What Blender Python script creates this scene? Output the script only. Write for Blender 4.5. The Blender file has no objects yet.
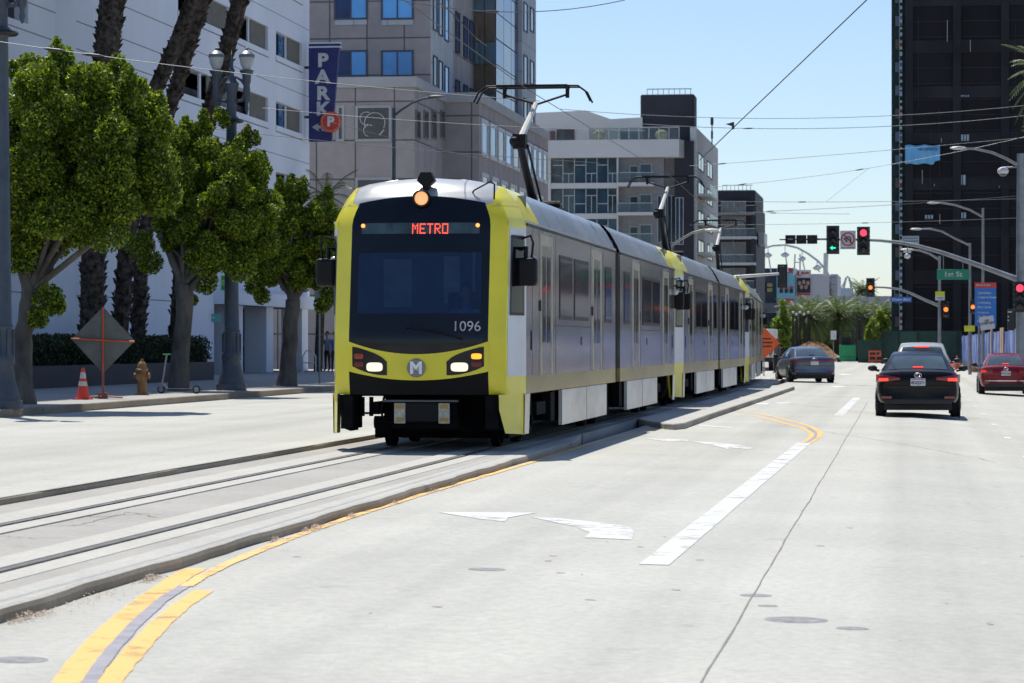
import bpy, bmesh, math, random
import numpy as np
from mathutils import Vector, Matrix
random.seed(7); rng = np.random.default_rng(7)
R = math.radians; PI = math.pi
scene = bpy.context.scene; C = scene.collection
# ---------------------------------------------------------------- camera model (real lens, metres)
F = 2900.0; HOR = 344.0; EYE = 1.52
YAW = math.atan(400.0/2900.0); cc, ss = math.cos(YAW), math.sin(YAW)
def at(u, v, Z):
    xc = (u-512)/F*Z
    return Vector((xc*cc - Z*ss, xc*ss + Z*cc, EYE + (HOR-v)/F*Z))
def Yof(u, X):
    k = (u-512)/F
    return X*(cc+k*ss)/(k*cc-ss)
def Xof(u, Y):
    k = (u-512)/F
    return (k*Y*cc - Y*ss)/(cc+k*ss)
def Zd(X, Y): return -X*ss + Y*cc
def zat(v, X, Y): return EYE + (HOR-v)*Zd(X, Y)/F
def aty(u, v, Y):
    X = Xof(u, Y); return Vector((X, Y, zat(v, X, Y)))
def atx(u, v, X):
    Y = Yof(u, X); return Vector((X, Y, zat(v, X, Y)))
KERB = -4.92; LK = -8.07; RAILZ = 0.085; LROAD = 0.145; LKERB = -16.8; RK = 4.6
TC = -6.44
def g(X, Y=0):
    if X <= KERB: return 0.0
    d = -0.0175*(min(X, 8)+4.92)
    if X > 0: d -= 0.04*min(X, 4.5)
    return d
def gp(u, v, lift=0.0):
    z = 0.0
    for _ in range(6):
        Z = (EYE-z)*F/(v-HOR); p = at(u, v, Z); z = g(p.x, p.y)
    return Vector((p.x, p.y, z+lift))

# ---------------------------------------------------------------- scene object helpers
def tag(o, label=None, cat=None, group=None, kind=None):
    if label: o['label'] = label
    if cat: o['category'] = cat
    if group: o['group'] = group
    if kind: o['kind'] = kind
    return o
def thing(name, label, cat, loc=(0,0,0), rz=0, group=None):
    o = bpy.data.objects.new(name, None); C.objects.link(o)
    o.location = loc; o.rotation_euler = (0,0,rz); o.empty_display_size = .3
    return tag(o, label, cat, group)
def copy_tree(o, parent=None, skip=()):
    c = o.copy(); C.objects.link(c); c.parent = parent
    c.matrix_parent_inverse = o.matrix_parent_inverse.copy()
    for ch in list(o.children):
        if ch.name.split('.')[0] in skip: continue
        copy_tree(ch, c, skip)
    return c

class MB:
    def __init__(s): s.v=[]; s.f=[]; s.m=[]
    def add(s, vs, fs, m=0):
        b=len(s.v); s.v += [tuple(p) for p in vs]; s.f += [tuple(i+b for i in f) for f in fs]; s.m += [m]*len(fs); return s
    def box(s, x0,x1,y0,y1,z0,z1, m=0):
        if x0>x1: x0,x1=x1,x0
        if y0>y1: y0,y1=y1,y0
        if z0>z1: z0,z1=z1,z0
        return s.add([(x0,y0,z0),(x1,y0,z0),(x1,y1,z0),(x0,y1,z0),(x0,y0,z1),(x1,y0,z1),(x1,y1,z1),(x0,y1,z1)],
            [(0,3,2,1),(4,5,6,7),(0,1,5,4),(1,2,6,5),(2,3,7,6),(3,0,4,7)], m)
    def quad(s,a,b,c,d,m=0): return s.add([a,b,c,d],[(0,1,2,3)],m)
    def tube(s, pts, r, n=8, m=0, cap=True):
        pts=[Vector(p) for p in pts]; N=len(pts)
        if not hasattr(r,'__len__'): r=[r]*N
        vs=[]; up=None
        for i,p in enumerate(pts):
            d=(pts[min(i+1,N-1)]-pts[max(i-1,0)]).normalized()
            if up is None:
                a=Vector((0,0,1)) if abs(d.z)<.9 else Vector((1,0,0))
                up=(a-d*a.dot(d)).normalized()
            else:
                up=(up-d*up.dot(d)).normalized()
            sd=d.cross(up)
            for k in range(n):
                t=2*PI*k/n; vs.append(p+(up*math.cos(t)+sd*math.sin(t))*r[i])
        fs=[]
        for i in range(N-1):
            for k in range(n):
                k2=(k+1)%n; fs.append((i*n+k,i*n+k2,(i+1)*n+k2,(i+1)*n+k))
        if cap: fs.append(tuple(range(n-1,-1,-1))); fs.append(tuple((N-1)*n+k for k in range(n)))
        return s.add(vs,fs,m)
    def lathe(s, prof, n=16, c=(0,0,0), m=0, axis='z'):
        vs=[];fs=[]
        for (r,z) in prof:
            for k in range(n):
                t=2*PI*k/n; a,b=r*math.cos(t),r*math.sin(t)
                if axis=='z': p=(c[0]+a,c[1]+b,c[2]+z)
                elif axis=='y': p=(c[0]+a,c[1]+z,c[2]+b)
                else: p=(c[0]+z,c[1]+a,c[2]+b)
                vs.append(p)
        for i in range(len(prof)-1):
            for k in range(n):
                k2=(k+1)%n; fs.append((i*n+k,i*n+k2,(i+1)*n+k2,(i+1)*n+k))
        fs.append(tuple(range(n))); fs.append(tuple((len(prof)-1)*n+k for k in range(n)))
        return s.add(vs,fs,m)
    def prism(s, poly, d0, d1, axis='y', m=0):
        def mk(a,b,d):
            return (a,d,b) if axis=='y' else ((d,a,b) if axis=='x' else (a,b,d))
        n=len(poly); vs=[mk(a,b,d0) for a,b in poly]+[mk(a,b,d1) for a,b in poly]
        fs=[tuple(range(n)),tuple(range(2*n-1,n-1,-1))]+[(i,(i+1)%n,(i+1)%n+n,i+n) for i in range(n)]
        return s.add(vs,fs,m)
    def grid(s, fn, nu, nv, m=0):
        vs=[fn(i/nu,j/nv) for j in range(nv+1) for i in range(nu+1)]
        fs=[(j*(nu+1)+i,j*(nu+1)+i+1,(j+1)*(nu+1)+i+1,(j+1)*(nu+1)+i) for j in range(nv) for i in range(nu)]
        return s.add(vs,fs,m)
    def ball(s, c, r, n=10, m=0, sc=(1,1,1)):
        prof=[]; vs=[];fs=[]
        for j in range(n+1):
            ph=PI*j/n
            for k in range(n*2):
                t=PI*k/n
                vs.append((c[0]+r*sc[0]*math.sin(ph)*math.cos(t),c[1]+r*sc[1]*math.sin(ph)*math.sin(t),c[2]+r*sc[2]*math.cos(ph)))
        w=n*2
        for j in range(n):
            for k in range(w):
                fs.append((j*w+k,j*w+(k+1)%w,(j+1)*w+(k+1)%w,(j+1)*w+k))
        return s.add(vs,fs,m)
    def build(s, name, mats, parent=None, world=False, smooth=False, bevel=0, solid=0, norm=True):
        me=bpy.data.meshes.new(name); me.from_pydata(s.v,[],s.f)
        if not isinstance(mats,(list,tuple)): mats=[mats]
        for m in mats: me.materials.append(m)
        if len(mats)>1: me.polygons.foreach_set('material_index', s.m)
        if norm:
            bm=bmesh.new(); bm.from_mesh(me); bmesh.ops.remove_doubles(bm,verts=bm.verts,dist=1e-5)
            bmesh.ops.recalc_face_normals(bm,faces=bm.faces); bm.to_mesh(me); bm.free()
        if smooth:
            me.polygons.foreach_set('use_smooth',[True]*len(me.polygons))
            try: me.set_sharp_from_angle(angle=R(38))
            except Exception: pass
        me.update()
        o=bpy.data.objects.new(name,me); C.objects.link(o)
        if parent is not None:
            o.parent=parent
            if world: o.matrix_parent_inverse=Matrix.Translation(-wloc(parent))
        if bevel:
            b=o.modifiers.new('b','BEVEL'); b.width=bevel; b.segments=2; b.limit_method='ANGLE'; b.angle_limit=R(35)
        if solid:
            b=o.modifiers.new('s','SOLIDIFY'); b.thickness=solid; b.offset=-1
        return o
def wloc(p):
    v=Vector((0,0,0))
    while p is not None:
        v=v+p.location+p.matrix_parent_inverse.translation; p=p.parent
    return v
def struct(name, mb, mat, kind='structure', **k):
    o=mb.build(name,mat,**k); o['kind']=kind; return o

FONT=None
def text(s, size, name, mat, parent, loc, rot=(PI/2,0,0), extrude=.003, bold=0.0, align='CENTER', sx=1.0, world=False, spacing=1.0):
    cu=bpy.data.curves.new(name,'FONT'); cu.body=s; cu.size=size; cu.align_x=align; cu.align_y='CENTER'
    cu.extrude=extrude; cu.offset=bold; cu.space_character=spacing; cu.space_line=.85
    t=bpy.data.objects.new(name+'_tmp',cu); C.objects.link(t)
    dg=bpy.context.evaluated_depsgraph_get(); me=bpy.data.meshes.new_from_object(t.evaluated_get(dg))
    bpy.data.objects.remove(t); me.name=name
    M=Matrix.Translation(loc)@Matrix.Rotation(rot[2],4,'Z')@Matrix.Rotation(rot[1],4,'Y')@Matrix.Rotation(rot[0],4,'X')@Matrix.Diagonal((sx,1,1,1))
    me.transform(M); me.materials.clear(); me.materials.append(mat)
    o=bpy.data.objects.new(name,me); C.objects.link(o); o.parent=parent
    if world and parent is not None: o.matrix_parent_inverse=Matrix.Translation(-wloc(parent))
    return o

# ---------------------------------------------------------------- materials
def nm(name):
    m=bpy.data.materials.new(name); m.use_nodes=True; nt=m.node_tree
    b=nt.nodes['Principled BSDF']; return m,nt,b
def L(nt,a,b): nt.links.new(a,b)
def noise(nt, scale, detail=4, rough=.55, vec=None, dist=0):
    n=nt.nodes.new('ShaderNodeTexNoise'); n.inputs['Scale'].default_value=scale; n.inputs['Detail'].default_value=detail
    n.inputs['Roughness'].default_value=rough; n.inputs['Distortion'].default_value=dist
    if vec is not None: L(nt,vec,n.inputs['Vector'])
    return n
def ramp(nt, fac, stops):
    r=nt.nodes.new('ShaderNodeValToRGB'); L(nt,fac,r.inputs[0]); el=r.color_ramp.elements
    while len(el)<len(stops): el.new(.5)
    for e,(p,c) in zip(el,stops): e.position=p; e.color=(c[0],c[1],c[2],1) if hasattr(c,'__len__') else (c,c,c,1)
    return r
def mix(nt, fac, a, b, mode='MIX'):
    n=nt.nodes.new('ShaderNodeMix'); n.data_type='RGBA'; n.blend_type=mode
    for s,val in ((0,fac),(6,a),(7,b)):
        if hasattr(val,'is_linked') or isinstance(val,bpy.types.NodeSocket): L(nt,val,n.inputs[s])
        else:
            if s==0: n.inputs[0].default_value=val
            else: n.inputs[s].default_value=(val[0],val[1],val[2],1)
    return n.outputs[2]
def ocoord(nt, scale=(1,1,1)):
    t=nt.nodes.new('ShaderNodeTexCoord'); mp=nt.nodes.new('ShaderNodeMapping'); mp.inputs['Scale'].default_value=scale
    L(nt,t.outputs['Object'],mp.inputs['Vector']); return mp.outputs[0]
def bump(nt,b,h,strength=.3,dist=.01):
    n=nt.nodes.new('ShaderNodeBump'); n.inputs['Strength'].default_value=strength; n.inputs['Distance'].default_value=dist
    L(nt,h,n.inputs['Height']); L(nt,n.outputs[0],b.inputs['Normal'])
def M_(name, col, rough=.6, metal=0, var=.12, scale=3.0, spec=.5, bmp=0, coat=0, streak=None, fine=0):
    m,nt,b=nm(name); v=ocoord(nt, streak or (1,1,1))
    n=noise(nt,scale,5,.6,v)
    lo=[c*(1-var*1.6) for c in col]; hi=[min(1,c*(1+var)) for c in col]
    r=ramp(nt,n.outputs[0],[(.3,lo),(.68,hi)]); L(nt,r.outputs[0],b.inputs['Base Color'])
    b.inputs['Roughness'].default_value=rough; b.inputs['Metallic'].default_value=metal
    b.inputs['Specular IOR Level'].default_value=spec
    if coat: b.inputs['Coat Weight'].default_value=coat; b.inputs['Coat Roughness'].default_value=.05
    if bmp:
        n2=noise(nt,scale*8,6,.7,v); bump(nt,b,n2.outputs[0],bmp,.01)
    return m
def emis(name, col, s, base=(0.02,0.02,0.02)):
    m,nt,b=nm(name); b.inputs['Base Color'].default_value=(*base,1)
    b.inputs['Emission Color'].default_value=(*col,1); b.inputs['Emission Strength'].default_value=s; b.inputs['Roughness'].default_value=.4
    return m
def glassy(name, col=(.02,.03,.045), rough=.05, spec=.8, var=.4, scale=.6):
    return M_(name,col,rough,0,var,scale,spec)
def seethru(name, tint=(.5,.6,.75), trans=.4, base=(.01,.015,.03)):
    m=bpy.data.materials.new(name); m.use_nodes=True; nt=m.node_tree; nt.nodes.clear()
    o=nt.nodes.new('ShaderNodeOutputMaterial'); p=nt.nodes.new('ShaderNodeBsdfPrincipled'); t=nt.nodes.new('ShaderNodeBsdfTransparent'); x=nt.nodes.new('ShaderNodeMixShader')
    p.inputs['Base Color'].default_value=(*base,1); p.inputs['Roughness'].default_value=.04; p.inputs['Specular IOR Level'].default_value=.6
    t.inputs[0].default_value=(*tint,1); x.inputs[0].default_value=trans
    L(nt,p.outputs[0],x.inputs[1]); L(nt,t.outputs[0],x.inputs[2]); L(nt,x.outputs[0],o.inputs[0]); return m
def concrete(name, a, b_, tining=True, stain=.5, joints=None, wheel=None):
    m,nt,b=nm(name); v=ocoord(nt)
    n1=noise(nt,.35,6,.6,v); n2=noise(nt,14,8,.75,v); n3=noise(nt,120,3,.6,v)
    c=ramp(nt,n1.outputs[0],[(.32,a),(.7,b_)]).outputs[0]
    f=ramp(nt,n2.outputs[0],[(.3,.80),(.62,1.04)]).outputs[0]
    c=mix(nt,1.0,c,f,'MULTIPLY')
    f3=ramp(nt,n3.outputs[0],[(.3,.82),(.7,1.10)]).outputs[0]
    c=mix(nt,.8,c,f3,'MULTIPLY')
    # small dark oil spots and blotches
    n4=noise(nt,2.3,3,.5,v); s=ramp(nt,n4.outputs[0],[(.66,1.0),(.74,.72)]).outputs[0]
    c=mix(nt,stain,c,s,'MULTIPLY')
    if wheel:
        vs=ocoord(nt,(1.1,.012,1)); n5=noise(nt,1.0,3,.5,vs); s=ramp(nt,n5.outputs[0],[(.32,.86),(.6,1.03)]).outputs[0]
        c=mix(nt,1.0,c,s,'MULTIPLY')
    if joints:
        br=nt.nodes.new('ShaderNodeTexBrick'); L(nt,v,br.inputs['Vector']); br.offset=0; br.inputs['Scale'].default_value=1
        br.inputs['Brick Width'].default_value=joints[0]; br.inputs['Row Height'].default_value=joints[1]; br.inputs['Mortar Size'].default_value=joints[2]
        br.inputs['Color1'].default_value=br.inputs['Color2'].default_value=(1,1,1,1); br.inputs['Mortar'].default_value=(.55,.55,.55,1)
        c=mix(nt,1.0,c,br.outputs[0],'MULTIPLY')
    L(nt,c,b.inputs['Base Color']); b.inputs['Roughness'].default_value=.85; b.inputs['Specular IOR Level'].default_value=.3
    vt=ocoord(nt,(1.5,34,1)); nt2=noise(nt,1.0,3,.6,vt); vv=nt.nodes.new('ShaderNodeMath'); vv.operation='ADD'
    L(nt,nt2.outputs[0],vv.inputs[0]); L(nt,n3.outputs[0],vv.inputs[1])
    if tining: bump(nt,b,vv.outputs[0],.35,.006)
    else: bump(nt,b,n3.outputs[0],.5,.008)
    return m
def panel(name, a, b_, jw, jh, jc=.45, rough=.6, joint=.03, spec=.5):
    """stone or render cladding with panel joints on axis-aligned walls"""
    m,nt,b=nm(name); t=nt.nodes.new('ShaderNodeTexCoord'); s=nt.nodes.new('ShaderNodeSeparateXYZ'); L(nt,t.outputs['Object'],s.inputs[0])
    ad=nt.nodes.new('ShaderNodeMath'); ad.operation='ADD'; L(nt,s.outputs[0],ad.inputs[0]); L(nt,s.outputs[1],ad.inputs[1])
    cb=nt.nodes.new('ShaderNodeCombineXYZ'); L(nt,ad.outputs[0],cb.inputs[0]); L(nt,s.outputs[2],cb.inputs[1])
    br=nt.nodes.new('ShaderNodeTexBrick'); L(nt,cb.outputs[0],br.inputs['Vector']); br.offset=0; br.inputs['Scale'].default_value=1
    br.inputs['Brick Width'].default_value=jw; br.inputs['Row Height'].default_value=jh; br.inputs['Mortar Size'].default_value=joint
    br.inputs['Color1'].default_value=(*a,1); br.inputs['Color2'].default_value=(*b_,1); br.inputs['Mortar'].default_value=(a[0]*jc,a[1]*jc,a[2]*jc,1)
    n=noise(nt,1.3,6,.65); L(nt,t.outputs['Object'],n.inputs['Vector']); f=ramp(nt,n.outputs[0],[(.3,.85),(.7,1.05)]).outputs[0]
    c=mix(nt,1.0,br.outputs[0],f,'MULTIPLY'); L(nt,c,b.inputs['Base Color']); b.inputs['Roughness'].default_value=rough
    b.inputs['Specular IOR Level'].default_value=spec
    return m
mt={}
mt['road']=concrete('road_concrete',(.43,.425,.385),(.49,.485,.44),wheel=True)
mt['roadL']=concrete('left_road_concrete',(.425,.42,.38),(.485,.48,.436),wheel=True)
mt['walk']=concrete('pavement_concrete',(.33,.32,.30),(.40,.39,.365),tining=False,joints=(1.5,1.5,.012))
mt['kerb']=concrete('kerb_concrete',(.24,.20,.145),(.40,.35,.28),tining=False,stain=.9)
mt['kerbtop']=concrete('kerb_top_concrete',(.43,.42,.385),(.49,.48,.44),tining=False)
mt['slab']=concrete('track_slab_concrete',(.45,.435,.39),(.51,.495,.45),tining=False)
mt['slabmid']=concrete('track_mid_concrete',(.34,.325,.295),(.42,.405,.375),tining=False,stain=.9)
mt['slabdark']=concrete('track_dark_band',(.34,.325,.295),(.42,.405,.37),tining=False)
mt['dark']=M_('near_black',(.012,.012,.013),.7)
mt['black']=M_('black_paint',(.015,.015,.017),.45)
mt['rail']=M_('rail_steel',(.30,.29,.28),.35,.9,.2,8)
def wornpaint(name,col,thr=.60,soft=.05):
    m,nt,b=nm(name); v=ocoord(nt); n=noise(nt,7,6,.75,v); n2=noise(nt,1.6,3,.6,v); n3=noise(nt,60,3,.7,v)
    ad=nt.nodes.new('ShaderNodeMath'); ad.operation='ADD'; L(nt,n.outputs[0],ad.inputs[0]); L(nt,n2.outputs[0],ad.inputs[1])
    ad2=nt.nodes.new('ShaderNodeMath'); ad2.operation='MULTIPLY'; L(nt,ad.outputs[0],ad2.inputs[0]); ad2.inputs[1].default_value=.5
    r=ramp(nt,ad2.outputs[0],[(thr-soft,0),(thr+soft*2.5,1)]); f=mix(nt,r.outputs[0],(1,1,1),(0.08,.08,.08)); L(nt,f,b.inputs['Alpha'])
    c=ramp(nt,n3.outputs[0],[(.3,[x*.88 for x in col]),(.7,col)]); L(nt,c.outputs[0],b.inputs['Base Color']); b.inputs['Roughness'].default_value=.7; return m
mt['white']=wornpaint('white_road_paint',(.62,.62,.60),.535,.04)
mt['whiteworn']=wornpaint('very_worn_white_paint',(.57,.57,.55),.59,.05)
mt['yellow']=wornpaint('yellow_road_paint',(.78,.46,.14),.565,.04)
mt['yellowworn']=wornpaint('worn_yellow_paint',(.80,.50,.18),.53,.04)
mt['purple']=M_('scrubbed_line',(.29,.28,.31),.8,0,.15,5)
mt['galv']=M_('galvanised_steel',(.25,.265,.28),.45,.5,.15,3)
mt['lamp_grey']=M_('lamp_post_paint',(.055,.075,.10),.5,.1,.15,3,bmp=.1)
mt['glass']=glassy('window_glass')
mt['wire']=M_('wire_dark',(.03,.03,.035),.5)
mt['wirel']=M_('wire_light',(.09,.10,.115),.45,.4)
mt['leaf']=None
def leafmat(name,a,b_,tr=.35):
    m,nt,b=nm(name); gnode=nt.nodes.new('ShaderNodeNewGeometry')
    r=ramp(nt,gnode.outputs['Random Per Island'],[(0,a),(.55,[x*.75+y*.25 for x,y in zip(a,b_)]),(1,b_)])
    L(nt,r.outputs[0],b.inputs['Base Color']); b.inputs['Roughness'].default_value=.45; b.inputs['Specular IOR Level'].default_value=.35
    tl=nt.nodes.new('ShaderNodeBsdfTranslucent'); mx=nt.nodes.new('ShaderNodeMixShader'); mx.inputs[0].default_value=tr
    c2=mix(nt,1.0,r.outputs[0],(1.5,1.6,.7),'MULTIPLY'); L(nt,c2,tl.inputs[0])
    out=nt.nodes['Material Output']; L(nt,b.outputs[0],mx.inputs[1]); L(nt,tl.outputs[0],mx.inputs[2]); L(nt,mx.outputs[0],out.inputs[0]); return m
mt['leaf']=leafmat('ficus_leaves',(.021,.052,.008),(.37,.45,.033),.36)
mt['palm']=leafmat('palm_leaves',(.05,.085,.03),(.14,.18,.06),.3)
mt['hedge']=leafmat('hedge_leaves',(.012,.025,.008),(.03,.055,.015),.2)
mt['bark']=M_('ficus_bark',(.12,.108,.095),.9,0,.35,3,.3,.8,streak=(1,1,.35))
mt['palmbark']=M_('palm_bark',(.085,.068,.055),.95,0,.6,7,.2,.9)
# ================================================================ ground, road, tracks
def sheet(name, mat, xs, ys, zf, kind='structure', world=None):
    m=MB(); nx,ny=len(xs),len(ys)
    m.add([(x,y,zf(x,y)) for y in ys for x in xs],[(j*nx+i,j*nx+i+1,(j+1)*nx+i+1,(j+1)*nx+i) for j in range(ny-1) for i in range(nx-1)])
    return struct(name,m,mat,kind)
earth=M_('far_ground',(.30,.28,.25),.95,0,.2,.05)
sheet('ground',earth,[-3000,-400,-60,0,60,400,3000],[-200,0,200,600,3000],lambda x,y:-0.62)
# road right of the tracks (crossfall away from the tracks)
sheet('road',mt['road'],[KERB,-3,-1.5,0,1,2,3,RK],[-10,20,60,100,140,200,262],lambda x,y:g(x))
sheet('side_road',mt['road'],[-60,KERB],[138,200,262],lambda x,y:-.004)
sheet('cross_street',mt['road'],[RK,8,40,120],[128,150,262],lambda x,y:g(min(x,4)))
sheet('road_left',mt['roadL'],[LKERB,-12,LK-.0],[-10,40,80,138],lambda x,y:LROAD)
# pavement left with kerb
m=MB(); m.box(-27.3,LKERB-.16,-10,138,-.1,LROAD+.15); struct('pavement',m,mt['walk'])
m=MB(); m.box(LKERB-.16,LKERB,-10,138,-.1,LROAD+.152); struct('kerb',m,mt['kerb'],bevel=.02)
m=MB(); m.box(RK+.18,26,-10,128,-.5,g(4)+.15); struct('pavement',m,mt['walk'])
m=MB(); m.box(RK,RK+.18,-10,128,-.5,g(4)+.152); struct('kerb',m,mt['kerb'],bevel=.02)
m=MB(); m.box(-60,-27.3,80,138,-.1,LROAD+.148); struct('pavement',m,mt['walk'])
m=MB(); m.box(-60,-8.2,138.6,262,-.1,.14); struct('plaza_pavement',m,mt['walk'])
# ---- track slab: strips side by side, butted
X=[LK, -7.62, TC-.7175-.075, TC-.7175+.075, -6.85, -6.08, TC+.7175-.075, TC+.7175+.075, -5.42,-5.22, KERB]
def strip(name,x0,x1,z,mat,y0=-10,y1=93,bev=0):
    m=MB(); m.box(x0,x1,y0,y1,-.3,z); return struct(name,m,mat)
strip('track_bed',X[0],X[1],RAILZ-.006,mt['slabdark'])
strip('track_bed',X[1],X[2],RAILZ,mt['slab'])
strip('track_bed',X[3],X[4],RAILZ,mt['slab'])
strip('track_bed',X[4],X[5],RAILZ-.012,mt['slabmid'])
strip('track_bed',X[5],X[6],RAILZ,mt['slab'])
strip('track_bed',X[7],X[8],RAILZ,mt['slab'])
strip('track_bed',X[8],X[9],RAILZ-.004,mt['slabdark'])
# right edge: slightly wavy hand-worn kerb lip of the slab
def edge_x(y): return KERB + .018*math.sin(y*1.7)+.012*math.sin(y*4.3+1)
ys=[-10+.5*i for i in range(0,113)]   # to 46
def lip():
    m=MB(); prof=[(0,-.3),(0,.045),(-.012,.074),(-.04,RAILZ),(-.2,RAILZ+.001)]
    vs=[];n=len(prof)
    for y in ys:
        ex=edge_x(y)
        if y>43: ex=KERB-.3*(y-43)/3
        for (dx,z) in prof: vs.append((ex+dx if dx>-.2 else X[9],y,z))
    fs=[(i*n+k,i*n+k+1,(i+1)*n+k+1,(i+1)*n+k) for i in range(len(ys)-1) for k in range(n-1)]
    mi=[]
    for i in range(len(ys)-1): mi += [0,0,1,1]
    b=len(m.v); m.v+=vs; m.f+=fs; m.m+=mi
    return m
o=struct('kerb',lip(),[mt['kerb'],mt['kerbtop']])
strip('track_bed',-5.22,-5.2,RAILZ,mt['slabdark'],46,93)
for s in (-1,1):
    xc=TC+s*.7175; ins=-s
    m=MB(); m.box(xc-.075,xc+.075,-10,93,-.3,.02,0)
    struct('rail_groove',m,mt['dark'])
    m=MB(); m.box(xc-.036,xc+.036,-10,130,.0,RAILZ+.004,0); m.box(xc+ins*.075,xc+ins*.066,-10,93,0,RAILZ-.002); struct('rail',m,mt['rail'])
# left kerb (road there sits higher than the slab)
m=MB(); n=0
yl=[-10+1.0*i for i in range(0,149)]
prof=[(0,.0),(0,LROAD-.015),(-.02,LROAD+.002),(-.16,LROAD+.003)]
for y in yl:
    ex=LK+.012*math.sin(y*1.3)+.008*math.sin(y*3.9)
    for dx,z in prof: m.v.append((ex+dx,y,z))
k=len(prof)
for i in range(len(yl)-1):
    for j in range(k-1): m.f.append((i*k+j,i*k+j+1,(i+1)*k+j+1,(i+1)*k+j)); m.m.append(0 if j<2 else 1)
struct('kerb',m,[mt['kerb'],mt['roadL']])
m=MB(); m.box(TC-1.6,TC+1.24,93,130,-.3,RAILZ-.003); struct('track_bed',m,mt['slab'])
# platform island beside the far part of the tram
isl=[(-5.19,55.2),(-4.7,53.0),(-4.4,51.9),(-4.2,51.6),(-4.08,52.4),(-4.08,55.5),(-4.08,60),(-4.02,72),(-3.95,88),(-3.92,98),(-4.0,99.6),(-4.2,100.3),(-5.19,99.5)]
m=MB(); m.prism(isl,-.2,.10,'z'); struct('traffic_island',m,mt['kerbtop'],bevel=.025)
m=MB()
for i in range(1,len(isl)-1):
    pass
pts=[Vector((x,y,0)) for x,y in isl]
for a,b in zip(pts[:-1],pts[1:]):
    d=(b-a).normalized(); nrm=Vector((d.y,-d.x,0))
    if nrm.dot(Vector((1,-.3,0)))<0: nrm=-nrm
    o1=nrm*.004; m.quad(a+o1+Vector((0,0,-.05)),b+o1+Vector((0,0,-.05)),b+o1+Vector((0,0,.074)),a+o1+Vector((0,0,.074)))
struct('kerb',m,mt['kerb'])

# ---- paint: polygons laid on the road a few millimetres up
def paint(name, pix, mat, lift=.004):
    m=MB(); vs=[gp(u,v,lift) for u,v in pix]; m.add(vs,[tuple(range(len(vs)))])
    return struct(name,m,mat)
def ribbon(name, centre, w, mat, lift=.004, jit=0, sub=6):
    pts=[]
    for a,b in zip(centre[:-1],centre[1:]):
        for i in range(sub): pts.append(Vector(a).lerp(Vector(b),i/sub))
    pts.append(Vector(centre[-1]))
    # smooth
    for _ in range(4):
        q=[pts[0]]+[(pts[i-1]+pts[i]*2+pts[i+1])/4 for i in range(1,len(pts)-1)]+[pts[-1]]; pts=q
    m=MB(); vs=[]
    for i,p in enumerate(pts):
        d=(pts[min(i+1,len(pts)-1)]-pts[max(i-1,0)]); d.z=0; d.normalize(); n=Vector((d.y,-d.x,0))
        j1=random.uniform(-jit,jit); j2=random.uniform(-jit,jit)
        for s,jj in ((-1,j1),(1,j2)):
            x=p+n*(s*w/2+jj); x.z=g(x.x)+lift; vs.append(x)
    m.add(vs,[(2*i,2*i+1,2*i+3,2*i+2) for i in range(len(pts)-1)])
    return struct(name,m,mat)
G=lambda L_:[gp(u,v) for u,v in L_]
ribbon('lane_line',[(-1.82,20.6,0),(-1.78,30,0),(-1.70,46.5,0)],.22,mt['whiteworn'],.004,.004,14)
mt['patchpaint']=M_('worn_white_paint',(.64,.64,.63),.7,0,.1,6)
# double yellow, near left, with the scrubbed strip between
ribbon('yellow_line',G([(62,690),(88,655),(118,624),(150,598),(178,579),(196,569)]),.15,mt['yellow'],.004,.006,8)
ribbon('yellow_line',G([(104,690),(124,664),(150,634),(178,608),(204,591)]),.12,mt['yellow'],.004,.006,8)
ribbon('scrubbed_line',G([(84,690),(108,655),(136,624),(163,600),(190,583)]),.075,mt['purple'],.0055,.004,8)
ribbon('yellow_line_edge' if False else 'yellow_line',G([(186,587),(200,578),(223,566.5),(246,556.5),(272,546),(301,535),(334,523),(380,508),(430,492.5),(480,477.5),(520,466),(545,458.5)]),.085,mt['yellowworn'],.006,.006,10)
ribbon('yellow_line',G([(545,458.5),(600,441),(660,429)]),.07,mt['yellow'],.004,.006,10)
# far yellow sweep
ribbon('yellow_line',G([(809,443),(818,438),(821,433),(812,427),(790,421),(765,415),(735,411.5)]),.10,mt['yellow'],.004,.004,8)
ribbon('yellow_line',G([(803,443),(811,438),(812,433.5),(803,428.5),(782,423),(757,417)]),.09,mt['yellow'],.004,.004,8)
ribbon('scrubbed_line',G([(806,443),(814.5,438),(816.5,433),(808,428)]),.06,mt['purple'],.005,.003,8)
ribbon('yellow_line',G([(722,411),(745,403),(770,394),(792,388)]),.09,mt['yellow'],.004,.004,8)
# turn arrows (head and bent shaft)
paint('turn_arrow',[(438,512.5),(536,513),(508,518),(505,522),(478,519)],mt['white'])
paint('turn_arrow',[(531,517.5),(560,518.5),(600,523),(628,527),(634,532),(632,540),(584,538),(590,533),(575,527),(550,521.5)],mt['white'])
paint('turn_arrow',[(642,438),(688,440),(688,441.5),(668,442)],mt['white'])
paint('turn_arrow',[(688,441.5),(716,442.5),(738,445),(756,448.5),(748,449.5),(729,447.5),(728,449.5),(720,447),(700,443)],mt['white'])
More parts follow.
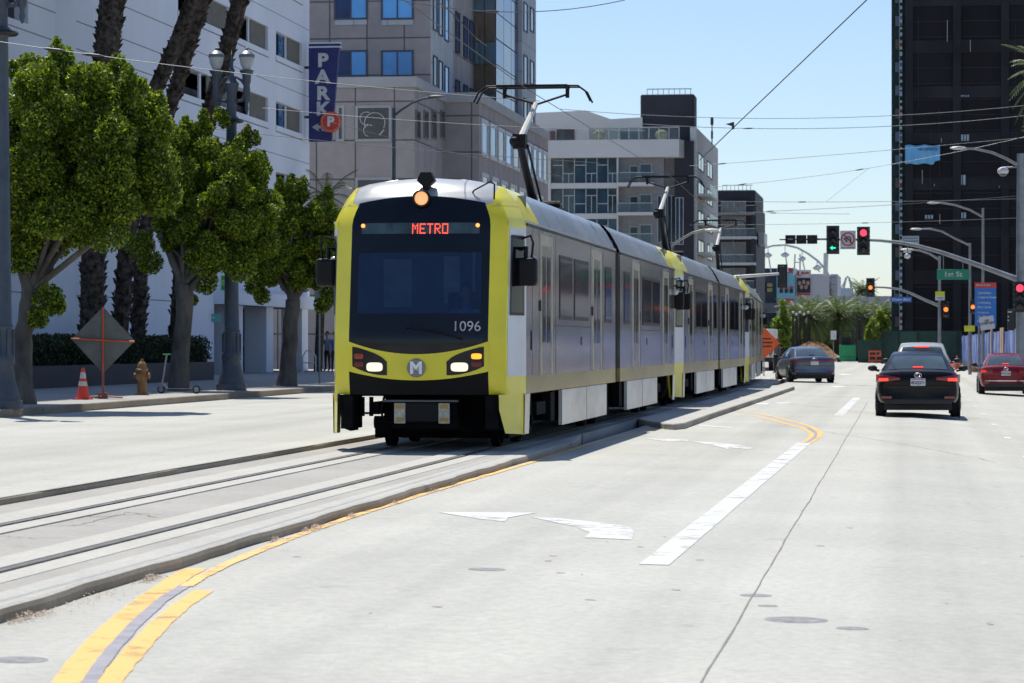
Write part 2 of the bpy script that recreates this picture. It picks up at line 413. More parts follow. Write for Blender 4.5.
# worn arrows beyond
for (u,v) in ((738,402),(760,403),(782,402.5)): paint('lane_mark',[(u-9,v),(u+9,v+.3),(u+7,v+1.4),(u-3,v+1.2)],mt['patchpaint'])
for (u,v,w,h) in ((845,374,14,1.0),(838,386,14,1.3)): paint('lane_mark',[(u-w/2,v),(u+w/2-3,v),(u+w/2+1,v+h*.6),(u-w/2+4,v+h)],mt['patchpaint'])
for y0,y1 in ((64,86),): ribbon('lane_line',[(-1.60,y0,0),(-1.60,y1,0)],.22,mt['whiteworn'])
for y0 in (44,53,62,71,80,89,98): ribbon('lane_mark',[(1.72,y0,0),(1.72,y0+.7,0)],.12,mt['patchpaint'])
paint('lane_mark',[(700,425),(733,427.5),(733,428.2),(698,425.8)],mt['patchpaint'])
# joint and crack lines
def crack(a,b,w=.012,jit=.02,n=90):
    pts=[]
    for i in range(n+1):
        p=Vector(a).lerp(Vector(b),i/n); pts.append(p)
    m=MB(); vs=[];x=0
    for p in pts:
        x=.8*x+random.gauss(0,jit); ww=w*random.uniform(.6,1.5)
        for s in (-1,1): vs.append((p.x+x+s*ww,p.y,g(p.x)+.0035))
    m.add(vs,[(2*i,2*i+1,2*i+3,2*i+2) for i in range(n)]); struct('road_joint',m,mt['jointdark'])
mt['jointdark']=M_('joint_filler',(.20,.195,.185),.9)
crack((-0.97,11,0),(-1.2,80,0),.0048,.0022,220)
crack(gp(818,431),gp(1035,470),.005,.02,60)
mt['iron']=M_('manhole_iron',(.27,.265,.275),.8,0,.3,14,.2,bmp=.3)
def disc(u,v,ru,rv,name,lab,cat,mat=None,grp=None):
    c=gp(u,v); Z=Zd(c.x,c.y); r=ru/F*Z
    t=MB(); t.lathe([(r,0),(r*.99,.0012),(r*.90,.0012),(r*.89,.0006),(r*.87,.0012),(0,.0013)],28,(0,0,0)); 
    o=t.build(name,mat or mt['iron']); o.location=(c.x,c.y,g(c.x)+.001); o.scale=(1,1,1)
    # follow the road crossfall
    o.rotation_euler=(0,math.atan(.0175 if c.x<0 else .0575),0)
    tag(o,lab,cat,grp)
disc(20,660,28,8,'manhole_cover','large round manhole cover in the bottom left corner of the road, near the yellow lines','manhole cover')
disc(796,620,32,4.5,'manhole_cover','widest grey round cover beside the road joint, lower right','manhole cover')
disc(852,628.5,16,3,'manhole_cover','smaller grey round cover just right of the widest cover','manhole cover')
disc(756,595.5,16,3,'manhole_cover','grey round cover sitting across the long road joint','manhole cover')
disc(768,606,10,2.4,'manhole_cover','tiny faint round cover between the joint and the widest cover','manhole cover')
disc(487,569.5,19,2.2,'manhole_cover','dark edged round cover below the left turn arrow','manhole cover')
# dry leaf litter against the kerb
mt['litter']=leafmat('dry_leaves',(.20,.12,.08),(.42,.30,.22),.1)
m=MB()
for (u,v,n,r) in ((18,618,200,.13),(137,580,170,.1),(75,598,40,.2),(235,541,70,.09),(268,531,80,.1),(292,528,90,.1),(325,517,70,.09),(375,504,60,.1),(415,492,60,.12),(60,605,30,.3),(440,486,40,.15)):
    c=gp(u,v)
    for _ in range(n):
        y=c.y+random.gauss(0,r*1.6); x=KERB+.03+abs(random.gauss(0,r*.45)); z=max(.004,.035*math.exp(-((y-c.y)/r)**2/3)*random.random())
        a=random.uniform(0,PI); s=random.uniform(.006,.018); t_=random.uniform(-.5,.5)
        m.quad((x-s*math.cos(a),y-s*math.sin(a),z),(x+s*math.sin(a)*.4,y-s*math.cos(a)*.4,z+.004),(x+s*math.cos(a),y+s*math.sin(a),z+.004+s*t_*.5+.004),(x-s*math.sin(a)*.4,y+s*math.cos(a)*.4,z+.003))
struct('leaf_litter',m,mt['litter'],'stuff',norm=False)
# cracks in the middle of the track slab
def tcrack(pix):
    pts=[]
    for u,v in pix:
        Z=(EYE-RAILZ+.01)*F/(v-HOR); pts.append(at(u,v,Z))
    m=MB(); vs=[]
    for i in range(len(pts)-1):
        a,b=pts[i],pts[i+1]; d=(b-a).normalized(); n=Vector((d.y,-d.x,0))*.006
        for t in np.linspace(0,1,8): 
            p=a.lerp(b,t)+n*random.gauss(0,2.5); p.z=RAILZ-.009; vs += [p-n,p+n]
    m.add(vs,[(2*i,2*i+1,2*i+3,2*i+2) for i in range(len(vs)//2-1)]); struct('road_crack',m,mt['jointdark'])
tcrack([(0,536),(30,538),(66,537.5)]); tcrack([(35,526),(75,525.5),(110,517),(130,512),(155,517.5)]); tcrack([(86,515),(95,517),(150,513)]); tcrack([(60,525.5),(98,525)])

# drips, scrapes and small stains scattered over the concrete
rs=random.Random(21); m=MB()
mt['stain']=M_('oil_stain',(.30,.295,.28),.9,0,.2,20)
def blot(m,x,y,rx,ry,n=9):
    ring=[]
    for k in range(n):
        a=2*PI*k/n; q=rs.uniform(.6,1.2); ring.append((x+rx*q*math.cos(a),y+ry*q*math.sin(a),0))
    ring=[(a,b,g(a)+.0025) for a,b,_ in ring]; m.add(ring,[tuple(range(n))])
for k in range(90):
    y=12*math.exp(rs.random()*1.9); x=rs.uniform(-4.6,3.6); r_=rs.uniform(.005,.02); blot(m,x,y,r_,r_*rs.uniform(1,4))
for (u,v) in ((297,557),(437,607),(560,573),(640,547),(553,556),(548,561),(676,590),(820,546),(590,600),(850,528),(700,560)):
    c=gp(u,v); blot(m,c.x,c.y,.035,.03)
struct('road_stains',m,mt['stain'],'stuff',norm=False)
# ================================================================ tram
T={}
T['yellow']=M_('tram_yellow',(.76,.66,.020),.35,0,.07,1.2,.5,coat=.35)
T['metal']=M_('tram_brushed_metal',(.60,.575,.53),.15,.9,.24,.9,.5,streak=(1,.25,1.6))
T['roof']=M_('tram_roof_silver',(.40,.41,.43),.26,.6,.14,.8,.5,streak=(1,.3,1))
T['cap']=M_('tram_cap_silver',(.50,.50,.49),.3,.15,.08,1.5,.5,coat=.3)
T['face']=M_('tram_black_gloss',(.004,.005,.010),.10,0,.3,1.5,.35)
T['valance']=M_('tram_valance_black',(.006,.006,.007),.6,spec=.15)
T['under']=M_('underframe_black',(.006,.006,.007),.85,0,.4,5,.15)
T['panelw']=M_('cab_side_grey',(.56,.58,.62),.35,.1,.06,2)
T['skirt']=M_('skirt_scuffed',(.66,.66,.64),.30,.5,.16,1.1,streak=(1,.6,1.6))
T['glass']=glassy('tram_side_glass',(.008,.010,.014),.06,.12,.5,.5)
T['screen']=seethru('windscreen_glass',(.55,.68,.95),.55,(.016,.04,.11))  # blue base colour stands in for reflections on the pane
T['seal']=M_('rubber_black',(.01,.01,.01),.6)
T['band']=M_('lower_band_gold',(.42,.34,.12),.3,.55,.25,1.0,streak=(1,.3,1))
T['led']=emis('red_led',(1.0,.09,.05),1.5)
T['ledoff']=M_('led_strip_glass',(.035,.065,.075),.25,0,.4,5)
T['amber']=emis('amber_lamp',(1.0,.30,.06),2.2)
T['orange']=emis('indicator_lit',(1.0,.33,.02),1.6,(.5,.15,.02))
T['orangeoff']=M_('indicator_off',(.30,.035,.01),.25)
T['redoff']=M_('red_lens_off',(.15,.006,.006),.25)
T['head']=emis('headlamp_lit',(1.0,.84,.66),.8,(.5,.5,.45))
T['toplamp']=emis('top_lamp_warm',(1.0,.45,.16),.75,(.4,.3,.2))
T['white']=M_('white_lettering',(.78,.78,.78),.5)
T['pant']=M_('pantograph_black',(.006,.006,.007),.55,spec=.25)
T['pantw']=M_('pantograph_upper_tube',(.62,.60,.54),.4,.4)
T['doorframe']=M_('door_frame_metal',(.50,.46,.36),.35,.6,.15,2)
T['inter']=M_('cab_interior_grey',(.20,.22,.26),.7)
T['interl']=M_('cab_partition',(.65,.74,.74),.6)
ZB=.76; ZS=3.08; HW=1.325; LEN=27.0
RP=[(1.325,3.08),(1.275,3.2),(1.15,3.42),(1.03,3.56),(.82,3.63),(.4,3.69),(0,3.71)]
def halfw(z):
    if z<=ZS: return HW
    for (w0,z0),(w1,z1) in zip(RP[:-1],RP[1:]):
        if z<=z1: return w0+(w1-w0)*(z-z0)/(z1-z0)
    return 0
def offz(z):
    pts=[(.7,.10),(1.0,.02),(1.5,0),(1.9,.06),(3.05,.24),(3.38,.34),(3.5,.46),(3.6,.62),(3.67,.80),(3.71,1.06)]
    if z<=pts[0][0]: return pts[0][1]
    for (a,b),(c,d) in zip(pts[:-1],pts[1:]):
        if z<=c: return b+(d-b)*(z-a)/(c-a)
    return pts[-1][1]
YT=1.1
def nose(t,z,off=0):
    """t -1..1 round the cab front, z height -> local point (y = 0 at the foremost point)"""
    def base(t,z):
        s=halfw(z)/HW; o=offz(z); a=abs(t); sg=1 if t>=0 else -1
        if a<=.72: x=.94*a/.72; y=o+.15*(x/.94)**2
        elif a<=.86: k=(a-.72)/.14; x=.94+.22*k; y=o+.15+.15*k
        else: k=(a-.86)/.14; x=1.16+(HW-1.16)*k**.9; y=(o+.30)+(YT-o-.30)*k
        return Vector((sg*x*s, min(y,YT+.0001) if z<3.7 else y, z))
    p=base(t,z)
    if off:
        e=.004; du=base(min(1,t+e),z)-base(max(-1,t-e),z); dv=base(t,min(3.705,z+e))-base(t,max(.2,z-e))
        n=dv.cross(du)
        if n.length>1e-9:
            n.normalize()
            if n.y>0 and abs(t)<.8: n=-n
            if n.x*t<0 and abs(t)>=.8: n=-n
            p=p+n*off
    return p
def TX(x): # lateral metres on the face -> t
    a=abs(x); sg=1 if x>=0 else -1
    if a<=.94: return sg*.72*a/.94
    if a<=1.16: return sg*(.72+.14*(a-.94)/.22)
    k=min(1,(a-1.16)/(HW-1.16)); return sg*(.86+.14*k)
def patch(mb,t0,t1,zl,zh,nt_,nz,off=0,m=0,flip=False):
    zl_=zl if callable(zl) else (lambda t:zl); zh_=zh if callable(zh) else (lambda t:zh)
    def fn(a,b):
        t=t0+(t1-t0)*a; z=zl_(t)+(zh_(t)-zl_(t))*b
        p=nose(t,z,off)
        return (p.x, LEN-p.y, p.z) if flip else tuple(p)
    mb.grid(fn,nt_,nz,m)
def XT(t):
    a=abs(t); return .94*a/.72 if a<=.72 else (.94+.22*(a-.72)/.14)
mask_lo=lambda t: .955+.115*(XT(t)/.94)**2
mask_hi=lambda t: 1.30+.17*(XT(t)/.94)**2
face_top=lambda t: 3.42-.09*(XT(t)/.94)**2
def build_nose(root, flip, full):
    fl=flip
    def Y(y): return LEN-y if fl else y
    # pillars and hoop (yellow)
    for s in (-1,1):
        m=MB()
        patch(m,s*.72,s*.86,ZB,3.30,5,26,0,0,fl)
        def tb(z): return TX(min(HW,.955*HW/max(halfw(z),.01))) if .955<halfw(z) else 1.0
        def yf(a_,b_,s=s):
            z=3.30+(3.615-3.30)*b_; t0=tb(z) if z>3.30 else .72; p=nose(s*(t0+(1-t0)*a_),z,.002); return (p.x, LEN-p.y if fl else p.y, p.z)
        m.grid(yf,8,12)
        patch(m,s*.86,s*1,3.0,3.30,5,4,0,0,fl)
        patch(m,s*.86,s*1,ZB,1.0,5,3,0,0,fl)
        patch(m,s*.86,s*.868,1.0,3.0,2,10,0,0,fl)
        m.build('cab_frame',T['yellow'],root,smooth=True)
    m=MB(); patch(m,-1,1,3.30,3.71,40,14,-.001,0,fl)
    m.build('cab_roof_cap',T['cap'],root,smooth=True)
    # black face around the windscreen
    gx=TX(.84)
    m=MB()
    patch(m,-.72,-gx,mask_hi,3.30,4,20,.002,0,fl); patch(m,gx,.72,mask_hi,3.30,4,20,.002,0,fl)
    patch(m,-gx,gx,mask_hi,1.84,24,6,.002,0,fl); patch(m,-gx,gx,2.66,3.30,24,9,.002,0,fl)
    patch(m,-.72,.72,3.30,face_top,26,3,.003,0,fl)
    f=m.build('cab_front',T['face'],root,smooth=True)
    m=MB(); patch(m,-gx,gx,1.84,2.66,24,12,-.004,0,fl); m.build('windscreen',T['screen'],root,smooth=True)
    m=MB(); patch(m,-.722,.722,mask_lo,mask_hi,26,5,.012,0,fl); m.build('bumper_mask',T['yellow'],root,smooth=True)
    m=MB(); patch(m,-.72,.72,ZB,mask_lo,24,3,.004,0,fl); m.build('valance',T['valance'],root,smooth=True)
    for s in (-1,1):
        m=MB(); patch(m,s*.868,s*1,1.0,1.80,5,6,.002,0,fl); m.build('cab_side_panel',T['panelw'],root,smooth=True)
        m=MB(); patch(m,s*.868,s*1,1.80,3.0,5,10,.002,0,fl); w=m.build('cab_side_panel',T['panelw'],root,smooth=True)
        m=MB(); patch(m,s*.885,s*.972,1.86,2.86,5,10,.010,0,fl); sw=m.build('cab_window',T['glass'],root,smooth=True)
        m=MB()
        patch(m,s*.878,s*.885,1.83,2.89,1,8,.014,0,fl); patch(m,s*.972,s*.980,1.83,2.89,1,8,.014,0,fl); patch(m,s*.878,s*.980,1.82,1.86,5,1,.014,0,fl); patch(m,s*.878,s*.980,2.86,2.90,5,1,.014,0,fl)
        m.build('window_seal',T['seal'],sw,smooth=True)
        # front skirt below the pillar
        m=MB(); x=s*1.30
        poly=[(.40,.76),(.46,.52),(.70,.22),(1.45,.22),(1.55,.76)]
        def sk(a,b):
            return None
        vs=[(s*1.09,Y(.12),.76),(s*1.315,Y(1.0),.76),(s*1.322,Y(1.5),.76),
            (s*1.095,Y(.13),.55),(s*1.315,Y(1.0),.45),(s*1.32,Y(1.5),.45),
            (s*1.145,Y(.36),.24),(s*1.312,Y(1.0),.21),(s*1.315,Y(1.45),.21)]
        m.add(vs,[(0,1,4,3),(3,4,7,6)],0); m.add([vs[i] for i in (1,2,5,4)],[(0,1,2,3)],1 if False else 0); m.add([vs[i] for i in (4,5,8,7)],[(0,1,2,3)],0)
        o=m.build('corner_skirt',T['yellow'],root)
        m=MB(); m.prism([(.16,.755),(1.4,.755),(1.4,.25),(.9,.25),(.40,.30),(.17,.55)],s*1.05,s*1.07,'x'); m.v=[(x-(s*.0) if y>.9 else x-s*.0,Y(y),z) for x,y,z in m.v]; m.box(s*.90,s*1.06,Y(.2),Y(.9),.3,.75); m.build('skirt_backing',T['under'],root)
        m=MB(); m.quad((s*1.328,Y(.98),.755),(s*1.328,Y(1.5),.755),(s*1.318,Y(1.45),.215),(s*1.318,Y(.98),.215)); m.build('skirt_side_plate',T['skirt'],root)
    # headlamp clusters
    for s in (-1,1):
        m=MB()
        def zlo(t): x=XT(t); return 1.02+.13*((x-.43)/.45)**2*.9
        def zhi(t):
            x=XT(t); k=(x-.42)/.44; return 1.20+.20*max(0,min(1,k))**.55
        patch(m,s*TX(.40),s*TX(.885),zlo,zhi,8,4,.018,0,fl); h=m.build('headlight_cluster',T['face'],root,smooth=True)
        def rect(x0,x1,z0,z1,off,mat,nm_,rnd=True):
            mb=MB(); vs=[]
            cx,cz=(x0+x1)/2,(z0+z1)/2; n=20
            ring=[]
            for k in range(n):
                a=2*PI*k/n; e=.55
                px=cx+(x1-x0)/2*math.copysign(abs(math.cos(a))**e,math.cos(a)); pz=cz+(z1-z0)/2*math.copysign(abs(math.sin(a))**e,math.sin(a))
                p=nose(s*TX(px),pz,off); ring.append((p.x,Y(p.y),p.z))
            p=nose(s*TX(cx),cz,off+.012); mb.add([(p.x,Y(p.y),p.z)]+ring,[(0,1+k,1+(k+1)%n) for k in range(n)])
            mb.build(nm_,mat,h,smooth=True)
        front=not fl
        rect(.455,.68,1.07,1.19,.028,T['head'] if front else T['white'],'headlamp')
        rect(.72,.855,1.235,1.31,.028,T['orange'] if (s>0 and front) else T['orangeoff'],'indicator')
        rect(.72,.855,1.13,1.205,.028,T['redoff'],'marker_lamp')
    # logo disc
    p=nose(0,1.115,.02); m=MB(); m.lathe([(.125,0),(.125,-.012),(.112,-.018),(.0,-.018)],28,(0,0,0),axis='y')
    m.v=[(a,Y(p.y)+(b if not fl else -b),c+1.115) for a,b,c in m.v]
    lg=m.build('logo_badge',M_('badge_grey',(.22,.21,.19),.4,.3),root)
    yy=p.y-.022
    o=text('M',.225,'logo_letter',T['white'],lg,(0,Y(yy),1.112),(PI/2,0,PI if fl else 0),.003,.008)
    # destination strip with LED word
    m=MB(); patch(m,-TX(.80),TX(.80),2.91,3.055,24,3,.008,0,fl); ds=m.build('destination_sign',T['ledoff'],root,smooth=True)
    if not fl:
        p=nose(0,2.98,.008)
        W=[("M",["1...1","11.11","1.1.1","1.1.1","1...1","1...1","1...1"]),("E",["11111","1....","1....","1111.","1....","1....","11111"]),
           ("T",["11111","..1..","..1..","..1..","..1..","..1..","..1.."]),("R",["1111.","1...1","1...1","1111.","1.1..","1..1.","1...1"]),
           ("O",["11111","1...1","1...1","1...1","1...1","1...1","11111"])]
        m=MB(); cw=.0165; chz=.0215; x0=-.085
        for li,(ch,rows) in enumerate(W):
            for r,row in enumerate(rows):
                for c,cell in enumerate(row):
                    if cell=='1':
                        x=x0+li*cw*6.1+c*cw; z=3.047-r*chz*.93-.01
                        q=nose(TX(abs(x))*(1 if x>=0 else -1),z,.014)
                        m.box(x-.0072,x+.0072,q.y-.004,q.y,z-.0085,z+.0085)
        m.build('sign_lettering',T['led'],ds)
    for s in (-1,1):
        q=nose(s*TX(.775),3.02,.014); m=MB(); m.lathe([(.026,0),(.026,-.02),(.012,-.03),(0,-.03)],14,(q.x,Y(q.y),q.z),axis='y'); m.build('marker_lamp',T['amber'] if not fl else T['orangeoff'],root)
    # top lamp and hood
    q=nose(0.03,3.36,.0); sgn=1 if not fl else -1
    m=MB(); m.lathe([(.115,0.05*sgn),(.12,-.07*sgn),(.10,-.085*sgn),(.095,-.05*sgn)],24,(.02,Y(q.y),3.385),axis='y'); tl=m.build('top_lamp',T['pant'],root)
    m=MB(); m.lathe([(.092,-.055*sgn),(.06,-.075*sgn),(0,-.08*sgn)],20,(.02,Y(q.y),3.385),axis='y'); m.build('lamp_lens',T['toplamp'] if not fl else T['white'],tl,smooth=True)
    m=MB(); m.prism([(-.06,3.63),(-.01,3.74),(.13,3.74),(.18,3.63),(.11,3.56),(.09,3.50),(.03,3.50),(.01,3.56)],Y(q.y+.05),Y(q.y+.22),'y'); m.build('camera_housing',T['pant'],root)
    m=MB(); m.tube([(.62,Y(.60),3.42),(.70,Y(.52),3.50),(.92,Y(.55),3.62),(.96,Y(.62),3.58),(.965,Y(.55),3.38)],.012,6); m.build('antenna_loop',T['pant'],root)
    # wipers
    m=MB(); a=nose(-TX(.25),1.66,.02); b=nose(TX(.50),1.56,.03); m.tube([(-.15,Y(nose(0,1.62,.03).y),1.66),(.28,Y(nose(TX(.28),1.6,.03).y),1.60),(.62,Y(nose(TX(.62),1.5,.03).y),1.50)],.012,6); m.build('wiper',T['pant'],root)
    # mirrors
    for s in (-1,1):
        m=MB(); m.box(s*1.24,s*1.52,Y(.72),Y(.90),2.22,2.60); mi=m.build('mirror',T['pant'],root,bevel=.05)
        m=MB(); m.tube([(s*1.28,Y(.95),2.86),(s*1.42,Y(.86),2.90),(s*1.46,Y(.82),2.80),(s*1.44,Y(.81),2.60)],.016,6); m.tube([(s*1.29,Y(.9),2.72),(s*1.36,Y(.84),2.74),(s*1.36,Y(.82),2.60)],.03,6); m.build('mirror_arm',T['pant'],mi)
    # folded coupler
    m=MB(); m.box(-.36,.40,Y(.30),Y(.8),.38,.66,0); m.box(-.40,.48,Y(.42),Y(1.6),.30,.70,0); m.box(-.34,.34,Y(.28),Y(.34),.40,.64,1)
    m.box(-.5,.52,Y(.26),Y(.36),.66,.685,2)
    m.tube([(-.50,Y(.4),.74),(-.55,Y(.4),.55),(-.52,Y(.42),.40),(-.38,Y(.45),.36)],.018,8); m.tube([(-.84,Y(.6),.72),(-.84,Y(.6),.46)],.03,8); m.tube([(-.72,Y(.6),.72),(-.72,Y(.6),.46)],.03,8); m.tube([(-1.1,Y(.6),.5),(-.7,Y(.6),.5)],.015,6)
    cp=m.build('coupler',[T['under'],T['pant'],M_('coupler_grey',(.10,.11,.13),.5)],root)
    for s,xx in ((-1,-.27),(1,.33)):
        m=MB(); m.box(xx-.075,xx+.075,Y(.255),Y(.30),.37,.645); lp=m.build('coupler_plate',M_('coupler_plate_paint',(.50,.47,.38),.5,0,.2,20),cp,bevel=.01)
        m=MB(); m.box(xx-.05,xx+.05,Y(.245),Y(.255),.57,.62); m.box(xx-.05,xx+.05,Y(.245),Y(.255),.40,.45); m.build('contact_block',M_('contact_brass',(.42,.26,.06),.4,.4),cp)
    # dark box behind the face so nothing is seen through
    m=MB(); m.box(-1.2,1.2,Y(2.0),Y(2.06),.8,3.5,0); m.box(-1.1,1.1,Y(.45),Y(2.0),.80,1.15,0); m.box(-.95,.95,Y(.42),Y(.9),1.15,1.72,0)
    m.box(-.80,-.40,Y(1.96),Y(1.985),1.95,2.62,1); m.box(-.28,.02,Y(1.96),Y(1.985),1.95,2.62,0); m.box(.05,.28,Y(1.96),Y(1.985),2.0,2.66,1); m.box(.60,.66,Y(1.94),Y(1.985),1.9,2.75,2); m.box(.46,.50,Y(1.94),Y(1.985),1.9,2.75,1); m.box(.70,.86,Y(1.94),Y(1.985),1.9,2.3,1)
    m.build('cab_interior',[T['inter'],T['interl'],T['white']],root)
    m=MB(); m.box(.20,.62,Y(1.38),Y(1.46),1.3,2.15); m.box(.2,.62,Y(1.0),Y(1.42),1.28,1.38); m.build('driver_seat',T['pant'],root,bevel=.04)

def wavy(m):
    nt=m.node_tree; b=nt.nodes['Principled BSDF']; v=ocoord(nt,(1,.55,1.0)); n=noise(nt,1.6,3,.5,v); bump(nt,b,n.outputs[0],.22,.02)
wavy(T['metal']); wavy(T['roof'])
def tram_unit(name,label,loc,rz,number):
    root=thing(name,label,'tram',loc,rz,'coupled light rail cars on the track')
    build_nose(root,False,True)
    build_nose(root,True,True)
    mid=LEN/2
    for hs in (0,1):
        def Yh(y): return y if hs==0 else LEN-y
        # body shell: side plates with window holes left as applied panes; roof
        a,b=YT,mid-.42
        m=MB()
        for s in (-1,1):
            m.box(s*1.19,s*HW,Yh(a),Yh(b),1.0,ZS)
        m.box(-1.19,1.19,Yh(b-.05),Yh(b),ZB,3.3)
        bd=m.build('body_shell',T['metal'],root)
        m=MB()
        for s in (-1,1): m.box(s*1.19,s*(HW+.001),Yh(a),Yh(b),ZB,.999)
        m.build('lower_band',T['band'],root)
        m=MB(); prof=[(w,z) for w,z in RP]; prof=prof+[(-w,z) for w,z in RP[::-1][1:]]
        ysn=[a+.0,a+.55,a+.9,a+4,a+8,b]
        def rf(ys_,mm):
            n=len(prof); vs=[(x,Yh(y),z) for y in ys_ for x,z in prof]
            mm.add(vs,[(i*n+k,i*n+k+1,(i+1)*n+k+1,(i+1)*n+k) for i in range(len(ys_)-1) for k in range(n-1)])
        rf([a+1.5,a+2.8,a+4.6,a+6.5,a+8.3,b],m); m.build('roof',T['roof'],root,smooth=True)
        m=MB(); rf([a,a+.45,a+.9,a+1.5],m); m.build('roof_hoop',T['yellow'],root,smooth=True)
        # roof seams and gutter
        m=MB()
        for yy in (a+2.8,a+4.6,a+6.5,a+8.3,a+10.1):
            prs=[(w*1.003,z+.003) for w,z in prof]
            n=len(prs); vs=[(x,Yh(yy+d),z) for d in (-.012,.012) for x,z in prs]; m.add(vs,[(k,k+1,n+k+1,n+k) for k in range(n-1)])
        m.build('roof_seam',M_('seam_grey',(.25,.25,.26),.5),root)
        m=MB()
        for s in (-1,1): m.box(s*(HW-.01),s*(HW+.022),Yh(a+.0),Yh(b),ZS-.03,ZS+.0); m.box(s*(HW-.01),s*(HW+.012),Yh(a),Yh(b),ZS,ZS+.035,1)
        m.build('gutter',[T['seal'],T['cap']],root)
        # doors
        for (d0,d1) in ((2.65,3.95),(9.4,10.7)):
            for s in (-1,1):
                m=MB(); xo=s*(HW+.003)
                m.box(s*(HW-.02),s*(HW+.012),Yh(d0),Yh(d0+.10),.98,2.98); m.box(s*(HW-.02),s*(HW+.012),Yh(d1-.10),Yh(d1),.98,2.98); m.box(s*(HW-.02),s*(HW+.012),Yh(d0+.1),Yh(d1-.1),2.84,2.98)
                dr=m.build('door',T['doorframe'],root)
                m=MB(); mid_=(d0+d1)/2
                m.box(s*(HW-.02),s*(HW+.002),Yh(d0+.1),Yh(mid_-.012),1.0,2.84); m.box(s*(HW-.02),s*(HW+.002),Yh(mid_+.012),Yh(d1-.1),1.0,2.84)
                m.build('door_leaf',T['metal'],dr)
                m=MB(); m.box(s*(HW-.0),s*(HW+.006),Yh(d0+.19),Yh(mid_-.09),1.45,2.68); m.box(s*(HW),s*(HW+.006),Yh(mid_+.09),Yh(d1-.19),1.45,2.68); m.build('door_glass',T['glass'],dr)
                m=MB(); m.box(s*(HW-.01),s*(HW+.02),Yh(mid_-.4),Yh(mid_+.4),3.0,3.04); m.build('door_trim',T['roof'],dr)
                m=MB(); m.box(s*(HW),s*(HW+.02),Yh(d0-.12),Yh(d0-.05),1.9,2.05); m.build('door_button',T['seal'],dr)
        wins=[(4.85,6.5),(6.75,8.75),(11.3,12.4)]
        for s in (-1,1):
            for (w0,w1) in wins:
                m=MB(); fr=.05
                m.box(s*(HW-.01),s*(HW+.008),Yh(w0),Yh(w1),1.80,2.76)
                w=m.build('window',T['seal'],root,bevel=.004)
                m=MB(); m.box(s*(HW),s*(HW+.012),Yh(w0+fr),Yh(w1-fr),1.86,2.70); m.build('pane',T['glass'],w)
            # seams on the metal side
            m=MB()
            for yy in (1.75,2.5,4.4,9.1,11.0):
                m.box(s*HW,s*(HW+.002),Yh(yy),Yh(yy+.015),1.0,ZS-.04)
            m.box(s*HW,s*(HW+.002),Yh(4.2),Yh(9.1),1.70,1.712)
            m.box(s*HW,s*(HW+.012),Yh(1.62),Yh(1.68),1.35,1.62); m.box(s*HW,s*(HW+.006),Yh(7.7),Yh(7.82),1.42,1.55)
            for yy in (1.45,2.1): m.box(s*HW,s*(HW+.01),Yh(yy),Yh(yy+.1),2.25,2.4)
            m.build('panel_seam',T['seal'],root)
            m=MB(); m.ball((s*(HW+.05),Yh(1.35),2.58),.07,6); m.build('side_beacon',T['cap'],root,smooth=True)
            # skirt fairing
            m=MB(); m.box(s*1.26,s*1.315,Yh(5.3),Yh(11.7),.22,.75); sk=m.build('skirt_panel',T['skirt'],root)
            m=MB()
            for yy in (8.6,): m.box(s*1.31,s*1.318,Yh(yy),Yh(yy+.015),.22,.75)
            m.build('skirt_seam',T['seal'],sk)
        # bogie and wheels
        m=MB(); m.box(-.72,.72,Yh(1.7),Yh(5.0),.30,.78,0); m.box(-1.15,1.15,Yh(1.2),Yh(5.0),.72,.78,0); m.box(-1.2,1.2,Yh(5.0),Yh(12.4),.34,.76,0); m.box(-.35,1.0,Yh(1.0),Yh(1.8),.25,.75)
        m.box(-.95,.95,Yh(2.1),Yh(4.6),.12,.35)
        for s in (-1,1):
            m.box(s*1.1,s*1.2,Yh(3.2),Yh(4.2),.42,.60); m.box(s*1.15,s*1.25,Yh(2.0),Yh(2.2),.45,.74) if s>0 else None; m.box(s*1.1,s*1.24,Yh(4.5),Yh(4.95),.3,.72); m.box(s*1.12,s*1.25,Yh(12.0),Yh(12.5),.3,.74)
        m.build('underframe',T['under'],root)
        for yy in (2.35,4.25):
            m=MB()
            for s in (-1,1): m.lathe([(.33,-.06),(.33,.06),(.29,.06),(.29,-.06)],22,(s*.75,Yh(yy),.33),axis='x')
            m.tube([(-1.0,Yh(yy),.33),(1.0,Yh(yy),.33)],.09,10)
            m.build('wheelset',T['under'],root,smooth=True)
    # centre bogie, articulation
    m=MB(); m.box(-1.05,1.05,mid-1.1,mid+1.1,.1,.72)
    for yy in (-.9,.9):
        for s in (-1,1): m.lathe([(.33,-.06),(.33,.06),(.2,.06),(.2,-.06)],20,(s*.75,mid+yy,.33),axis='x')
    m.build('bogie',T['under'],root)
    m=MB()
    prof=[(1.27,.8)]+[(w*.975,z-.03) for w,z in RP]; prof=prof+[(-a_,b_) for a_,b_ in prof[::-1][1:]]
    n=len(prof); ysn=[mid-.45+.06*i for i in range(16)]; vs=[]
    for i,y in enumerate(ysn):
        k=1 if i%2 else .955
        vs+=[(x*k,y,z if z<1 else z*(.997 if i%2 else .985)) for x,z in prof]
    m.add(vs,[(i*n+k,i*n+k+1,(i+1)*n+k+1,(i+1)*n+k) for i in range(len(ysn)-1) for k in range(n-1)])
    m.build('articulation_bellows',T['seal'],root)
    # pantograph
    ph=5.93; py=mid-1.3
    m=MB(); m.box(-.5,.5,py-.55,py+.75,3.74,3.80)
    for s in (-1,1):
        for d in (-.45,.65): m.lathe([(.05,0),(.06,.03),(.035,.06),(.06,.09),(.035,.12),(.05,.15)],8,(s*.42,py+d,3.66))
    m.tube([(-.45,py,3.86),(.45,py,3.86)],.07,10); pb=m.build('pantograph',T['pant'],root)
